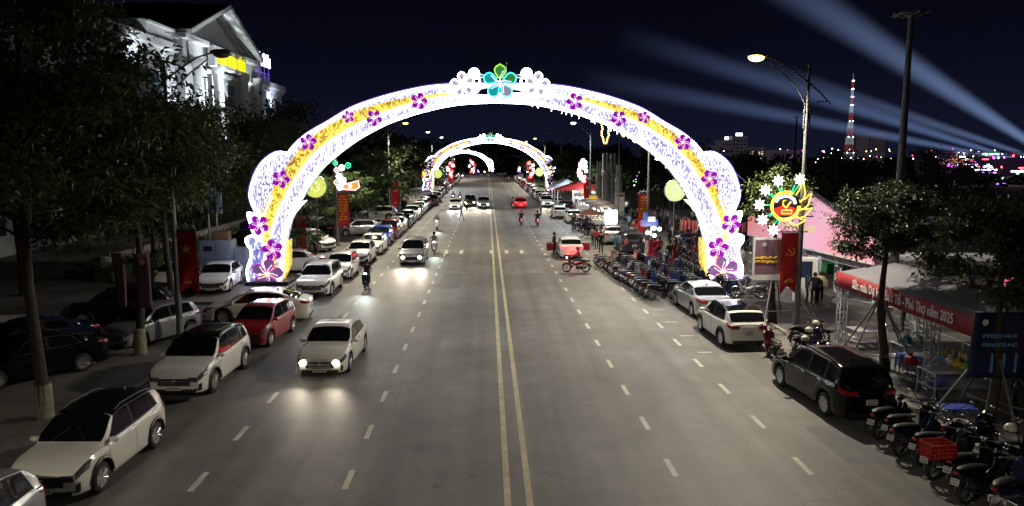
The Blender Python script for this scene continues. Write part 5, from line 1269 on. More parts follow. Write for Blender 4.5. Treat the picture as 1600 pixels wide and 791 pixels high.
for ri, (rn, x0, y0, cnt_) in enumerate(rows):
    for i in range(cnt_):
        y = y0+i*.80+R.uniform(-.08, .08); x = x0-.055*i*(1 if ri < 3 else 0)+R.uniform(-.12, .12)
        cl = bc[(i*5+ri*3+R.randrange(3)) % 13]
        if ri == 0 and i == 5: cl = 'maroon'
        if ri == 0 and i == cnt_-1: cl = 'brightred'
        kd = 'scooter' if R.random() < .55 else 'moped'
        bike(kd, x, y, 22+R.uniform(-12, 12) if ri < 3 else 60, cl, '%s %s, %s from the near end of the %s row of parked bikes' % (bw.get(cl, 'bright red' if cl == 'brightred' else cl), 'scooter' if kd == 'scooter' else 'motorbike', ordn[i], rn), GB, lean=-8+R.uniform(-3, 3), full=True); n += 1
for i, (x, y, hd, cl, lb) in enumerate(((13.0, 38.6, 130, 'navy', 'dark scooter standing against the right arch foot'), (13.6, 37.4, 168, 'grey', 'grey motorbike with a pale seat beside the silver sedan'), (14.3, 38.1, 150, 'darkgrey', 'dark motorbike with raised bars at the right arch foot'))):
    bike('scooter' if i == 0 else 'moped', x, y, hd, cl, lb, 'motorbikes at the arch foot')
for i, (k, x, y, hd, cl, lb) in enumerate((('scooter', 10.65, 26.3, 85, 'maroon', 'dark red scooter right behind the white crossover'), ('moped', 11.3, 25.2, 62, 'black', 'black motorbike, second behind the white crossover'), ('scooter', 11.55, 24.5, 50, 'black', 'black scooter nearest the glossy black MPV'),
        ('scooter', 12.1, 26.6, 30, 'navy', 'dark scooter with a pale helmet on its seat by the street lamp'), ('moped', 12.6, 27.7, 12, 'black', 'black motorbike closest to the lamp post'))):
    bike(k, x, y, hd, cl, lb, 'motorbikes between the white crossover and the black MPV')
for i in range(8):
    cl = ['black', 'black', 'navy', 'black', 'darkgrey', 'black', 'black', 'navy'][i]; x = 10.9+(i % 2)*.22; y = 18.7-i*.62
    bike('scooter' if i % 2 else 'moped', x, y, 25+R.uniform(-9, 9), cl, '%s motorbike in the lower right, %s behind the black MPV' % (bw.get(cl, cl), ordn[i]), 'dark motorbikes in the lower right corner')
for i, (x, y) in enumerate(((12.2, 17.4), (12.55, 16.2), (12.7, 15.1))):
    bike('moped' if i else 'scooter', x, y, 15, 'black', '%s black motorbike of the inner row at the lower right' % ordn[i], 'dark motorbikes in the lower right corner')
# helmets resting on bikes
M['helmetpale'] = pm('pale_helmet_shell', (.5, .48, .42), .3, coat=.6)
for i, (x, y, z, lb) in enumerate(((12.0, 26.5, .96, 'pale helmet resting on a scooter seat by the lamp'), (12.75, 27.6, .96, 'tan helmet on the motorbike closest to the lamp post'), (11.35, 25.35, .92, 'pale helmet on the second motorbike behind the crossover'), (12.5, 16.5, .96, 'pale helmet on a black motorbike at the lower right'))):
    t = empty('helmet', (x, y, z), i, lb, 'helmet'); mb = MB(); mb.lathe([(.13, 0), (.145, .05), (.13, .13), (.08, .18), (.01, .2)], n=12); obj('shell', mb.mesh('shell', M['helmetpale'], True), t)
    mb = MB(); mb.lathe([(.148, 0), (.15, .02)], n=12); obj('rim_band', mb.mesh('rim_band', M['trim']), t)
# plaza bikes: the dark mass beyond the crowd
n = 0
for r_ in range(6):
    for i in range(14):
        x = 15.2+i*.82+R.uniform(-.1, .1)+r_*.3; y = 56.5+r_*3.1+R.uniform(-.3, .3)+i*.12
        if R.random() < .1: continue
        cl = bc[(i*3+r_) % 13]; kd = 'scooter' if R.random() < .5 else 'moped'
        bike(kd, x, y, 80+R.uniform(-14, 14), cl, '%s motorbike in plaza row %s, %s from the banner side' % (bw.get(cl, cl), ['one nearest', 'two', 'three', 'four', 'five', 'six farthest'][r_].replace('one nearest', 'nearest').replace('six farthest', 'farthest'), ordn[i]), 'motorbikes massed on the plaza behind the crowd', full=False, plate=False)
for i in range(18):
    x = 10.4+R.uniform(-.9, 1.6); y = 69+i*.95; cl = bc[i % 13]
    bike('scooter' if i % 2 else 'moped', x, y, R.uniform(0, 60), cl, '%s motorbike, %s going back along the right kerb from the lit stall' % (bw.get(cl, cl), ordn[i]), 'motorbikes along the right kerb beyond the lit box', full=False, plate=False)
for i in range(16):
    x = 15.5+R.uniform(-1, 3); y = 76+i*1.5
    cl = bc[(i*2) % 13]; bike('scooter', x, y, R.uniform(60, 120), cl, '%s scooter before the concrete columns, %s in line' % (bw.get(cl, cl), ordn[i]), 'scooters before the concrete columns', full=False, plate=False)
GM = 'motorbikes riding on the boulevard'
def rider(kind, x, y, hd, cl, top, legs, label, plabel, lit=False, tail=False, hat='black', pillion=None):
    bike(kind, x, y, hd, cl, label, GM, lit=lit, tail=tail, lean=0)
    person('ride', x, y, hd, top, legs, plabel, 'motorbike riders', hat=hat, z=.0)
rider('scooter', -6.85, 41.4, -88, 'navy', 'black', 'black', 'scooter with a lit headlight beside the oval grille hatchback', 'rider in black on the scooter nearest the left kerb cars', lit='w')
rider('scooter', -4.1, 56.4, -86, 'white', 'khaki', 'black', 'scooter with a glaring greenish headlight ahead of the silver minivan', 'rider behind the glaring greenish headlight', lit='w')
rider('scooter', -5.1, 74.7, -90, 'white', 'grey', 'grey', 'white scooter riding toward the camera left of the walking man', 'rider in grey on the white scooter', lit='w', hat='grey')
rider('scooter', 3.65, 79.2, 90, 'maroon', 'black', 'black', 'scooter riding away nearest the middle of the right half', 'rider in black seen from behind near the centre', tail=True)
rider('scooter', 5.35, 78.2, 90, 'brightred', 'black', 'navy', 'scooter riding away, right one of the pair', 'rider in black seen from behind, right one of the pair', tail=True)
rider('moped', 3.55, 103.5, 92, 'black', 'brown', 'black', 'motorbike beside the red glowing car', 'rider in brown beside the red glowing car', tail=True)
rider('moped', 5.75, 46.9, 172, 'maroon', 'red', 'jeans', 'red motorbike crossing sideways behind the white sedan with open doors', 'rider in red crossing sideways behind the sedan with open doors', lit='headlit', hat='red')
rider('scooter', -2.85, 101.6, -90, 'black', 'black', 'black', 'motorbike with one bright headlight between the oncoming cars', 'rider between the oncoming cars', lit='headlit')
rider('scooter', -4.3, 117, -90, 'black', 'grey', 'black', 'motorbike with headlight right behind the oncoming cars', 'rider right behind the oncoming cars', lit='w')
rider('scooter', -5.6, 121, -88, 'black', 'brown', 'black', 'motorbike at the left of the oncoming group', 'rider at the left of the oncoming group', lit='headlit')
rider('moped', 9.1, 77.0, 95, 'navy', 'black', 'black', 'motorbike at the right behind the white sedan pair', 'rider in black behind the white sedan pair')
rider('scooter', 5.9, 205, 90, 'black', 'green', 'black', 'tiny motorbike far down the road', 'tiny rider far down the road'); rider('scooter', 4.9, 235, 90, 'brightred', 'red', 'black', 'tiny red lit motorbike near the road end', 'tiny rider in red near the road end', tail=True)
person('walk', -3.0, 84.8, 0, 'brown', 'khaki', 'man striding across the road in front of the headlights')
person('stand', 6.75, 92.2, 200, 'khaki', 'brown', 'person standing alone on the right half of the road')
person('fstand', 5.0, 54.6, 200, 'black', 'black', 'long haired woman getting out beside the open car door', z=.1)
# crowd on the plaza (photo positions)
crowd = [(965,391+6,'fstand','blue','jeans',-90,'woman in a light blue top beside the dark SUV'), (987,379+3,'stand','green','green',90,'man in dark green trousers facing away by the banner'), (1011,404,'fstand','white','white',180,'woman in white next to the red dresses'),
 (1017,402,'aodai','red','white',-100,'woman in a long red dress, leftmost of the group'), (1023,404,'aodai','red','white',-80,'woman in a long red dress, second of the left group'), (1030,405,'fstand','red','black',-120,'woman in a red top and black trousers'),
 (1046,415,'stand','black','black',90,'man in black seen from behind in front of the red dress'), (1054,411,'aodai','red','white',160,'woman in a flowing red dress in the middle of the crowd'), (1061,408,'hands','black','black',200,'man in black beside the flowing red dress'),
 (1064,404,'stand','grey','khaki',190,'man in grey behind the man in black'), (1075,405,'hands','navy','black',-90,'man in a dark blue sports jacket near the arch'), (1086,417,'aodai','red','red',180,'woman in a crimson dress right beside the arch leg'),
 (1092,413,'fstand','purple','black',180,'woman in purple close to the arch leg'), (963,352,'fstand','red','red',0,'woman in red by the white panel near the columns'), (964,362,'fstand','pink','red',0,'woman in pink standing before the woman in red'),
 (1024,350,'fstand','pink','black',100,'person in pink far back on the plaza'), (1056,358,'stand','khaki','black',90,'person in khaki at the red fence'), (979,334,'stand','white','black',60,'person in white near the foot of the columns'),
 (939,395,'stand','black','black',80,'man in black beside the opened car door'), (932,388,'fstand','red','black',100,'woman in red between the cars and the stall'), (925,384,'stand','grey','black',40,'man in grey by the brown umbrella'), (945,375,'stand','navy','jeans',-60,'man in navy near the lit white box'),
 (896,358,'stand','black','black',120,'man in black by the motorbikes along the right kerb'), (915,362,'fstand','brown','black',90,'woman in brown beside the kerb motorbikes'),
 (978,400,'fstand','pink','navy',170,'person in pink behind the woman in light blue'), (1000,398,'hands','black','jeans',0,'person in black beside the glowing lamps')]
for px, py, pose, top, legs, hd, lb in crowd:
    x, y = G(px, py, .09); person(pose, x, y, hd, top, legs, lb, 'people on the plaza', z=groundz(x, y), s=R.uniform(.93, 1.04))
tops = ['black', 'navy', 'grey', 'red', 'pink', 'white', 'brown', 'purple', 'green', 'blue']
for i in range(34):   # crowd further back
    x = 16+R.random()*13; y = 60+R.random()*26; t = tops[i % 10]
    person(['stand', 'fstand', 'hands'][i % 3], x, y, R.uniform(0, 360), t, ['black', 'navy', 'jeans'][i % 3], 'figure in %s in the shaded back of the plaza, %s of its crowd' % (t, ordn[i % 30] if i < 30 else 'last but '+ordn[i-30]), 'people in the shaded back of the plaza')

for i in range(16):   # shoppers along the right pavement
    y = 62+i*3.0+R.uniform(-.6, .6); x = 12.9+R.uniform(-.6, 1.6); t = tops[(i*3) % 10]
    person(['fstand', 'stand', 'hands', 'walk'][i % 4], x, y, R.uniform(0, 360), t, ['black', 'jeans', 'navy'][i % 3], 'shopper in %s on the right pavement by the stalls, %s from the near end' % (t, ordn[i]), 'shoppers by the pavement stalls', s=R.uniform(.93, 1.03))
# ================================================================ SIGNS, BANNERS, NEON
def text_mesh(s, size, mat, extrude=.01, name='lettering', bold=0.0, align='CENTER'):
    c = bpy.data.curves.new('t', 'FONT'); c.body = s; c.size = size; c.extrude = extrude; c.align_x = align; c.align_y = 'CENTER'; c.offset = bold; c.resolution_u = 2
    o = bpy.data.objects.new('t', c); COL.objects.link(o); dg = bpy.context.evaluated_depsgraph_get(); me = bpy.data.meshes.new_from_object(o.evaluated_get(dg)); bpy.data.objects.remove(o)
    me.name = name; me.materials.clear(); me.materials.append(mat); return me
def star(r, k=.382, n=5): return [((r if i % 2 == 0 else r*k)*math.sin(i*PI/n), (r if i % 2 == 0 else r*k)*math.cos(i*PI/n)) for i in range(2*n)]
def cloth(w, h, tails=True, wav=.06, seed=0, notch=.35):
    """hanging banner in XZ, x 0..w, z 0..-h, solid sheet"""
    mb = MB(); nu, nv = 10, 22
    for sgn, off in ((1, 0), (-1, .02)):
        def fn(u, v):
            z = -h*v; x = w*u
            if tails: 
                hh = h+notch*(1-abs(u-.5)*2)*-1.0+notch*.0; z = -(hh+notch*abs(u-.5)*0)*v
            return (x, wav*math.sin(u*4+v*5+seed)*v+off, z)
        mb.grid(fn, nu, nv, flip=sgn < 0)
    return mb
def banner(x, y, z_top, w, h, label, side, mark=None, lines=0, rz=0, pole_x=0, tails=True, mat='redcloth', frame_top=True, wav=.06):
    """hangs from the street-lamp pole on an arm; w reaches from the pole"""
    root = empty('hanging_banner', (x, y, z_top), rz, label, 'banner', 'vertical banners on the lamp posts')
    mb = cloth(w, h, tails, wav=wav); cl = obj('cloth', mb.mesh('cloth', M[mat], True), root, (-w/2, 0, 0))
    mb = MB(); mb.tube((-w/2-.15, 0, .04), (w/2+.15, 0, .04), .03, n=6); mb.tube((-w/2-.05, 0, -h+.02+.35), (w/2+.05, 0, -h+.02+.35), .02, n=6)
    mb.tube((pole_x, 0, .04), (pole_x+(.4 if pole_x < 0 else -.4), 0, .04), .025, n=6); obj('rod', mb.mesh('rod', M['darkmetal']), root)
    if frame_top:
        mb = MB()
        for s in (-1, 1): mb.path([(s*w*.48, 0, .08), (s*w*.3, 0, .28), (s*w*.12, 0, .2), (0, 0, .34)], .022, 5); mb.path([(s*w*.22+.09*math.cos(a*PI/5), 0, .17+.09*math.sin(a*PI/5)) for a in range(10)], .014, 4, closed=True)
        obj('ornament', mb.mesh('ornament', M['metal']), root)
    fy = -.075-.02
    if mark == 'star':
        mb = MB(); mb.prism(star(w*.28), 0, .008); obj('star', mb.mesh('star', M['goldink']), root, (0, fy, -h*.27))
        mb = MB(); 
        for i in range(5): mb.path([(-.15+.06*i, 0, 0), (-.12+.06*i, 0, .06), (-.09+.06*i, 0, 0)], .010, 4)
        obj('small_emblem', mb.mesh('small_emblem', M['goldink']), root, (0, fy, -h*.80))
    if mark == 'hammer':
        k = w*.24; mb = MB()
        mb.path([(k*math.cos(a), 0, k*math.sin(a)) for a in [math.radians(-150+i*22) for i in range(12)]], [k*.03+k*.13*math.sin(PI*i/11) for i in range(12)], 6)
        mb.tube((-k*.78, 0, -k*.52), (-k*1.02, 0, -k*.88), k*.09, n=5); mb.tube((k*.75, 0, -k*.75), (-k*.35, 0, k*.35), k*.10, n=5); mb.box((-k*.35, 0, k*.38), (k*.6, .02, k*.26), M=Matrix.Rotation(PI/4, 3, 'Y'))
        obj('hammer_and_sickle', mb.mesh('hammer_and_sickle', M['goldink']), root, (0, fy, -h*.30))
        mb = MB(); mb.path([(-.2, 0, 0), (-.1, 0, .1), (0, 0, .14), (.1, 0, .1), (.2, 0, 0)], .012, 4); mb.path([(-.12, 0, 0), (0, 0, .08), (.12, 0, 0)], .012, 4); obj('small_emblem', mb.mesh('small_emblem', M['goldink']), root, (0, fy, -h*.80))
    if lines:
        rr = random.Random(lines)
        for i in range(lines):
            wd = w*rr.choice((.62, .7, .78, .5, .72)) if i not in (lines-3,) else w*.25
            mb = MB(); nn = max(3, int(wd/(w*.075))); glyphs(mb, -wd/2, wd/2, -.055, .055, nn, 0, i+lines, gap=(nn//2,) if nn > 5 else (), axis='X', w=.16)
            obj('text_line', mb.mesh('text_line', M['goldink']), root, (0, fy, -h*(.08+.72*i/lines)))
    return root
x, z = PY(290, 362, 29.2); banner(x, 29.2, z, .78, 2.55, 'tall red banner with a yellow star, left foreground lamp post', -1, 'star', pole_x=-.55)
x, z = PY(1235, 364, 30.2); banner(x, 30.2, z, .72, 2.6, 'red banner with a golden hammer and sickle below the neon sign', 1, 'hammer', pole_x=.75, rz=.05)
x, z = PY(535, 303, 60.5); banner(x, 60.5, z, .95, 2.9, 'red banner with rows of yellow lettering on the left lamp post', -1, None, 9, pole_x=-.5)
x, z = PY(1006, 304, 58.0); banner(x, 58.0, z, .85, 3.3, 'red banner with eleven yellow lines on the right lamp post', 1, None, 11, pole_x=.6)
x, z = PY(617, 284, 93); banner(x, 93, z, 1.0, 3.4, 'red banner with a hammer and sickle on the second left lamp post', -1, 'hammer', pole_x=-.7)
for i, (px, py, y, m_, lb) in enumerate(((918, 282, 91, 'star', 'red pillar banner with a yellow star near the concrete columns'), (704, 272, 166, None, 'distant red banner at the left of the middle arch'), (830, 272, 163, None, 'distant red banner at the right of the middle arch'))):
    x, z = PY(px, py, y); banner(x, y, z, .95, 3.2, lb, 1, m_, pole_x=.6, frame_top=i == 0)
# neon sign on the right lamp: lotus ring with star flowers
M['neonyellow'] = emat('yellow_neon_tube', (1, .62, .06), 2.6); M['neonwhite'] = emat('white_neon_tube', (1, .97, .95), 5); M['neongreen'] = emat('green_neon_tube', (.03, .8, .35), 1.3); M['neonred'] = emat('red_neon_panel', (.8, .04, .03), 1.2)
M['neonpink'] = emat('rose_neon_tube', (1, .35, .4), 2.5)
def neon_lotus(px, py, Y, s, label, rz=0):
    x, z = PY(px, py, Y); t = empty('neon_sign', (x, Y, z), rz, label, 'neon sign')
    mb = MB(); mb.lathe([(.50*s, 0), (.50*s, .05)], axis='Y', n=24); obj('back_panel', mb.mesh('back_panel', M['darkmetal']), t, (0, .05, 0))
    mb = MB()
    for r_ in (.62, .54): mb.path([(r_*s*math.cos(a), -.02, r_*s*math.sin(a)) for a in [math.radians(60+300*i/26) for i in range(27)]], .022*s, 5)
    for k in range(4):   # petals sweeping up at the right
        a0 = math.radians(-75+30*k); p = lambda r_, a: (r_*s*math.cos(a), -.03, r_*s*math.sin(a)); tipr = 1.08+.07*k
        mb.path([p(.63, a0), p(.80, a0+.10), p(.96, a0+.30), p(tipr, a0+.72), p(.86, a0+.62), p(.72, a0+.60), p(.63, a0+.58)], .026*s, 5)
    mb.path([(-.15*s, -.03, -.32*s), (.28*s, -.03, -.32*s), (.28*s, -.03, -.18*s), (-.15*s, -.03, -.18*s), (-.15*s, -.03, -.32*s)], .02*s, 4); mb.path([(-.12*s, -.03, .05*s), (.02*s, -.03, -.08*s), (.22*s, -.03, .18*s)], .03*s, 5)
    mb.path([(-.1*s, -.03, .02*s), (-.1*s, -.03, .22*s), (.0, -.03, .24*s)], .02*s, 5)
    obj('yellow_tubes', mb.mesh('yellow_tubes', M['neonyellow']), t)
    mb = MB(); mb.prism([(-.36*s, -.40*s), (.36*s, -.40*s), (.44*s, -.1*s), (.2*s, -.02*s), (-.2*s, -.02*s), (-.44*s, -.1*s)], 0, .02); obj('red_panel', mb.mesh('red_panel', M['neonred']), t)
    mb = MB(); mb.path([(-.42*s, -.03, .18*s), (-.3*s, -.03, .34*s), (-.05*s, -.03, .42*s), (.15*s, -.03, .40*s), (.35*s, -.03, .28*s), (.42*s, -.03, .1*s)], .05*s, 6); obj('white_tubes', mb.mesh('white_tubes', M['neonwhite']), t)
    for k in range(6):
        a = math.radians(75+k*34+(-12 if k == 0 else 0)); R_ = (1.12 if k else 1.18)*s; c = (R_*math.cos(a), -.04, R_*math.sin(a)*1.0)
        if k == 0: c = (.55*s, -.04, 1.12*s)
        f = empty('star_flower'); f.parent = t; f.location = c
        mb = MB()
        for j in range(8):
            b = j*PI/4; mb.path([(0.05*s*math.cos(b), 0, .05*s*math.sin(b)), (.15*s*math.cos(b-.18), 0, .15*s*math.sin(b-.18)), (.24*s*math.cos(b), 0, .24*s*math.sin(b)), (.15*s*math.cos(b+.18), 0, .15*s*math.sin(b+.18))], .022*s, 5, closed=True)
        obj('petals', mb.mesh('petals', M['neonwhite']), f)
        mb = MB(); mb.ball((0, -.02, 0), .05*s, 6, 5); obj('centre', mb.mesh('centre', M['neongreen']), f)
        mb = MB(); v = Vector(c); d = v.normalized()
        for o_ in (-.04, .04): mb.path([tuple(d*(.62*s)+Vector((o_*s, 0, 0))), tuple(v-d*.26*s+Vector((o_*2*s, 0, 0)))], .022*s, 5)
        obj('stem', mb.mesh('stem', M['neongreen']), f, tuple(-Vector(c)))
    mb = MB(); mb.tube((.3*s, .08, .38*s), (1.25*s, .05, .38*s), .03); mb.tube((.3*s, .08, -.45*s), (1.25*s, .05, -.45*s), .03); obj('bracket', mb.mesh('bracket', M['darkmetal']), t)
    return t
neon_lotus(1227, 322, 30.1, .98, 'round yellow neon sign ringed by glowing white star flowers')
def neon_cluster(px, py, Y, s, label, cols, kind):
    x, z = PY(px, py, Y); t = empty('neon_sign', (x, Y, z), 0, label, 'neon sign'); rr = random.Random(int(px))
    if kind == 'flag':
        for i, (a, b, r_, c) in enumerate(((-.75, 1.5, .16, 'neongreen'), (.35, 1.3, .2, 'neongreen'), (-.2, 1.1, .2, 'neonwhite'), (-.65, .9, .18, 'neonpink'), (-.45, .35, .2, 'neonwhite'), (-.15, .0, .24, 'neonwhite'), (-.7, -.2, .18, 'neonpink'), (-.4, -.6, .2, 'neonwhite'))):
            mb = MB(); mb.path([(a+r_*(1+.25*(j % 2))*math.cos(j*PI/5), 0, b+r_*(1+.25*(j % 2))*math.sin(j*PI/5)) for j in range(10)], .05, 5, closed=True); mb.ball((a, 0, b), r_*.4, 6, 5); obj('flower', mb.mesh('flower', M[c]), t)
        mb = MB(); mb.path([(-.3, 0, -.75), (-.05, 0, -.35), (.5, 0, -.25), (1.2, 0, -.05), (1.3, 0, -.6), (.9, 0, -.85), (.3, 0, -.8), (-.3, 0, -.75)], .07, 6); obj('flag_outline', mb.mesh('flag_outline', M['neonpink']), t)
        mb = MB(); mb.prism([(-.2, -.72), (0, -.38), (.5, -.3), (1.15, -.12), (1.2, -.58), (.9, -.78), (.3, -.74)], .02, .05); obj('flag_panel', mb.mesh('flag_panel', M['neonflag']), t)
        mb = MB(); mb.prism([(p[0]+.5, p[1]-.52) for p in star(.2)], -.04, 0); obj('star', mb.mesh('star', M['neonwhite']), t)
    else:
        for i in range(15):
            v = i/14; w = (.25+.55*math.sin(PI*min(1, v*1.15)))*1.1; a = rr.uniform(-w, w)*.9; b = 1.3-v*2.5
            r_ = rr.uniform(.13, .2); mb = MB(); mb.path([(a+r_*(1+.3*(j % 2))*math.cos(j*PI/4), 0, b+r_*(1+.3*(j % 2))*math.sin(j*PI/4)) for j in range(8)], .055, 5, closed=True); mb.ball((a, 0, b), r_*.45, 6, 5)
            obj('flower', mb.mesh('flower', M[cols[i % len(cols)]]), t)
    mb = MB(); mb.tube((0, .08, -1.3), (0, .08, 1.2), .03); mb.tube((-.5, .08, -.4), (.6, .08, -.4), .03); obj('frame', mb.mesh('frame', M['darkmetal']), t)
    t.scale = (s, s, s); return t
M['neonflag'] = emat('orange_neon_panel', (.85, .22, .02), 1.2)
neon_cluster(538, 282, 60.4, .92, 'neon flowers over an orange flag outline on the left lamp post', [], 'flag')
neon_cluster(911, 268, 90.8, 1.0, 'tall white flower shaped neon cluster left of the concrete columns', ['neonwhite', 'neonwhite', 'neonpink'], 'c')
for px, py, Y, s, lb in ((705, 266, 165.8, 1.35, 'small red neon blossom left of the road through the arches'), (829, 266, 162.8, 1.35, 'small red neon blossom right of the road through the arches'), (737, 260, 239, 1.6, 'tiny orange neon blossom inside the farthest arch'), (661, 266, 141, 1.1, 'yellow neon ring at the left foot of the middle arch')):
    neon_cluster(px, py, Y, s, lb, ['neonred', 'neonpink', 'neonred', 'neonwhite'] if Y > 150 else ['neonyellow', 'neonred', 'neonyellow'], 'c')
# glowing discs on posts
M['discgreen'] = emat('pale_green_glowing_disc', (.58, .70, .30), 1.05); M['discdim'] = emat('yellow_green_glowing_disc', (.55, .60, .12), 1.0)
M['discdot'] = emat('disc_figure_dots', (.8, .85, .6), 1.2)
for px, py, Y, bx, mt, lb in ((493, 292, 54, 497, 'discdim', 'yellow green glowing disc on a post left of the road'), (1055, 298, 54, 1056, 'discgreen', 'pale green glowing disc under the right shoulder of the arch'), (684, 272, 150, 684, 'discdim', 'small green disc inside the left leg of the middle arch'), (843, 269, 150, 843, 'discgreen', 'small pale disc inside the right leg of the middle arch')):
    x, z = PY(px, py, Y); r_ = (16.5 if Y < 60 else 6.5)/1150*Y; g = groundz(x, Y); t = empty('glowing_disc', (x, Y, g), 0, lb, 'light disc', 'round discs beside the arches')
    mb = MB(); mb.lathe([(r_*.9, -.16), (r_, -.08), (r_, .08), (r_*.9, .16)], (0, 0, z-g), axis='Y', n=28); obj('disc', mb.mesh('disc', M[mt], True, 50), t)
    mb = MB(); mb.path([(r_*1.02*math.cos(a*PI/14), -.02, z-g+r_*1.02*math.sin(a*PI/14)) for a in range(28)], .05, 5, closed=True); obj('rim', mb.mesh('rim', M['metal']), t)
    mb = MB(); mb.tube((0, .1, 0), (0, .1, z-g-r_*.95), .07, n=8); obj('post', mb.mesh('post', M['polegrey']), t)
    mb = MB()
    for i in range(12): a = i*PI/6; mb.ball((r_*.32*math.cos(a)*(1+.3*(i % 2)), -.17, z-g+r_*.45*math.sin(a)), .05, 5, 4)
    obj('figure', mb.mesh('figure', M['discdot']), t)
# faded banner round the left tree, poster behind right tree, red strips on arch side
M['fadedbanner'] = pm('faded_pink_banner', (.22, .10, .11), .8, 0, .2, 1.5, col2=(.19, .11, .19))
t = empty('wrapped_banner', (-12.98, 27.05, .12), .1, 'faded pink banner wrapped round the left tree trunk', 'banner'); mb = MB()
mb.path([(0, 0, 0), (0, 0, 0)], .01)
mb = MB(); mb.grid(lambda u, v: (-.62+.42*u+.08*v*(1-u), -.22+.10*math.sin(v*3), 1.9+2.0*(1-v)), 4, 10); mb.grid(lambda u, v: (.16+.5*u+.05*v, -.2+.06*math.sin(v*4+u), 1.85+2.0*(1-v)), 4, 10)
o = obj('cloth', mb.mesh('cloth', M['fadedbanner'], True), t); sm_ = o.modifiers.new('s', 'SOLIDIFY'); sm_.thickness = .015
mb = MB(); mb.lathe([(.11, 0), (.11, .01)], (.42, -.24, 3.55), axis='Y', n=14); obj('emblem', mb.mesh('emblem', M['whiteink']), t)
mb = MB(); mb.box((.45, -.22, 1.98), (.46, .012, .22)); obj('blue_foot', mb.mesh('blue_foot', M['c_purple']), t)
t = empty('poster', (PY(1188, 375, 31.4)[0], 31.4, 0), 0, 'red and white poster strapped behind the right tree trunk', 'poster')
x, z1_ = PY(1175, 372, 31.4); x2, z2_ = PY(1222, 438, 31.4); w = x2-x; h = z1_-z2_
mb = MB(); mb.bbox((w/2-.3, 0, (z1_+z2_)/2), (w, .04, h), .01); obj('board', mb.mesh('board', M['whiteink']), t); mb = MB(); mb.box((w/2-.28, -.025, (z1_+z2_)/2+.12), (w*.9, .01, h*.78)); obj('red_field', mb.mesh('red_field', M['fadedbanner']), t)
mb = MB(); mb.lathe([(.1, 0), (.1, .01)], (w*.35-.3, -.04, z1_-.28), axis='Y', n=14); obj('emblem', mb.mesh('emblem', M['whiteink']), t)
mb = MB(); glyphs(mb, -.2, w*.75-.3, z2_+.95, z2_+1.03, 8, -.035, 3, axis='X', w=.16); glyphs(mb, -.2, w*.75-.3, z2_+.78, z2_+.86, 8, -.035, 4, axis='X', w=.16); obj('yellow_text', mb.mesh('yellow_text', M['goldink']), t)
# ================================================================ STALL TENT (right) with red lettered valance
M['canvas'] = pm('grey_canvas_roof', (.15, .15, .175), .8, 0, .12, .9, bump=.1); M['valance'] = pm('red_printed_valance', (.26, .008, .016), .7, 0, .1, 2)
T = empty('stall_tent', (14.0, 22.0, .09), 0, 'market tent with a grey roof and a red lettered valance', 'tent')
ya, yb = -9.5, 6.6
mb = MB(); rx, rz_ = 1.75, 3.30
pts = lambda u, v: (0+rx*u, ya+(yb-ya)*v - (.9*(u) if v > .999 else 0), 2.80+(rz_-2.80)*u-.05*math.sin(PI*u)*abs(math.sin(v*PI*5)))
mb.grid(pts, 4, 30); mb.grid(lambda u, v: (rx+1.75*u, ya+(yb-ya)*v, rz_-(rz_-2.8)*u), 4, 20)
o = obj('roof_canvas', mb.mesh('roof_canvas', M['canvas'], True, 60), T); o.modifiers.new('s', 'SOLIDIFY').thickness = .02
mb = MB(); mb.add([(0, yb, 2.80), (3.5, yb, 2.80), (rx, yb-.9, rz_+.005)], [(0, 1, 2)]); mb.box((1.75, yb+.0, 2.56), (3.5, .03, .5)); obj('red_end', mb.mesh('red_end', M['valance']), T)
mb = MB(); mb.grid(lambda u, v: (-.02-.03*math.sin(v*40), ya+(yb-ya)*v, 2.84-.62*u), 2, 40); o = obj('valance', mb.mesh('valance', M['valance'], True, 60), T); o.modifiers.new('s', 'SOLIDIFY').thickness = .015
tm = text_mesh('Sắc màu Dạ Hội Đất Tổ - Phú Thọ năm 2025', .46, M['whiteink'], .006, 'valance_lettering', .006)
o = obj('valance_lettering', tm, T, (-.095, 2.15, 2.54), (PI/2, 0, -PI/2)); wd = max(v.co.x for v in tm.vertices)-min(v.co.x for v in tm.vertices); k_ = 6.1/wd; o.scale = (k_, 1, 1)
mb = MB(); mb.lathe([(.30, 0), (.30, .015)], (-.07, -2.5, 2.50), axis='X', n=20); obj('round_emblem', mb.mesh('round_emblem', M['whiteink']), T)
mb = MB(); mb.path([(-.09, -2.5+.14*math.cos(a), 2.52+.18*math.sin(a)) for a in (0.5, 1.3, 2.2, 3.2, 4.2, 5.1)], .022, 5); mb.box((-.09, -2.5, 2.34), (.01, .3, .05)); obj('emblem_figure', mb.mesh('emblem_figure', M['plastred']), T)
for i, (x, y) in enumerate(((.15, yb-.2), (.15, .4), (.15, -6.0), (3.3, yb-.2), (3.3, .4), (3.3, -6.0))):
    mb = MB(); mb.truss((x, y, 0), (x, y, 2.78), .28, .022); obj('truss_post', mb.mesh('truss_post', M['metal']), T)
mb = MB(); 
for x in (.1, 3.4): mb.tube((x, ya, 2.7), (x, yb, 2.7), .035, n=6)
mb.tube((rx, ya, rz_-.06), (rx, yb-.9, rz_-.06), .03, n=6)
for i in range(7): y = ya+.3+i*(yb-ya-.6)/6; mb.tube((.1, y, 2.7), (3.4, y, 2.7), .03, n=6)
obj('roof_frame', mb.mesh('roof_frame', M['metal']), T)
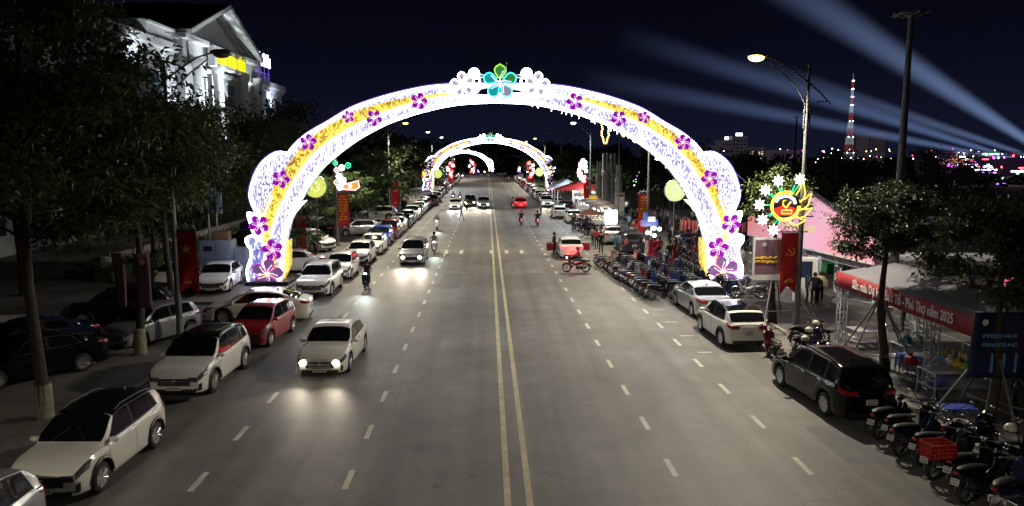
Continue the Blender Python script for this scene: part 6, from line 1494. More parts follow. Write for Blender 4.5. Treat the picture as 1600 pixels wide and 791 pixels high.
# big salmon gable board; glow and lavender tone imitate light falling on it
M['goldglow'] = emat('yellow_lettering_painted_glow', (.62, .60, .12), .6)  # glow added to the print so it stands out on the board
M['salmon'] = pm('salmon_board_painted_glow', (.50, .14, .13), .65, 0, .08, .11, col2=(.55, .33, .46))
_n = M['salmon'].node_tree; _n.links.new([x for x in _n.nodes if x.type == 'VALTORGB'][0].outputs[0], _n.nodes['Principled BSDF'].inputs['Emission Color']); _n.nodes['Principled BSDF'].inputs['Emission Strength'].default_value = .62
_a, _b = Vector((*G(1168, 366, 2.45), 0)), Vector((*G(1367, 413, 2.45), 0)); _m = (_a+_b)/2; _d = _a-_b
Bd = empty('gable_billboard', (_m.x, _m.y, .09), math.atan2(-_d.x, _d.y), 'large salmon coloured gable shaped billboard on white trusses', 'billboard')
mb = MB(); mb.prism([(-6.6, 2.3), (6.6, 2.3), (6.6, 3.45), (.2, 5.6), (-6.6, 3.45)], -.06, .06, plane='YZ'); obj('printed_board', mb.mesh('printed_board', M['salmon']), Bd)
tm = text_mesh('Sắc màu Đất Tổ - Phú Thọ năm 2025', .48, M['goldglow'], .006, 'board_lettering', .004)
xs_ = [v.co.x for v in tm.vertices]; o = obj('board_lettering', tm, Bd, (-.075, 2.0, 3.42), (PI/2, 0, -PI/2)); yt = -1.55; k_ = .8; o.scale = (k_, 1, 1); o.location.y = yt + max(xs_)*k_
mb = MB(); mb.box((.02-.06-.02, 0, 2.36), (.03, 13.1, .10)); obj('lower_trim', mb.mesh('lower_trim', M['wallwhite']), Bd)
for x, y in ((.35, 6.4), (.35, 6.4-3.0), (.35, 0), (.35, -3.2), (.35, -6.4), (2.6, 6.4), (2.6, -6.4)):
    mb = MB(); mb.truss((x, y, 0), (x, y, 4.6 if y > 6 and x < 1 else 3.4), .42 if y > 6 else .26, .026 if y > 6 else .02); obj('truss_post', mb.mesh('truss_post', M['metal']), Bd)
mb = MB(); mb.truss((.35, -6.5, 2.1), (.35, 6.5, 2.1), .3, .02); mb.truss((.35, -6.4, 3.4), (.35, .1, 5.4), .26, .018); mb.truss((.35, 6.4, 3.4), (.35, .1, 5.4), .26, .018)
for y in (-6.4, 0, 6.4): mb.truss((.4, y, 2.1), (2.6, y, 2.1), .26, .018)
obj('cross_truss', mb.mesh('cross_truss', M['metal']), Bd)
# guard rails
for i, (x0, y0, x1, y1, lb) in enumerate(((15.6, 37.6, 19.6, 30.2, 'low steel crowd rail behind the two people with backpacks'), (17.6, 30.5, 17.6, 23, 'low steel rail at the back of the tent'))):
    t = empty('steel_rail', (x0, y0, .09), 0, lb, 'railing', 'low steel rails'); v = Vector((x1-x0, y1-y0, 0)); n = 5
    mb = MB(); mb.tube((0, 0, .55), v+Vector((0, 0, .55)), .03); obj('top_rail', mb.mesh('top_rail', M['metal']), t)
    for k in range(n+1): p = v*(k/n); mb = MB(); mb.tube(p, p+Vector((0, 0, .55)), .03); obj('post', mb.mesh('post', M['metal']), t)
# tree braces
for i, (x, y, h, d, lb) in enumerate(((12.75, 31.9, 2.6, 1.9, 'pole braces round the tree behind the neon sign'), (13.6, 24.6, 2.4, 1.7, 'pole braces round the tree before the tent'), (13.2, 18.3, 2.5, 1.8, 'pole braces round the right edge tree'))):
    t = empty('tree_brace', (x, y, .09), .4+i, lb, 'tree brace', 'steel braces round the right hand trees')
    for k in range(4): a = k*PI/2+.6; mb = MB(); mb.tube((d*math.cos(a), d*math.sin(a), 0), (.13*math.cos(a), .13*math.sin(a), h), .032, n=6); obj('prop', mb.mesh('prop', M['polegrey']), t)
    mb = MB(); q_ = [(d*.72*math.cos(k*PI/2+.6), d*.72*math.sin(k*PI/2+.6), h*.28) for k in range(4)]; mb.path(q_, .022, 5, closed=True); obj('ring', mb.mesh('ring', M['polegrey']), t)
# blue banner on the right edge tree
M['bluebanner'] = pm('blue_printed_banner', (.012, .02, .085), .6, 0, .2, 1.2, col2=(.008, .010, .035))
xb, zb_ = PY(1523, 490, 18.0); xb2, zb2 = PY(1598, 590, 18.0)
t = empty('tree_banner', (xb, 18.0, 0), 0, 'dark blue banner tied to the tree at the right edge', 'banner'); w = xb2-xb
mb = MB(); mb.grid(lambda u, v: (w*u-.05*v, .05*math.sin(3*u+2*v), zb_+(zb2-zb_)*v), 8, 10); o = obj('cloth', mb.mesh('cloth', M['bluebanner'], True), t); o.modifiers.new('s', 'SOLIDIFY').thickness = .012
mb = MB(); mb.lathe([(.08, 0), (.08, .01)], (w*.18, -.08, zb_-.22), axis='Y', n=14); obj('emblem', mb.mesh('emblem', M['whiteink']), t)
mb = MB(); mb.tube((0, 0, zb_+.01), (w, 0, zb_+.01), .02); obj('rod', mb.mesh('rod', M['darkmetal']), t)
mb = MB(); glyphs(mb, w*.15, w*.8, zb_-.62, zb_-.54, 9, -.075, 11, axis='X', w=.14); glyphs(mb, w*.15, w*.8, zb_-.85, zb_-.77, 9, -.075, 12, axis='X', w=.14); obj('text_lines', mb.mesh('text_lines', M['c_blue']), t)
for k in range(3): mb = MB(); mb.box((w*(.35+.22*k), -.09, zb2+.42), (.07, .012, .5)); obj('printed_column', mb.mesh('printed_column', M['c_blue']), t)

# ================================================================ STALL GOODS
def table(x, y, w, d, h, label, rz=0, top='metal', shelf=True, cat='table'):
    t = empty('steel_table' if top == 'metal' else 'table', (x, y, .09), rz, label, cat)
    mb = MB(); mb.bbox((0, 0, h), (w, d, .04), .01); obj('table_top', mb.mesh('table_top', M[top]), t)
    lg = MB().tube((0, 0, 0), (0, 0, h), .022, n=6).mesh('leg', M['metal'] if top == 'metal' else M[top])
    for a in (-1, 1):
        for b in (-1, 1): obj('leg', lg, t, (a*(w/2-.05), b*(d/2-.05), 0))
    if shelf: mb = MB(); mb.box((0, 0, h*.45), (w-.06, d-.06, .025)); obj('shelf', mb.mesh('shelf', M[top]), t)
    return t
p_ = G(1340, 520, .8); table(14.6, 27.2, 1.3, .8, .80, 'low steel table nearest the tent corner post', .1)
table(15.2, 24.9, 1.6, .8, .82, 'steel table with blue and green bags behind the tree', .1); table(14.9, 21.6, 2.9, .95, .85, 'long steel counter loaded with colourful bags and bottles', .05)
bagc = [('plastgreen', 'green'), ('c_blue', 'light blue'), ('c_white', 'white'), ('goldink', 'yellow'), ('leafgreen', 'lime green'), ('plastred', 'red'), ('plastblue', 'blue'), ('plastwhite', 'cream')]
M['leafgreen'] = pm('lime_plastic_bag', (.25, .45, .08), .4, 0, .2, 6)
def bag(x, y, z, k, s, label, grp='bags and packets on the long counter'):
    mb = MB(); rr = random.Random(int(x*100+y*37)); n = 9; vs = []; fs = []
    prof = [(0, .01), (.8, .0), (1, .35), (.85, .75), (.3, 1.0), (.16, 1.12), (.28, 1.35)]
    for (r_, h) in prof:
        for j in range(n): a = 2*PI*j/n; q_ = r_*s*(1+rr.uniform(-.18, .18)); vs.append((q_*math.cos(a), q_*math.sin(a), h*s*1.2*(1+rr.uniform(-.06, .06))))
    for i in range(len(prof)-1):
        for j in range(n): fs.append((i*n+j, i*n+(j+1) % n, (i+1)*n+(j+1) % n, (i+1)*n+j))
    mb.add(vs, fs); return tag(obj('plastic_bag', mb.mesh('plastic_bag', M[k]), None, (x, y, z)), label, 'bag', grp)
for i in range(22):
    k, cn = bagc[(i*3) % 8]; y = 22.95-i*.125; x = 14.65+(i % 3)*.24
    bag(x, y, .97, k, .12+.05*R.random(), '%s bag on the long counter, %s from the tree end' % (cn, ordn[i]))
for i in range(5):
    k, cn = [('c_blue', 'light blue'), ('plastgreen', 'green'), ('c_white', 'white'), ('c_blue', 'pale blue'), ('plastwhite', 'cream')][i]
    bag(14.8+i*.2, 25.0+(i % 2)*.2, .93, k, .17, '%s bag on the middle steel table, %s from the left' % (cn, ordn[i]), 'bags on the middle steel table')
for i in range(9):
    y = 22.9-i*.3; k, cn = [('leafgreen', 'lime'), ('goldink', 'yellow'), ('plastwhite', 'pale')][i % 3]
    t = empty('bottle', (15.2, y, .97), 0, '%s bottle at the back of the counter, %s from the left' % (cn, ordn[i]), 'bottle', 'bottles on the long counter'); mb = MB(); mb.lathe([(.04, 0), (.05, .02), (.05, .18), (.02, .25), (.02, .30)], n=8); obj('glass', mb.mesh('glass', M[k], True), t); mb = MB(); mb.lathe([(.024, .30), (.024, .33)], n=8); obj('cap', mb.mesh('cap', M['plastred']), t)
bag(14.15, 23.5, .55, 'plastred', .24, 'big red bag hanging at the counter end', None)
def chair(x, y, rz, label, col='plastblue'):
    t = empty('plastic_chair', (x, y, .09), rz, label, 'chair', 'blue plastic chairs by the stall'); mb = MB(); mb.bbox((0, 0, .43), (.42, .42, .03), .01); obj('seat', mb.mesh('seat', M[col]), t)
    mb = MB(); mb.path([(-.2, -.2, .43), (-.26, -.2, .75), (-.28, -.1, .86), (-.28, .1, .86), (-.26, .2, .75), (-.2, .2, .43)], .02, 6)
    for s in (-.1, 0, .1): mb.tube((-.21, s, .45), (-.28, s, .84), .022, n=5)
    obj('backrest', mb.mesh('backrest', M[col]), t); lg = MB().tube((0, 0, 0), (0, 0, .43), .02, .028, n=5).mesh('leg', M[col])
    for a in (-1, 1):
        for b in (-1, 1): obj('leg', lg, t, (a*.18, b*.18, 0))
    return t
x, y = G(1513, 606); chair(x, y, .2, 'blue plastic chair nearest the road'); x, y = G(1528, 590); chair(x, y, -.8, 'blue plastic chair behind the other, at the small table'); chair(13.9, 21.6, 1.9, 'blue plastic chair in the dark before the counter'); chair(17.4, 19.4, 1.2, 'blue plastic chair at the far right edge')
t = table(*G(1552, 606), .7, .7, .55, 'small blue plastic table with green leaves on it', .3, 'plastblue', False)
x, y = G(1494, 668); table(x, y, .95, .5, .5, 'low blue table beside the pale bucket', -.1, 'plastblue', False)
def stool(x, y, n_, label):
    for k in range(n_):
        t = empty('plastic_stool', (x, y, .09+k*.09), 0, label % ordn[k], 'stool', 'stacked blue stools'); mb = MB(); mb.bbox((0, 0, .3), (.3, .3, .025), .008); obj('seat', mb.mesh('seat', M['plastblue']), t)
        for a in (-1, 1):
            for b in (-1, 1): mb = MB(); mb.tube((a*.15, b*.15, 0), (a*.12, b*.12, .3), .016, n=5); obj('leg', mb.mesh('leg', M['plastblue']), t)
stool(14.2, 24.1, 5, 'blue stool in the left stack by the counter, %s from below'); stool(14.7, 23.95, 4, 'blue stool in the right stack by the counter, %s from below')
t = empty('bucket', (*G(1500, 683), .09), 0, 'pale plastic bucket under the low blue table', 'bucket'); mb = MB(); mb.lathe([(.14, 0), (.17, .34), (.185, .345), (.185, .37), (.16, .37), (.13, .04)], n=14); obj('shell', mb.mesh('shell', M['plastwhite'], True, 40), t); mb = MB(); mb.path([(.18*math.cos(a*PI/8), 0, .36-.16*math.sin(a*PI/8)) for a in range(9)], .008, 4); obj('handle', mb.mesh('handle', M['metal']), t)
x, y = G(1464, 712, .8)
t = empty('red_crate', (x, y, .80), .15, 'red plastic crate on the back of a dark motorbike', 'crate'); 
for k in range(4):
    for s in range(7):
        a = k*PI/2; hx, hy = (.30, .22); c = [(hx*(s/3-1), -hy), (hx, hy*(s/3-1)), (hx*(s/3-1), hy), (-hx, hy*(s/3-1))][k]; mb = MB(); mb.box((c[0], c[1], .16), (.03, .03, .32)); obj('slat', mb.mesh('slat', M['plastred']), t)
    for z in (.02, .11, .20, .30): mb = MB(); mb.box(*(((0, -.22 if k == 0 else .22, z), (.62, .02, .05)) if k % 2 == 0 else ((.30 if k == 1 else -.30, 0, z), (.02, .46, .05)))); obj('rail', mb.mesh('rail', M['plastred']), t)
mb = MB(); mb.box((0, 0, .01), (.58, .42, .02)); obj('base', mb.mesh('base', M['plastred']), t)
M['coconut'] = pm('husked_coconut', (.22, .2, .08), .8, 0, .4, 8, bump=.4)
x0, y0 = G(1318, 556, .3)
for i in range(9):
    mb = MB(); mb.ball((0, 0, 0), (.11, .11, .13), 10, 7); tag(obj('coconut', mb.mesh('coconut', M['coconut'], True), None, (x0+(i % 3)*.2-.2+(.1 if i > 5 else 0), y0+((i//3) % 2)*.2, .2+.19*(i//3)*.55)), ['lowest front left', 'lowest front middle', 'lowest front right', 'middle left', 'middle centre', 'middle right', 'top left', 'topmost', 'top right'][i]+' coconut of the small heap behind the black MPV', 'coconut', 'coconuts heaped on the pavement')
x, y = G(1303, 428); t = empty('green_crate', (x, y, .09), .1, 'green plastic crate in the yard behind the billboard', 'crate'); mb = MB(); mb.bbox((0, 0, .3), (1.6, 1.0, .55), .04); obj('shell', mb.mesh('shell', M['plastgreen']), t); mb = MB(); mb.box((0, 0, .6), (1.7, 1.1, .06)); obj('lid', mb.mesh('lid', M['plastgreen']), t)
for i in range(4): mb = MB(); mb.box((-.6+.4*i, -.51, .3), (.05, .03, .45)); obj('rib', mb.mesh('rib', M['plastgreen']), t)
x, y = G(1190, 438); t = empty('stacked_panels', (x-1.0, y, .09), -.25, 'pale blue metal panels lying flat beside the truss', 'panels')
M['paleblue'] = pm('pale_blue_panel', (.30, .36, .44), .5, 0, .1, 2)
for i in range(4): ibox('panel', (-.9+.62*i, .1*i, .06+.03*i), (.58, 1.4, .03), M['paleblue'], t, rz=.05*i)
GP = 'people around the stalls'
for px, py, pose, top, legs, hd, lb in ((1271, 479, 'hands', 'black', 'black', 60, 'person in black with a backpack, left of a pair behind the lamp post'), (1280, 477, 'stand', 'khaki', 'black', 70, 'person with a khaki backpack, right of the pair'), (1258, 474, 'stand', 'navy', 'black', 0, 'person half hidden behind the lamp post'),
        (1190, 432, 'sit', 'pink', 'black', 200, 'child sitting on the ground by the stacked panels'), (1156, 425, 'stand', 'white', 'white', 90, 'person in white right behind the arch foot'), (1323, 466, 'stand', 'grey', 'grey', 0, 'person standing at the tent corner seen below the valance'),
        (1382, 510, 'stand', 'black', 'black', 150, 'seller in dark clothes at the low steel table'), (1410, 520, 'hands', 'black', 'black', 160, 'seller bending over the middle table'), (1518, 463, 'stand', 'navy', 'black', 200, 'figure in a peaked cap before the lit yard'), (1545, 465, 'stand', 'black', 'black', 100, 'dark figure right of the peaked cap'), (1590, 660, 'stand', 'black', 'black', 200, 'person in white shoes behind the right edge tree')):
    x, y = G(px, py, .09); person(pose, x, y, hd, top, legs, lb, GP, shoes='white' if 'white shoes' in lb or 'backpack' in lb else None)
for px, py, c, lb in ((1283, 455, 'c_khaki', 'khaki backpack on the right of the pair'), (1274, 455, 'c_black', 'black backpack on the left of the pair')):
    x, y = G(px, 477, .09); t = empty('backpack', (x+.05, y-.26, 1.1), .2, lb, 'backpack'); mb = MB(); mb.ball((0, 0, .12), (.16, .11, .24), 10, 8); obj('sack', mb.mesh('sack', M[c], True), t); mb = MB(); mb.ball((0, -.1, .02), (.11, .05, .11), 8, 6); obj('front_pocket', mb.mesh('front_pocket', M[c], True), t)
# white display box / photo booth behind the banner
t = empty('display_cabinet', (16.1, 36.3, .09), -.1, 'tall white lit display cabinet behind the red banner', 'cabinet'); ibox('body', (0, 0, 1.15), (1.0, .7, 2.3), M['wallwhite'], t, b=.03); ibox('opening', (-.1, -.36, 1.75), (.6, .03, .8), M['bluebanner'], t); ibox('side_board', (.55, -.3, 1.2), (.05, .5, 2.4), M['paleblue'], t)
M['bulbwhite'] = emat('bare_white_bulb', (1, .98, .95), 14); M['bulbwarm'] = emat('bare_warm_bulb', (1, .85, .6), 25)
def work_lamp(x, y, z, pw, label, col=(1, .95, .88), mat='bulbwhite', post=True, r=.09):
    t = empty('work_lamp', (x, y, groundz(x, y)), 0, label, 'lamp'); g = groundz(x, y)
    mb = MB(); mb.ball((0, 0, z-g), r, 8, 6); obj('bulb', mb.mesh('bulb', M[mat], True), t)
    mb = MB(); mb.tube((0, .02, 0), (0, .02, z-g-.05), .02, n=5) if post else mb.tube((0, 0, z-g+.05), (0, 0, z-g+.5), .01, n=4); obj('stand', mb.mesh('stand', M['darkmetal']), t)
    if pw:
        l = bpy.data.lights.new('bulb_light', 'POINT'); l.energy = pw; l.color = col; l.shadow_soft_size = r*1.2; lo = bpy.data.objects.new('bulb_light', l); COL.objects.link(lo); lo.parent = t; lo.location = (0, -.05, z-g)
    return t
work_lamp(14.75, 26.4, 1.25, 50, 'small white lamp on the steel table under the tent')
x, y = G(985, 405, .1)
for i, (dx, z) in enumerate(((-.5, 1.7), (.1, 2.0), (.6, 1.9), (.3, 1.35))): work_lamp(12.6+dx, 55+.4*i, z, 110 if i < 2 else 0, 'glaring bulb of the lamp cluster above the parked motorbikes, %s of four' % ordn[i], r=.14)
# stalls along the right kerb: lit white box, umbrella, striped awning with bulbs
t = empty('lit_sign_box', (PY(954, 362, 66)[0], 66, .09), 0, 'brightly lit white sign box beside the stalls', 'sign'); M['boxlit'] = emat('white_lightbox_face', (.95, .97, 1), 2.2)
ibox('lightbox', (0, 0, 1.9), (1.15, .3, 1.25), M['boxlit'], t, b=.03); ibox('cabinet', (0, 0, .6), (1.1, .4, 1.2), M['wallwhite'], t); mb = MB(); glyphs(mb, -.4, .4, 2.1, 2.22, 8, -.16, 2, axis='X', w=.16); glyphs(mb, -.35, .35, 1.85, 1.95, 7, -.16, 3, axis='X', w=.16); obj('lettering', mb.mesh('lettering', M['c_blue']), t)
M['straw'] = pm('brown_umbrella_cloth', (.14, .06, .04), .9, 0, .2, 5); M['awning'] = pm('pale_awning', (.15, .12, .10), .7, 0, .15, 3)
x, y = PY(922, 360, 71)[0], 71
t = empty('market_umbrella', (x, y, .09), 0, 'brown market umbrella at the kerb stalls', 'umbrella'); mb = MB(); mb.lathe([(1.25, 1.75), (1.2, 1.82), (.6, 2.15), (.02, 2.3)], n=14); obj('canopy', mb.mesh('canopy', M['straw'], True, 60), t); mb = MB(); mb.tube((0, 0, 0), (0, 0, 2.3), .03); obj('pole', mb.mesh('pole', M['darkmetal']), t)
for i, (px, Y, lb) in enumerate(((942, 74, 'food stall with a glaring row of bulbs left of the lit sign box'), (925, 84, 'food stall with bright bulbs under a yellow board'), (912, 96, 'food stall with a pale awning behind the yellow board'), (934, 79, 'food stall in the middle of the glaring row'))):
    x = PY(px, 350, Y)[0]; t = empty('food_stall', (x, Y, .09), 0, lb, 'stall', 'food stalls along the right pavement')
    ibox('counter', (0, 0, .5), (2.2, .9, .95), M['metal'], t, b=.02); mb = MB(); mb.prism([(-1.4, 2.2), (1.4, 2.2), (1.2, 2.5), (-1.2, 2.5)], -.9, .9); obj('awning', mb.mesh('awning', M['awning']), t)
    for a in (-1.1, 1.1):
        for b in (-.4, .4): mb = MB(); mb.tube((a, b, .9), (a, b, 2.2), .025, n=5); obj('post', mb.mesh('post', M['metal']), t)
    for k in range(6): mb = MB(); mb.ball((-1.0+.4*k, -.8, 2.0-.1*(k % 2)), .10, 7, 5); obj('bulb', mb.mesh('bulb', M['bulbwhite']), t)
    for k in range(5): mb = MB(); mb.ball((-.8+.4*k, -.1, 1.1), (.16, .16, .14), 7, 5); obj('food_pile', mb.mesh('food_pile', M[['goldink', 'plastwhite', 'leafgreen', 'plastred', 'awning'][k]]), t)
    if 'yellow' in lb: ibox('yellow_board', (0, -.85, 2.6), (1.0, .04, .6), M['goldink'], t)
    l = bpy.data.lights.new('stall_light', 'POINT'); l.energy = 80; l.color = (1, .93, .82); l.shadow_soft_size = .4; lo = bpy.data.objects.new('stall_light', l); COL.objects.link(lo); lo.parent = t; lo.location = (0, -1.1, 1.9)
# red roofed marquee and white panel further back
for i, (px, py, Y, w, mt, lb) in enumerate(((908, 300, 104, 7.5, 'plastred', 'red roofed marquee behind the flower neon cluster'), (884, 296, 112, 5, 'paleblue', 'pale blue marquee left of the red roofed one'))):
    x = PY(px, py, Y)[0]; t = empty('marquee', (x, Y, .09), 0, lb, 'marquee'); mb = MB(); mb.prism([(-w/2, 2.6), (w/2, 2.6), (0, 3.9)], -2.5, 2.5); obj('roof', mb.mesh('roof', M[mt]), t)
    for a in (-1, 1):
        for b in (-1, 1): mb = MB(); mb.tube((a*(w/2-.2), b*2.3, 0), (a*(w/2-.2), b*2.3, 2.6), .06); obj('post', mb.mesh('post', M['wallwhite']), t)
    ibox('side_wall', (w*.3, -2.4, 1.3), (w*.3, .05, 2.5), M['wallwhite'], t); l = bpy.data.lights.new('marquee_light', 'POINT'); l.energy = 250; l.color = (.85, .9, 1); lo = bpy.data.objects.new('marquee_light', l); COL.objects.link(lo); lo.parent = t; lo.location = (0, -3.4, 2.3)
# concrete monument columns
Mn = empty('column_monument', (19.4, 88, .09), 0, 'cluster of tall grey concrete columns on the plaza', 'monument')
for i, (px, py_top, w, px2) in enumerate(((936, 276, 8, 0), (946, 268, 11, 1), (958, 269, 11, 1), (967, 281, 10, 0))):
    Y = 88-(3 if i in (0, 3) else 0); x, z = PY(px, py_top, Y); r_ = w/2/1150*Y; sh = obj('fluted_column', MB().mesh('x') if False else None, None) if False else None
    mb = MB(); n = 20; vs = []; 
    prof = [(1, 0), (1, z-.7), (1.06, z-.55), (1.22, z-.3), (1.25, z-.1), (1.1, z)]
    pts_ = []
    for rr_, h in prof: pts_.append((rr_*r_, h))
    mb.lathe(pts_, n=16); o = obj('shaft', mb.mesh('shaft', M['concrete'], True, 30), Mn, (x-19.4, Y-88, 0))
    for k in range(8): a = k*PI/4; b = MB(); b.box((r_*.98*math.cos(a), r_*.98*math.sin(a), z*.45), (.12, .12, z*.88)); obj('flute_rib', b.mesh('flute_rib', M['concrete']), o)
    for s in (-1, 1):
        b = MB(); b.lathe([(r_*.42, z), (r_*.42, z+(2.1 if px2 else 1.6))], n=12); obj('upper_cylinder', b.mesh('upper_cylinder', M['concrete'], True, 30), o, (s*r_*.5, 0, 0))
x = PY(966, 330, 84)[0]; t = empty('info_board', (x, 83, .09), 0, 'white information board at the foot of the columns', 'board'); ibox('panel', (0, 0, 1.9), (1.0, .08, 2.6), M['wallwhite'], t); ibox('leg', (-.4, .1, .3), (.08, .08, .6), M['metal'], t); ibox('leg', (.4, .1, .3), (.08, .08, .6), M['metal'], t); ibox('red_heading', (0, -.05, 2.9), (.8, .02, .25), M['redcloth'], t)
# CCTV mast
t = empty('camera_mast', (PY(966, 318, 71)[0], 71, .09), 0, 'slim mast in front of the concrete columns', 'mast'); mb = MB(); mb.path([(0, 0, 0), (0, 0, 9.8)], [.09, .05], 8); obj('pole', mb.mesh('pole', M['polegrey']), t); mb = MB(); mb.box((.2, 0, 9.5), (.35, .12, .14)); obj('camera_box', mb.mesh('camera_box', M['polegrey']), t)
# red barriers on plaza
t = empty('red_fence', (PY(1062, 380, 66)[0], 66, .09), -.12, 'row of rosy red cloth strips strung as a fence on the plaza', 'fence'); M['rosy'] = pm('rosy_cloth_strip', (.40, .09, .11), .8, 0, .2, 4)
for i in range(16): mb = MB(); mb.grid(lambda u, v: (.3*u, .03*math.sin(6*u+i), 1.35*v+.25), 3, 2); o = obj('cloth_strip', mb.mesh('cloth_strip', M['rosy'], True), t, (i*.33, -i*.16, 0)); o.modifiers.new('s', 'SOLIDIFY').thickness = .01
for i in range(5): mb = MB(); mb.tube((0, 0, 0), (0, 0, 1.7), .03); obj('post', mb.mesh('post', M['metal']), t, (i*1.3, -i*.64, 0))
t = empty('park_fence', (14, 92, .09), 0, 'dark railing behind the plaza crowd', 'fence')
for i in range(40): mb = MB(); mb.tube((0, 0, 0), (0, 0, 1.7), .03, n=4); obj('bar', mb.mesh('bar', M['polegrey']), t, (9+i*.55, -i*.1, 0))
mb = MB(); mb.tube((9, 0, 1.6), (31, -4, 1.6), .04); mb.tube((9, 0, .3), (31, -4, .3), .04); obj('rail', mb.mesh('rail', M['polegrey']), t)
# blue lettered prop by banner post
t = empty('blue_stand', (PY(1012, 380, 57)[0], 56.6, .09), 0, 'blue and white stand at the foot of the right lettered banner', 'stand'); ibox('board', (0, 0, 2.2), (1.3, .2, .5), M['plastblue'], t); ibox('peak', (-.3, 0, 2.7), (.35, .18, .6), M['plastblue'], t); ibox('white_face', (.15, -.12, 2.5), (.6, .03, .4), M['wallwhite'], t); ibox('post', (.15, 0, 1), (.12, .12, 2), M['wallwhite'], t)
# left: cabinets, posts
t = empty('utility_cabinet', (PY(352, 420, 44.5)[0], 44.5, .004), .05, 'pale grey utility cabinet with a box on top, left of the arch', 'cabinet'); ibox('body', (-.35, 0, 1.25), (1.9, 1.0, 2.5), M['concretepale'] if 'concretepale' in M else M['paleblue'], t, b=.03); ibox('side_cabinet', (1.0, .1, 1.0), (.7, .8, 2.0), M['paleblue'], t, b=.03); ibox('top_box', (-.1, 0, 2.75), (.9, .7, .5), M['wood'], t); ibox('door_seam', (-.35, -.505, 1.3), (.03, .01, 2.2), M['trim'], t)
ibox('vent', (-.8, -.51, 2.0), (.5, .01, .3), M['trim'], t)
t = empty('telecom_mast', (PY(330, 420, 46)[0], 46, .004), 0, 'steel telecom mast with white antenna boxes left of the arch', 'mast'); mb = MB(); mb.tube((0, 0, 0), (0, 0, 9), .08, .06); mb.tube((.5, 0, 0), (.5, 0, 7.5), .05); obj('pole', mb.mesh('pole', M['metal']), t)
for i, (a, z, w, h) in enumerate(((-.35, 6.2, .9, .7), (.6, 6.6, .35, 1.5), (.25, 4.9, .3, 1.6), (.75, 4.6, .3, 1.3), (.4, 8.0, .3, 1.0))): ibox('antenna_box', (a, -.15, z), (w, .25, h), M['paleblue'], t, b=.02)
for i, (px, py) in enumerate(((577, 348), (612, 346), (486, 396), (626, 340))):
    x, y = G(px, py); t = empty('slim_post', (x, y, groundz(x, y)), 0, 'slim pale post in the left lot, %s of four' % ['tallest one by the crosswise SUV', 'one beside the hammer banner', 'nearest one', 'farthest one'][i], 'post', 'slim posts in the left lot'); mb = MB(); mb.tube((0, 0, 0), (0, 0, 3.4 if i != 2 else 2.6), .07 if i != 2 else .05); obj('shaft', mb.mesh('shaft', M['polegrey'] if i else M['wallwhite']), t); mb = MB(); mb.lathe([(.1, 0), (.1, .3)], n=8); obj('base', mb.mesh('base', M['wallwhite']), t)
x, z = PY(480, 345, 50); t = empty('side_banner', (PY(470, 400, 50)[0], 50, .12), 0, 'narrow red standing banner right of the left arch foot', 'banner'); ibox('panel', (.15, 0, 1.9), (.5, .03, 2.9), M['redcloth'], t); mb = MB(); mb.tube((-.12, 0, 0), (-.12, 0, 3.4), .03); obj('pole', mb.mesh('pole', M['metal']), t); ibox('white_foot', (.15, -.02, .6), (.4, .02, .3), M['wallwhite'], t)
# red lantern strips at left pavement far; tricolour light glows
for i, (px, py, Y, c, lb) in enumerate(((565, 243, 120, 'bulbwhite', 'cluster of three cold lamps far behind the left trees'),)):
    x, z = PY(px, py, Y); t = empty('area_light_mast', (x, Y, -.1), 0, lb, 'lamp'); mb = MB(); mb.tube((0, 0, 0), (0, 0, z), .08); obj('pole', mb.mesh('pole', M['polegrey']), t)
    for a, b in ((0, .5), (-.45, -.2), (.45, -.2)): mb = MB(); mb.ball((a, 0, z+b), .13, 7, 5); obj('lamp', mb.mesh('lamp', M['bulbwhite']), t)
# ================================================================ HIGH MASTS, WIRES, FAR CITY, STAGE, BEAMS
def high_mast(px_top, py_top, Y, r, label):
    x, z = PY(px_top, py_top, Y); t = empty('floodlight_mast', (x, Y, .09 if Y < 90 else -.16), 0, label, 'mast', 'high floodlight masts'); mb = MB(); mb.path([(0, 0, 0), (0, 0, z*.5), (0, 0, z)], [r*1.5, r*1.2, r*.8], 10); obj('pole', mb.mesh('pole', M['polegrey'], True), t)
    mb = MB(); mb.path([(.75*math.cos(a*PI/8), .75*math.sin(a*PI/8), z) for a in range(16)], .04, 5, closed=True)
    for a in range(4): mb.tube((0, 0, z-.1), (.75*math.cos(a*PI/2), .75*math.sin(a*PI/2), z), .03, n=5)
    obj('head_ring', mb.mesh('head_ring', M['polegrey']), t)
    for a in range(8): b = MB(); b.box((0, 0, 0), (.38, .2, .12)); obj('lamp', b.mesh('lamp', M['darkmetal']), t, (.8*math.cos(a*PI/4), .8*math.sin(a*PI/4), z-.02), (.3, 0, a*PI/4))
high_mast(1424, 24, 40, .17, 'tall unlit floodlight mast at the right, taller than everything'); high_mast(1245, 182, 210, .22, 'small distant floodlight mast left of the lattice tower')
M['cable'] = pm('black_cable', (.03, .03, .035), .6)
for i, (a, b, lb) in enumerate((((1140, 262, 44), (1250, 322, 31), 'black cable slung from the arch to the billboard trusses'), ((1280, 308, 33), (1345, 330, 41), 'cable between the lamp post and the mast'), ((1010, 395, 56), (1090, 335, 44), 'cable slung from the banner post to the arch'))):
    p0 = PY(*a); p1 = PY(*b); A_ = Vector((p0[0], a[2], p0[1])); B_ = Vector((p1[0], b[2], p1[1])); mb = MB(); mb.path([A_.lerp(B_, k/10)-Vector((0, 0, .35*math.sin(PI*k/10))) for k in range(11)], .018, 4); tag(obj('cable', mb.mesh('cable', M['cable'])), lb, 'cable')
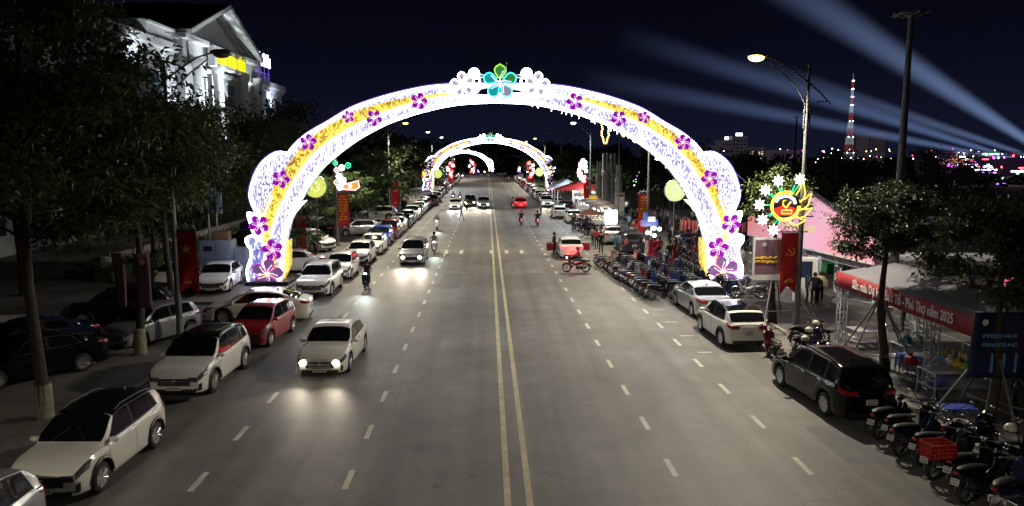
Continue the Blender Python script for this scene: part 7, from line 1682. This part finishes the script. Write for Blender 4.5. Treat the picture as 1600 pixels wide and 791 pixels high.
# stage yard at the right
M['yardlit'] = M['pavers']
t = empty('low_stage', (30, 47, .09), -.1, 'low pale stage deck in the lit yard behind the tent', 'stage')
for i in range(7): ibox('deck_panel', (-2.4+1.6*i, 0, .75+.02*(i % 2)), (1.55, 4, .08), M['wallwhite'], t)
for i in range(8):
    for b in (-1.9, 1.9): mb = MB(); mb.tube((0, 0, 0), (0, 0, .75), .04); obj('leg', mb.mesh('leg', M['metal']), t, (-3+1.5*i, b, 0))
t = empty('long_truss', (27, 54, .09), -.05, 'long horizontal truss over the lit yard', 'truss'); mb = MB(); mb.truss((-4, 0, 2.6), (20, 0, 2.6), .5, .03); obj('beam', mb.mesh('beam', M['metal']), t)
for a in (-4, 4, 12, 20): mb = MB(); mb.truss((a, 0, 0), (a, 0, 2.4), .35, .025); obj('post', mb.mesh('post', M['metal']), t)
work_lamp(29, 50, 4.2, 520, 'white yard lamp behind the tent', r=.1); work_lamp(37, 48, 4.2, 380, 'white yard lamp far right behind the tent', r=.1)
x, z = PY(1580, 433, 38); t = empty('lit_poster', (x, 38, .09), 0, 'glowing pink poster stand at the right edge', 'sign'); M['pinkposter'] = emat('glowing_pink_poster', (.8, .12, .22), 1.3); ibox('panel', (0, 0, z), (1.1, .08, 1.5), M['pinkposter'], t); ibox('leg', (0, .05, z/2-.3), (.08, .06, z-.7), M['metal'], t)
# far stage with magenta lights and lattice crane
M['magenta'] = emat('magenta_stage_light', (.75, .08, .95), 5); M['violetl'] = emat('violet_stage_light', (.4, .15, 1), 5); M['redl'] = emat('red_stage_light', (1, .06, .12), 7); M['warmdot'] = emat('far_warm_lamp', (1, .72, .4), 10); M['colddot'] = emat('far_cold_lamp', (.85, .92, 1), 11); M['greendot'] = emat('far_green_lamp', (.2, .9, .35), 6)
Ys = 190; x, z = PY(1492, 300, Ys)
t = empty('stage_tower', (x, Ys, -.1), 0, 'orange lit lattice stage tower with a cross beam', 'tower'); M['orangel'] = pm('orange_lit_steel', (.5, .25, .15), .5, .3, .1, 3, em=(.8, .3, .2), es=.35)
zt = PY(1492, 252, Ys)[1]; mb = MB(); mb.truss((0, 0, 0), (0, 0, zt+1), 1.6, .13); obj('mast', mb.mesh('mast', M['orangel']), t); mb = MB(); mb.truss((-4, 0, zt), (4, 0, zt), 1.1, .11); obj('cross_beam', mb.mesh('cross_beam', M['orangel']), t)
for k in range(3): mb = MB(); mb.box((-2.5+2.5*k, -1, zt-1.1), (2.2, .5, .4)); obj('light_bar', mb.mesh('light_bar', M['violetl' if k % 2 else 'magenta']), t)
St = empty('far_stage', (PY(1560, 260, Ys)[0], Ys+4, -.1), 0, 'far stage glowing magenta and red at the right edge', 'stage'); ibox('deck', (0, 0, 1), (40, 8, 2), M['darkmetal'], St); rr = random.Random(3)
ibox('backdrop', (0, 4, 4), (36, .4, 6), M['bluebanner'], St)
for k in range(70):
    px, py = rr.uniform(1462, 1640), rr.uniform(240, 275) if k % 3 else rr.uniform(275, 305); x, z = PY(px, py, Ys); mt = ['magenta', 'violetl', 'redl', 'magenta', 'colddot', 'greendot', 'redl'][rr.randrange(7)]; s_ = rr.uniform(.15, .42)
    mb = MB(); (mb.box((0, 0, 0), (rr.uniform(1.5, 7), .3, .28)) if k % 4 == 0 else mb.ball((0, 0, 0), s_, 7, 5)); obj('stage_light', mb.mesh('stage_light', M[mt]), St, (x-St.location.x, -4, z+.1))
mb = MB(); mb.truss((-18, -3.6, 8), (18, -3.6, 8), 1, .1); mb.truss((-18, -3.6, 0), (-18, -3.6, 8), 1, .1); mb.truss((18, -3.6, 0), (18, -3.6, 8), 1, .1); obj('roof_truss', mb.mesh('roof_truss', M['metal']), St)
# city lamps over the right horizon, each a small lamp on a post
rr = random.Random(11); n = 0
for i in range(120):
    px = rr.uniform(1125, 1620); py = 232+abs(rr.gauss(0, 13)) if i % 2 else rr.uniform(243, 250)
    if py > 292: continue
    if i < 22: px, py = rr.uniform(975, 1050), rr.uniform(262, 292)
    Y = rr.uniform(150, 260) if py > 252 else rr.uniform(260, 420)
    if i < 22: Y = rr.uniform(110, 150)
    x, z = PY(px, py, Y); mt = rr.choice(['warmdot', 'warmdot', 'colddot', 'colddot', 'redl', 'magenta', 'warmdot', 'greendot' if i < 22 else 'colddot']); cn = dict(warmdot='warm', colddot='white', redl='red', magenta='magenta', greendot='green')[mt]
    if z < .8: continue
    n += 1; t = empty('distant_lamp', (x, Y, -.16), 0, 'tiny %s light of the dark town' % cn, 'lamp', 'tiny %s lights of the town on the right horizon' % cn)
    mb = MB(); mb.ball((0, 0, 0), rr.uniform(.12, .24)*Y/260, 6, 4); obj('bulb', mb.mesh('bulb', M[mt]), t, (0, 0, z+.16)); mb = MB(); mb.tube((0, .1, 0), (0, .1, z+.16), .05, n=4); obj('post', mb.mesh('post', M['darkmetal']), t)
for i in range(26):   # lamps and shops at the far bend
    px, py = rr.uniform(672, 765) if i < 17 else rr.uniform(800, 850), rr.uniform(262, 278); Y = rr.uniform(268, 330) if i < 17 else rr.uniform(190, 240); x, z = PY(px, py, Y); mt = rr.choice(['colddot', 'colddot', 'warmdot', 'violetl']) 
    cn = dict(warmdot='warm', colddot='white', violetl='violet')[mt]; t = empty('distant_lamp', (x, Y, -.1), 0, 'tiny %s light beyond the farthest cars of the boulevard' % cn, 'lamp', 'tiny %s lights at the far end of the boulevard' % cn)
    mb = MB(); mb.ball((0, 0, 0), rr.uniform(.14, .3), 6, 4); obj('bulb', mb.mesh('bulb', M[mt]), t, (0, 0, z+.1)); mb = MB(); mb.tube((0, .1, 0), (0, .1, z+.1), .05, n=4); obj('post', mb.mesh('post', M['darkmetal']), t)
# lattice radio tower
Yt = 430; x, zt = PY(1333, 126, Yt); t = empty('lattice_tower', (x, Yt, -.16), 0, 'lit red and white lattice radio tower on the horizon', 'tower'); Hh = zt
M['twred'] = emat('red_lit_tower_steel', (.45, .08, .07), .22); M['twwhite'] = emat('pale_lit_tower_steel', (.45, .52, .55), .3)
wf = lambda h: 4.2*(1-h)**1.6+.6
segs = 11
for i in range(segs):
    h0, h1 = i/segs, (i+1)/segs; mb = MB(); w0, w1 = wf(h0)/2, wf(h1)/2; c = [(-1, -1), (1, -1), (1, 1), (-1, 1)]
    for j in range(4):
        a, b = c[j], c[(j+1) % 4]; P0 = lambda q_, w, h: Vector((q_[0]*w, q_[1]*w, h*Hh)); mb.tube(P0(a, w0, h0), P0(a, w1, h1), .22, n=4); mb.tube(P0(a, w0, h0), P0(b, w1, h1), .13, n=4); mb.tube(P0(b, w0, h0), P0(a, w1, h1), .13, n=4); mb.tube(P0(a, w1, h1), P0(b, w1, h1), .16, n=4)
    obj('tower_section', mb.mesh('tower_section', M['twred' if i % 2 == 0 else 'twwhite']), t)
    if i % 2 == 1 or i > 7:
        for a in c[:2]: mb = MB(); mb.ball((a[0]*w1, a[1]*w1, h1*Hh), .34, 6, 4); obj('tower_lamp', mb.mesh('tower_lamp', M['colddot']), t)
mb = MB(); mb.tube((0, 0, Hh), (0, 0, Hh+4), .15, n=4); obj('antenna', mb.mesh('antenna', M['twwhite']), t)
# far buildings
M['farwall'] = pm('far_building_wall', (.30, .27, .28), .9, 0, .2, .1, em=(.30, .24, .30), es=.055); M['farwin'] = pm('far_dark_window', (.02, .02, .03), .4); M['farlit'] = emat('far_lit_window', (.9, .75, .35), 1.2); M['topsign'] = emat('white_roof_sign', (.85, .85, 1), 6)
def block(px0, px1, py_top, Y, label, cols, rows_, lit=(), sign=None, dep=12, mat='farwall'):
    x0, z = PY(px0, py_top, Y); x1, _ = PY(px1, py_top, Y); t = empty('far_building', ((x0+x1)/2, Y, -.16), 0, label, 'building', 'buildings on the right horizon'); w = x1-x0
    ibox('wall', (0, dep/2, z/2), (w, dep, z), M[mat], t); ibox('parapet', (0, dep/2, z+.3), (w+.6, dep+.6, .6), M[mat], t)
    k = 0
    for i in range(cols):
        for j in range(rows_): 
            ibox('window', (-w/2+w*(i+.5)/cols, -.03, z*.45+z*.5*(j+.5)/rows_), (w/cols*.5, .1, z*.5/rows_*.5), M['farlit' if k in lit else 'farwin'], t); k += 1
    if sign: ibox('roof_sign', (0, 1, z+1.2), (w*.4, .4, 1.3), M[sign], t)
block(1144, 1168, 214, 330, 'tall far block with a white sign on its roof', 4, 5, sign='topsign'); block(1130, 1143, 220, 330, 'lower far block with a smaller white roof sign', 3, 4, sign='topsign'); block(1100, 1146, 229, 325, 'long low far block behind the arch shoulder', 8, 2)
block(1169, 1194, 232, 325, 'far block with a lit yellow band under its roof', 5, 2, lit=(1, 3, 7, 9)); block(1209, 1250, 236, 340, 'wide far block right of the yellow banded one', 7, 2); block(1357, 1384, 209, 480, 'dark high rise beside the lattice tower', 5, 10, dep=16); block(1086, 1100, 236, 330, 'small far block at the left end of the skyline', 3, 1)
# searchlight beams: soft cones of lit air
def beam(src, dst, r0, r1, dens, label_seed, col=(.22, .42, .95)):
    A_ = Vector((PY(src[0], src[1], src[2])[0], src[2], PY(src[0], src[1], src[2])[1])); B_ = Vector((PY(dst[0], dst[1], dst[2])[0], dst[2], PY(dst[0], dst[1], dst[2])[1])); Ln = (B_-A_).length
    m = bpy.data.materials.new('lit_air_in_beam'); m.use_nodes = True; N = m.node_tree.nodes; L = m.node_tree.links; N.clear()
    out = N.new('ShaderNodeOutputMaterial'); em = N.new('ShaderNodeEmission'); em.inputs[0].default_value = (*col, 1); tc_ = N.new('ShaderNodeTexCoord'); sp = N.new('ShaderNodeSeparateXYZ'); L.new(tc_.outputs['Object'], sp.inputs[0])
    def mth(op, a, b=None, c=None):
        n = N.new('ShaderNodeMath'); n.operation = op
        for i, v in enumerate((a, b, c)):
            if v is None: continue
            if isinstance(v, (int, float)): n.inputs[i].default_value = v
            else: L.new(v, n.inputs[i])
        return n.outputs[0]
    u = mth('DIVIDE', sp.outputs['Z'], Ln); rad_ = mth('MULTIPLY_ADD', u, r1-r0, r0)
    rr2 = mth('SQRT', mth('ADD', mth('MULTIPLY', sp.outputs['X'], sp.outputs['X']), mth('MULTIPLY', sp.outputs['Y'], sp.outputs['Y'])))
    q_ = mth('DIVIDE', rr2, rad_); f = mth('MAXIMUM', mth('SUBTRACT', 1.0, mth('MULTIPLY', q_, q_)), 0.0); f = mth('POWER', f, 2.2)
    fade = mth('POWER', mth('MAXIMUM', mth('SUBTRACT', 1.0, u), 0.0), 1.25)
    s_ = mth('DIVIDE', mth('MULTIPLY', mth('MULTIPLY', f, fade), dens), rad_)
    L.new(s_, em.inputs[1]); L.new(em.outputs[0], out.inputs['Volume'])
    try: m.cycles.volume_step_rate = .35
    except Exception: pass
    mb = MB(); mb.path([(0, 0, 0), (0, 0, Ln)], [r0, r1], 20); o = obj('searchlight_beam', mb.mesh('searchlight_beam', m)); o.location = A_; o.rotation_mode = 'QUATERNION'; o.rotation_quaternion = (B_-A_).to_track_quat('Z', 'Y'); o['kind'] = 'stuff'
    return o
beam((1655, 252, 205), (1060, -130, 230), 1.0, 11, .27, 0, (.34, .50, .95)); beam((1640, 254, 210), (1130, 86, 260), .6, 5.5, .17, 1, (.34, .5, .95)); beam((1600, 253, 215), (960, 52, 280), .6, 7.5, .20, 2, (.3, .46, .95)); beam((1580, 250, 220), (900, 118, 300), .6, 7, .19, 3, (.3, .46, .95))
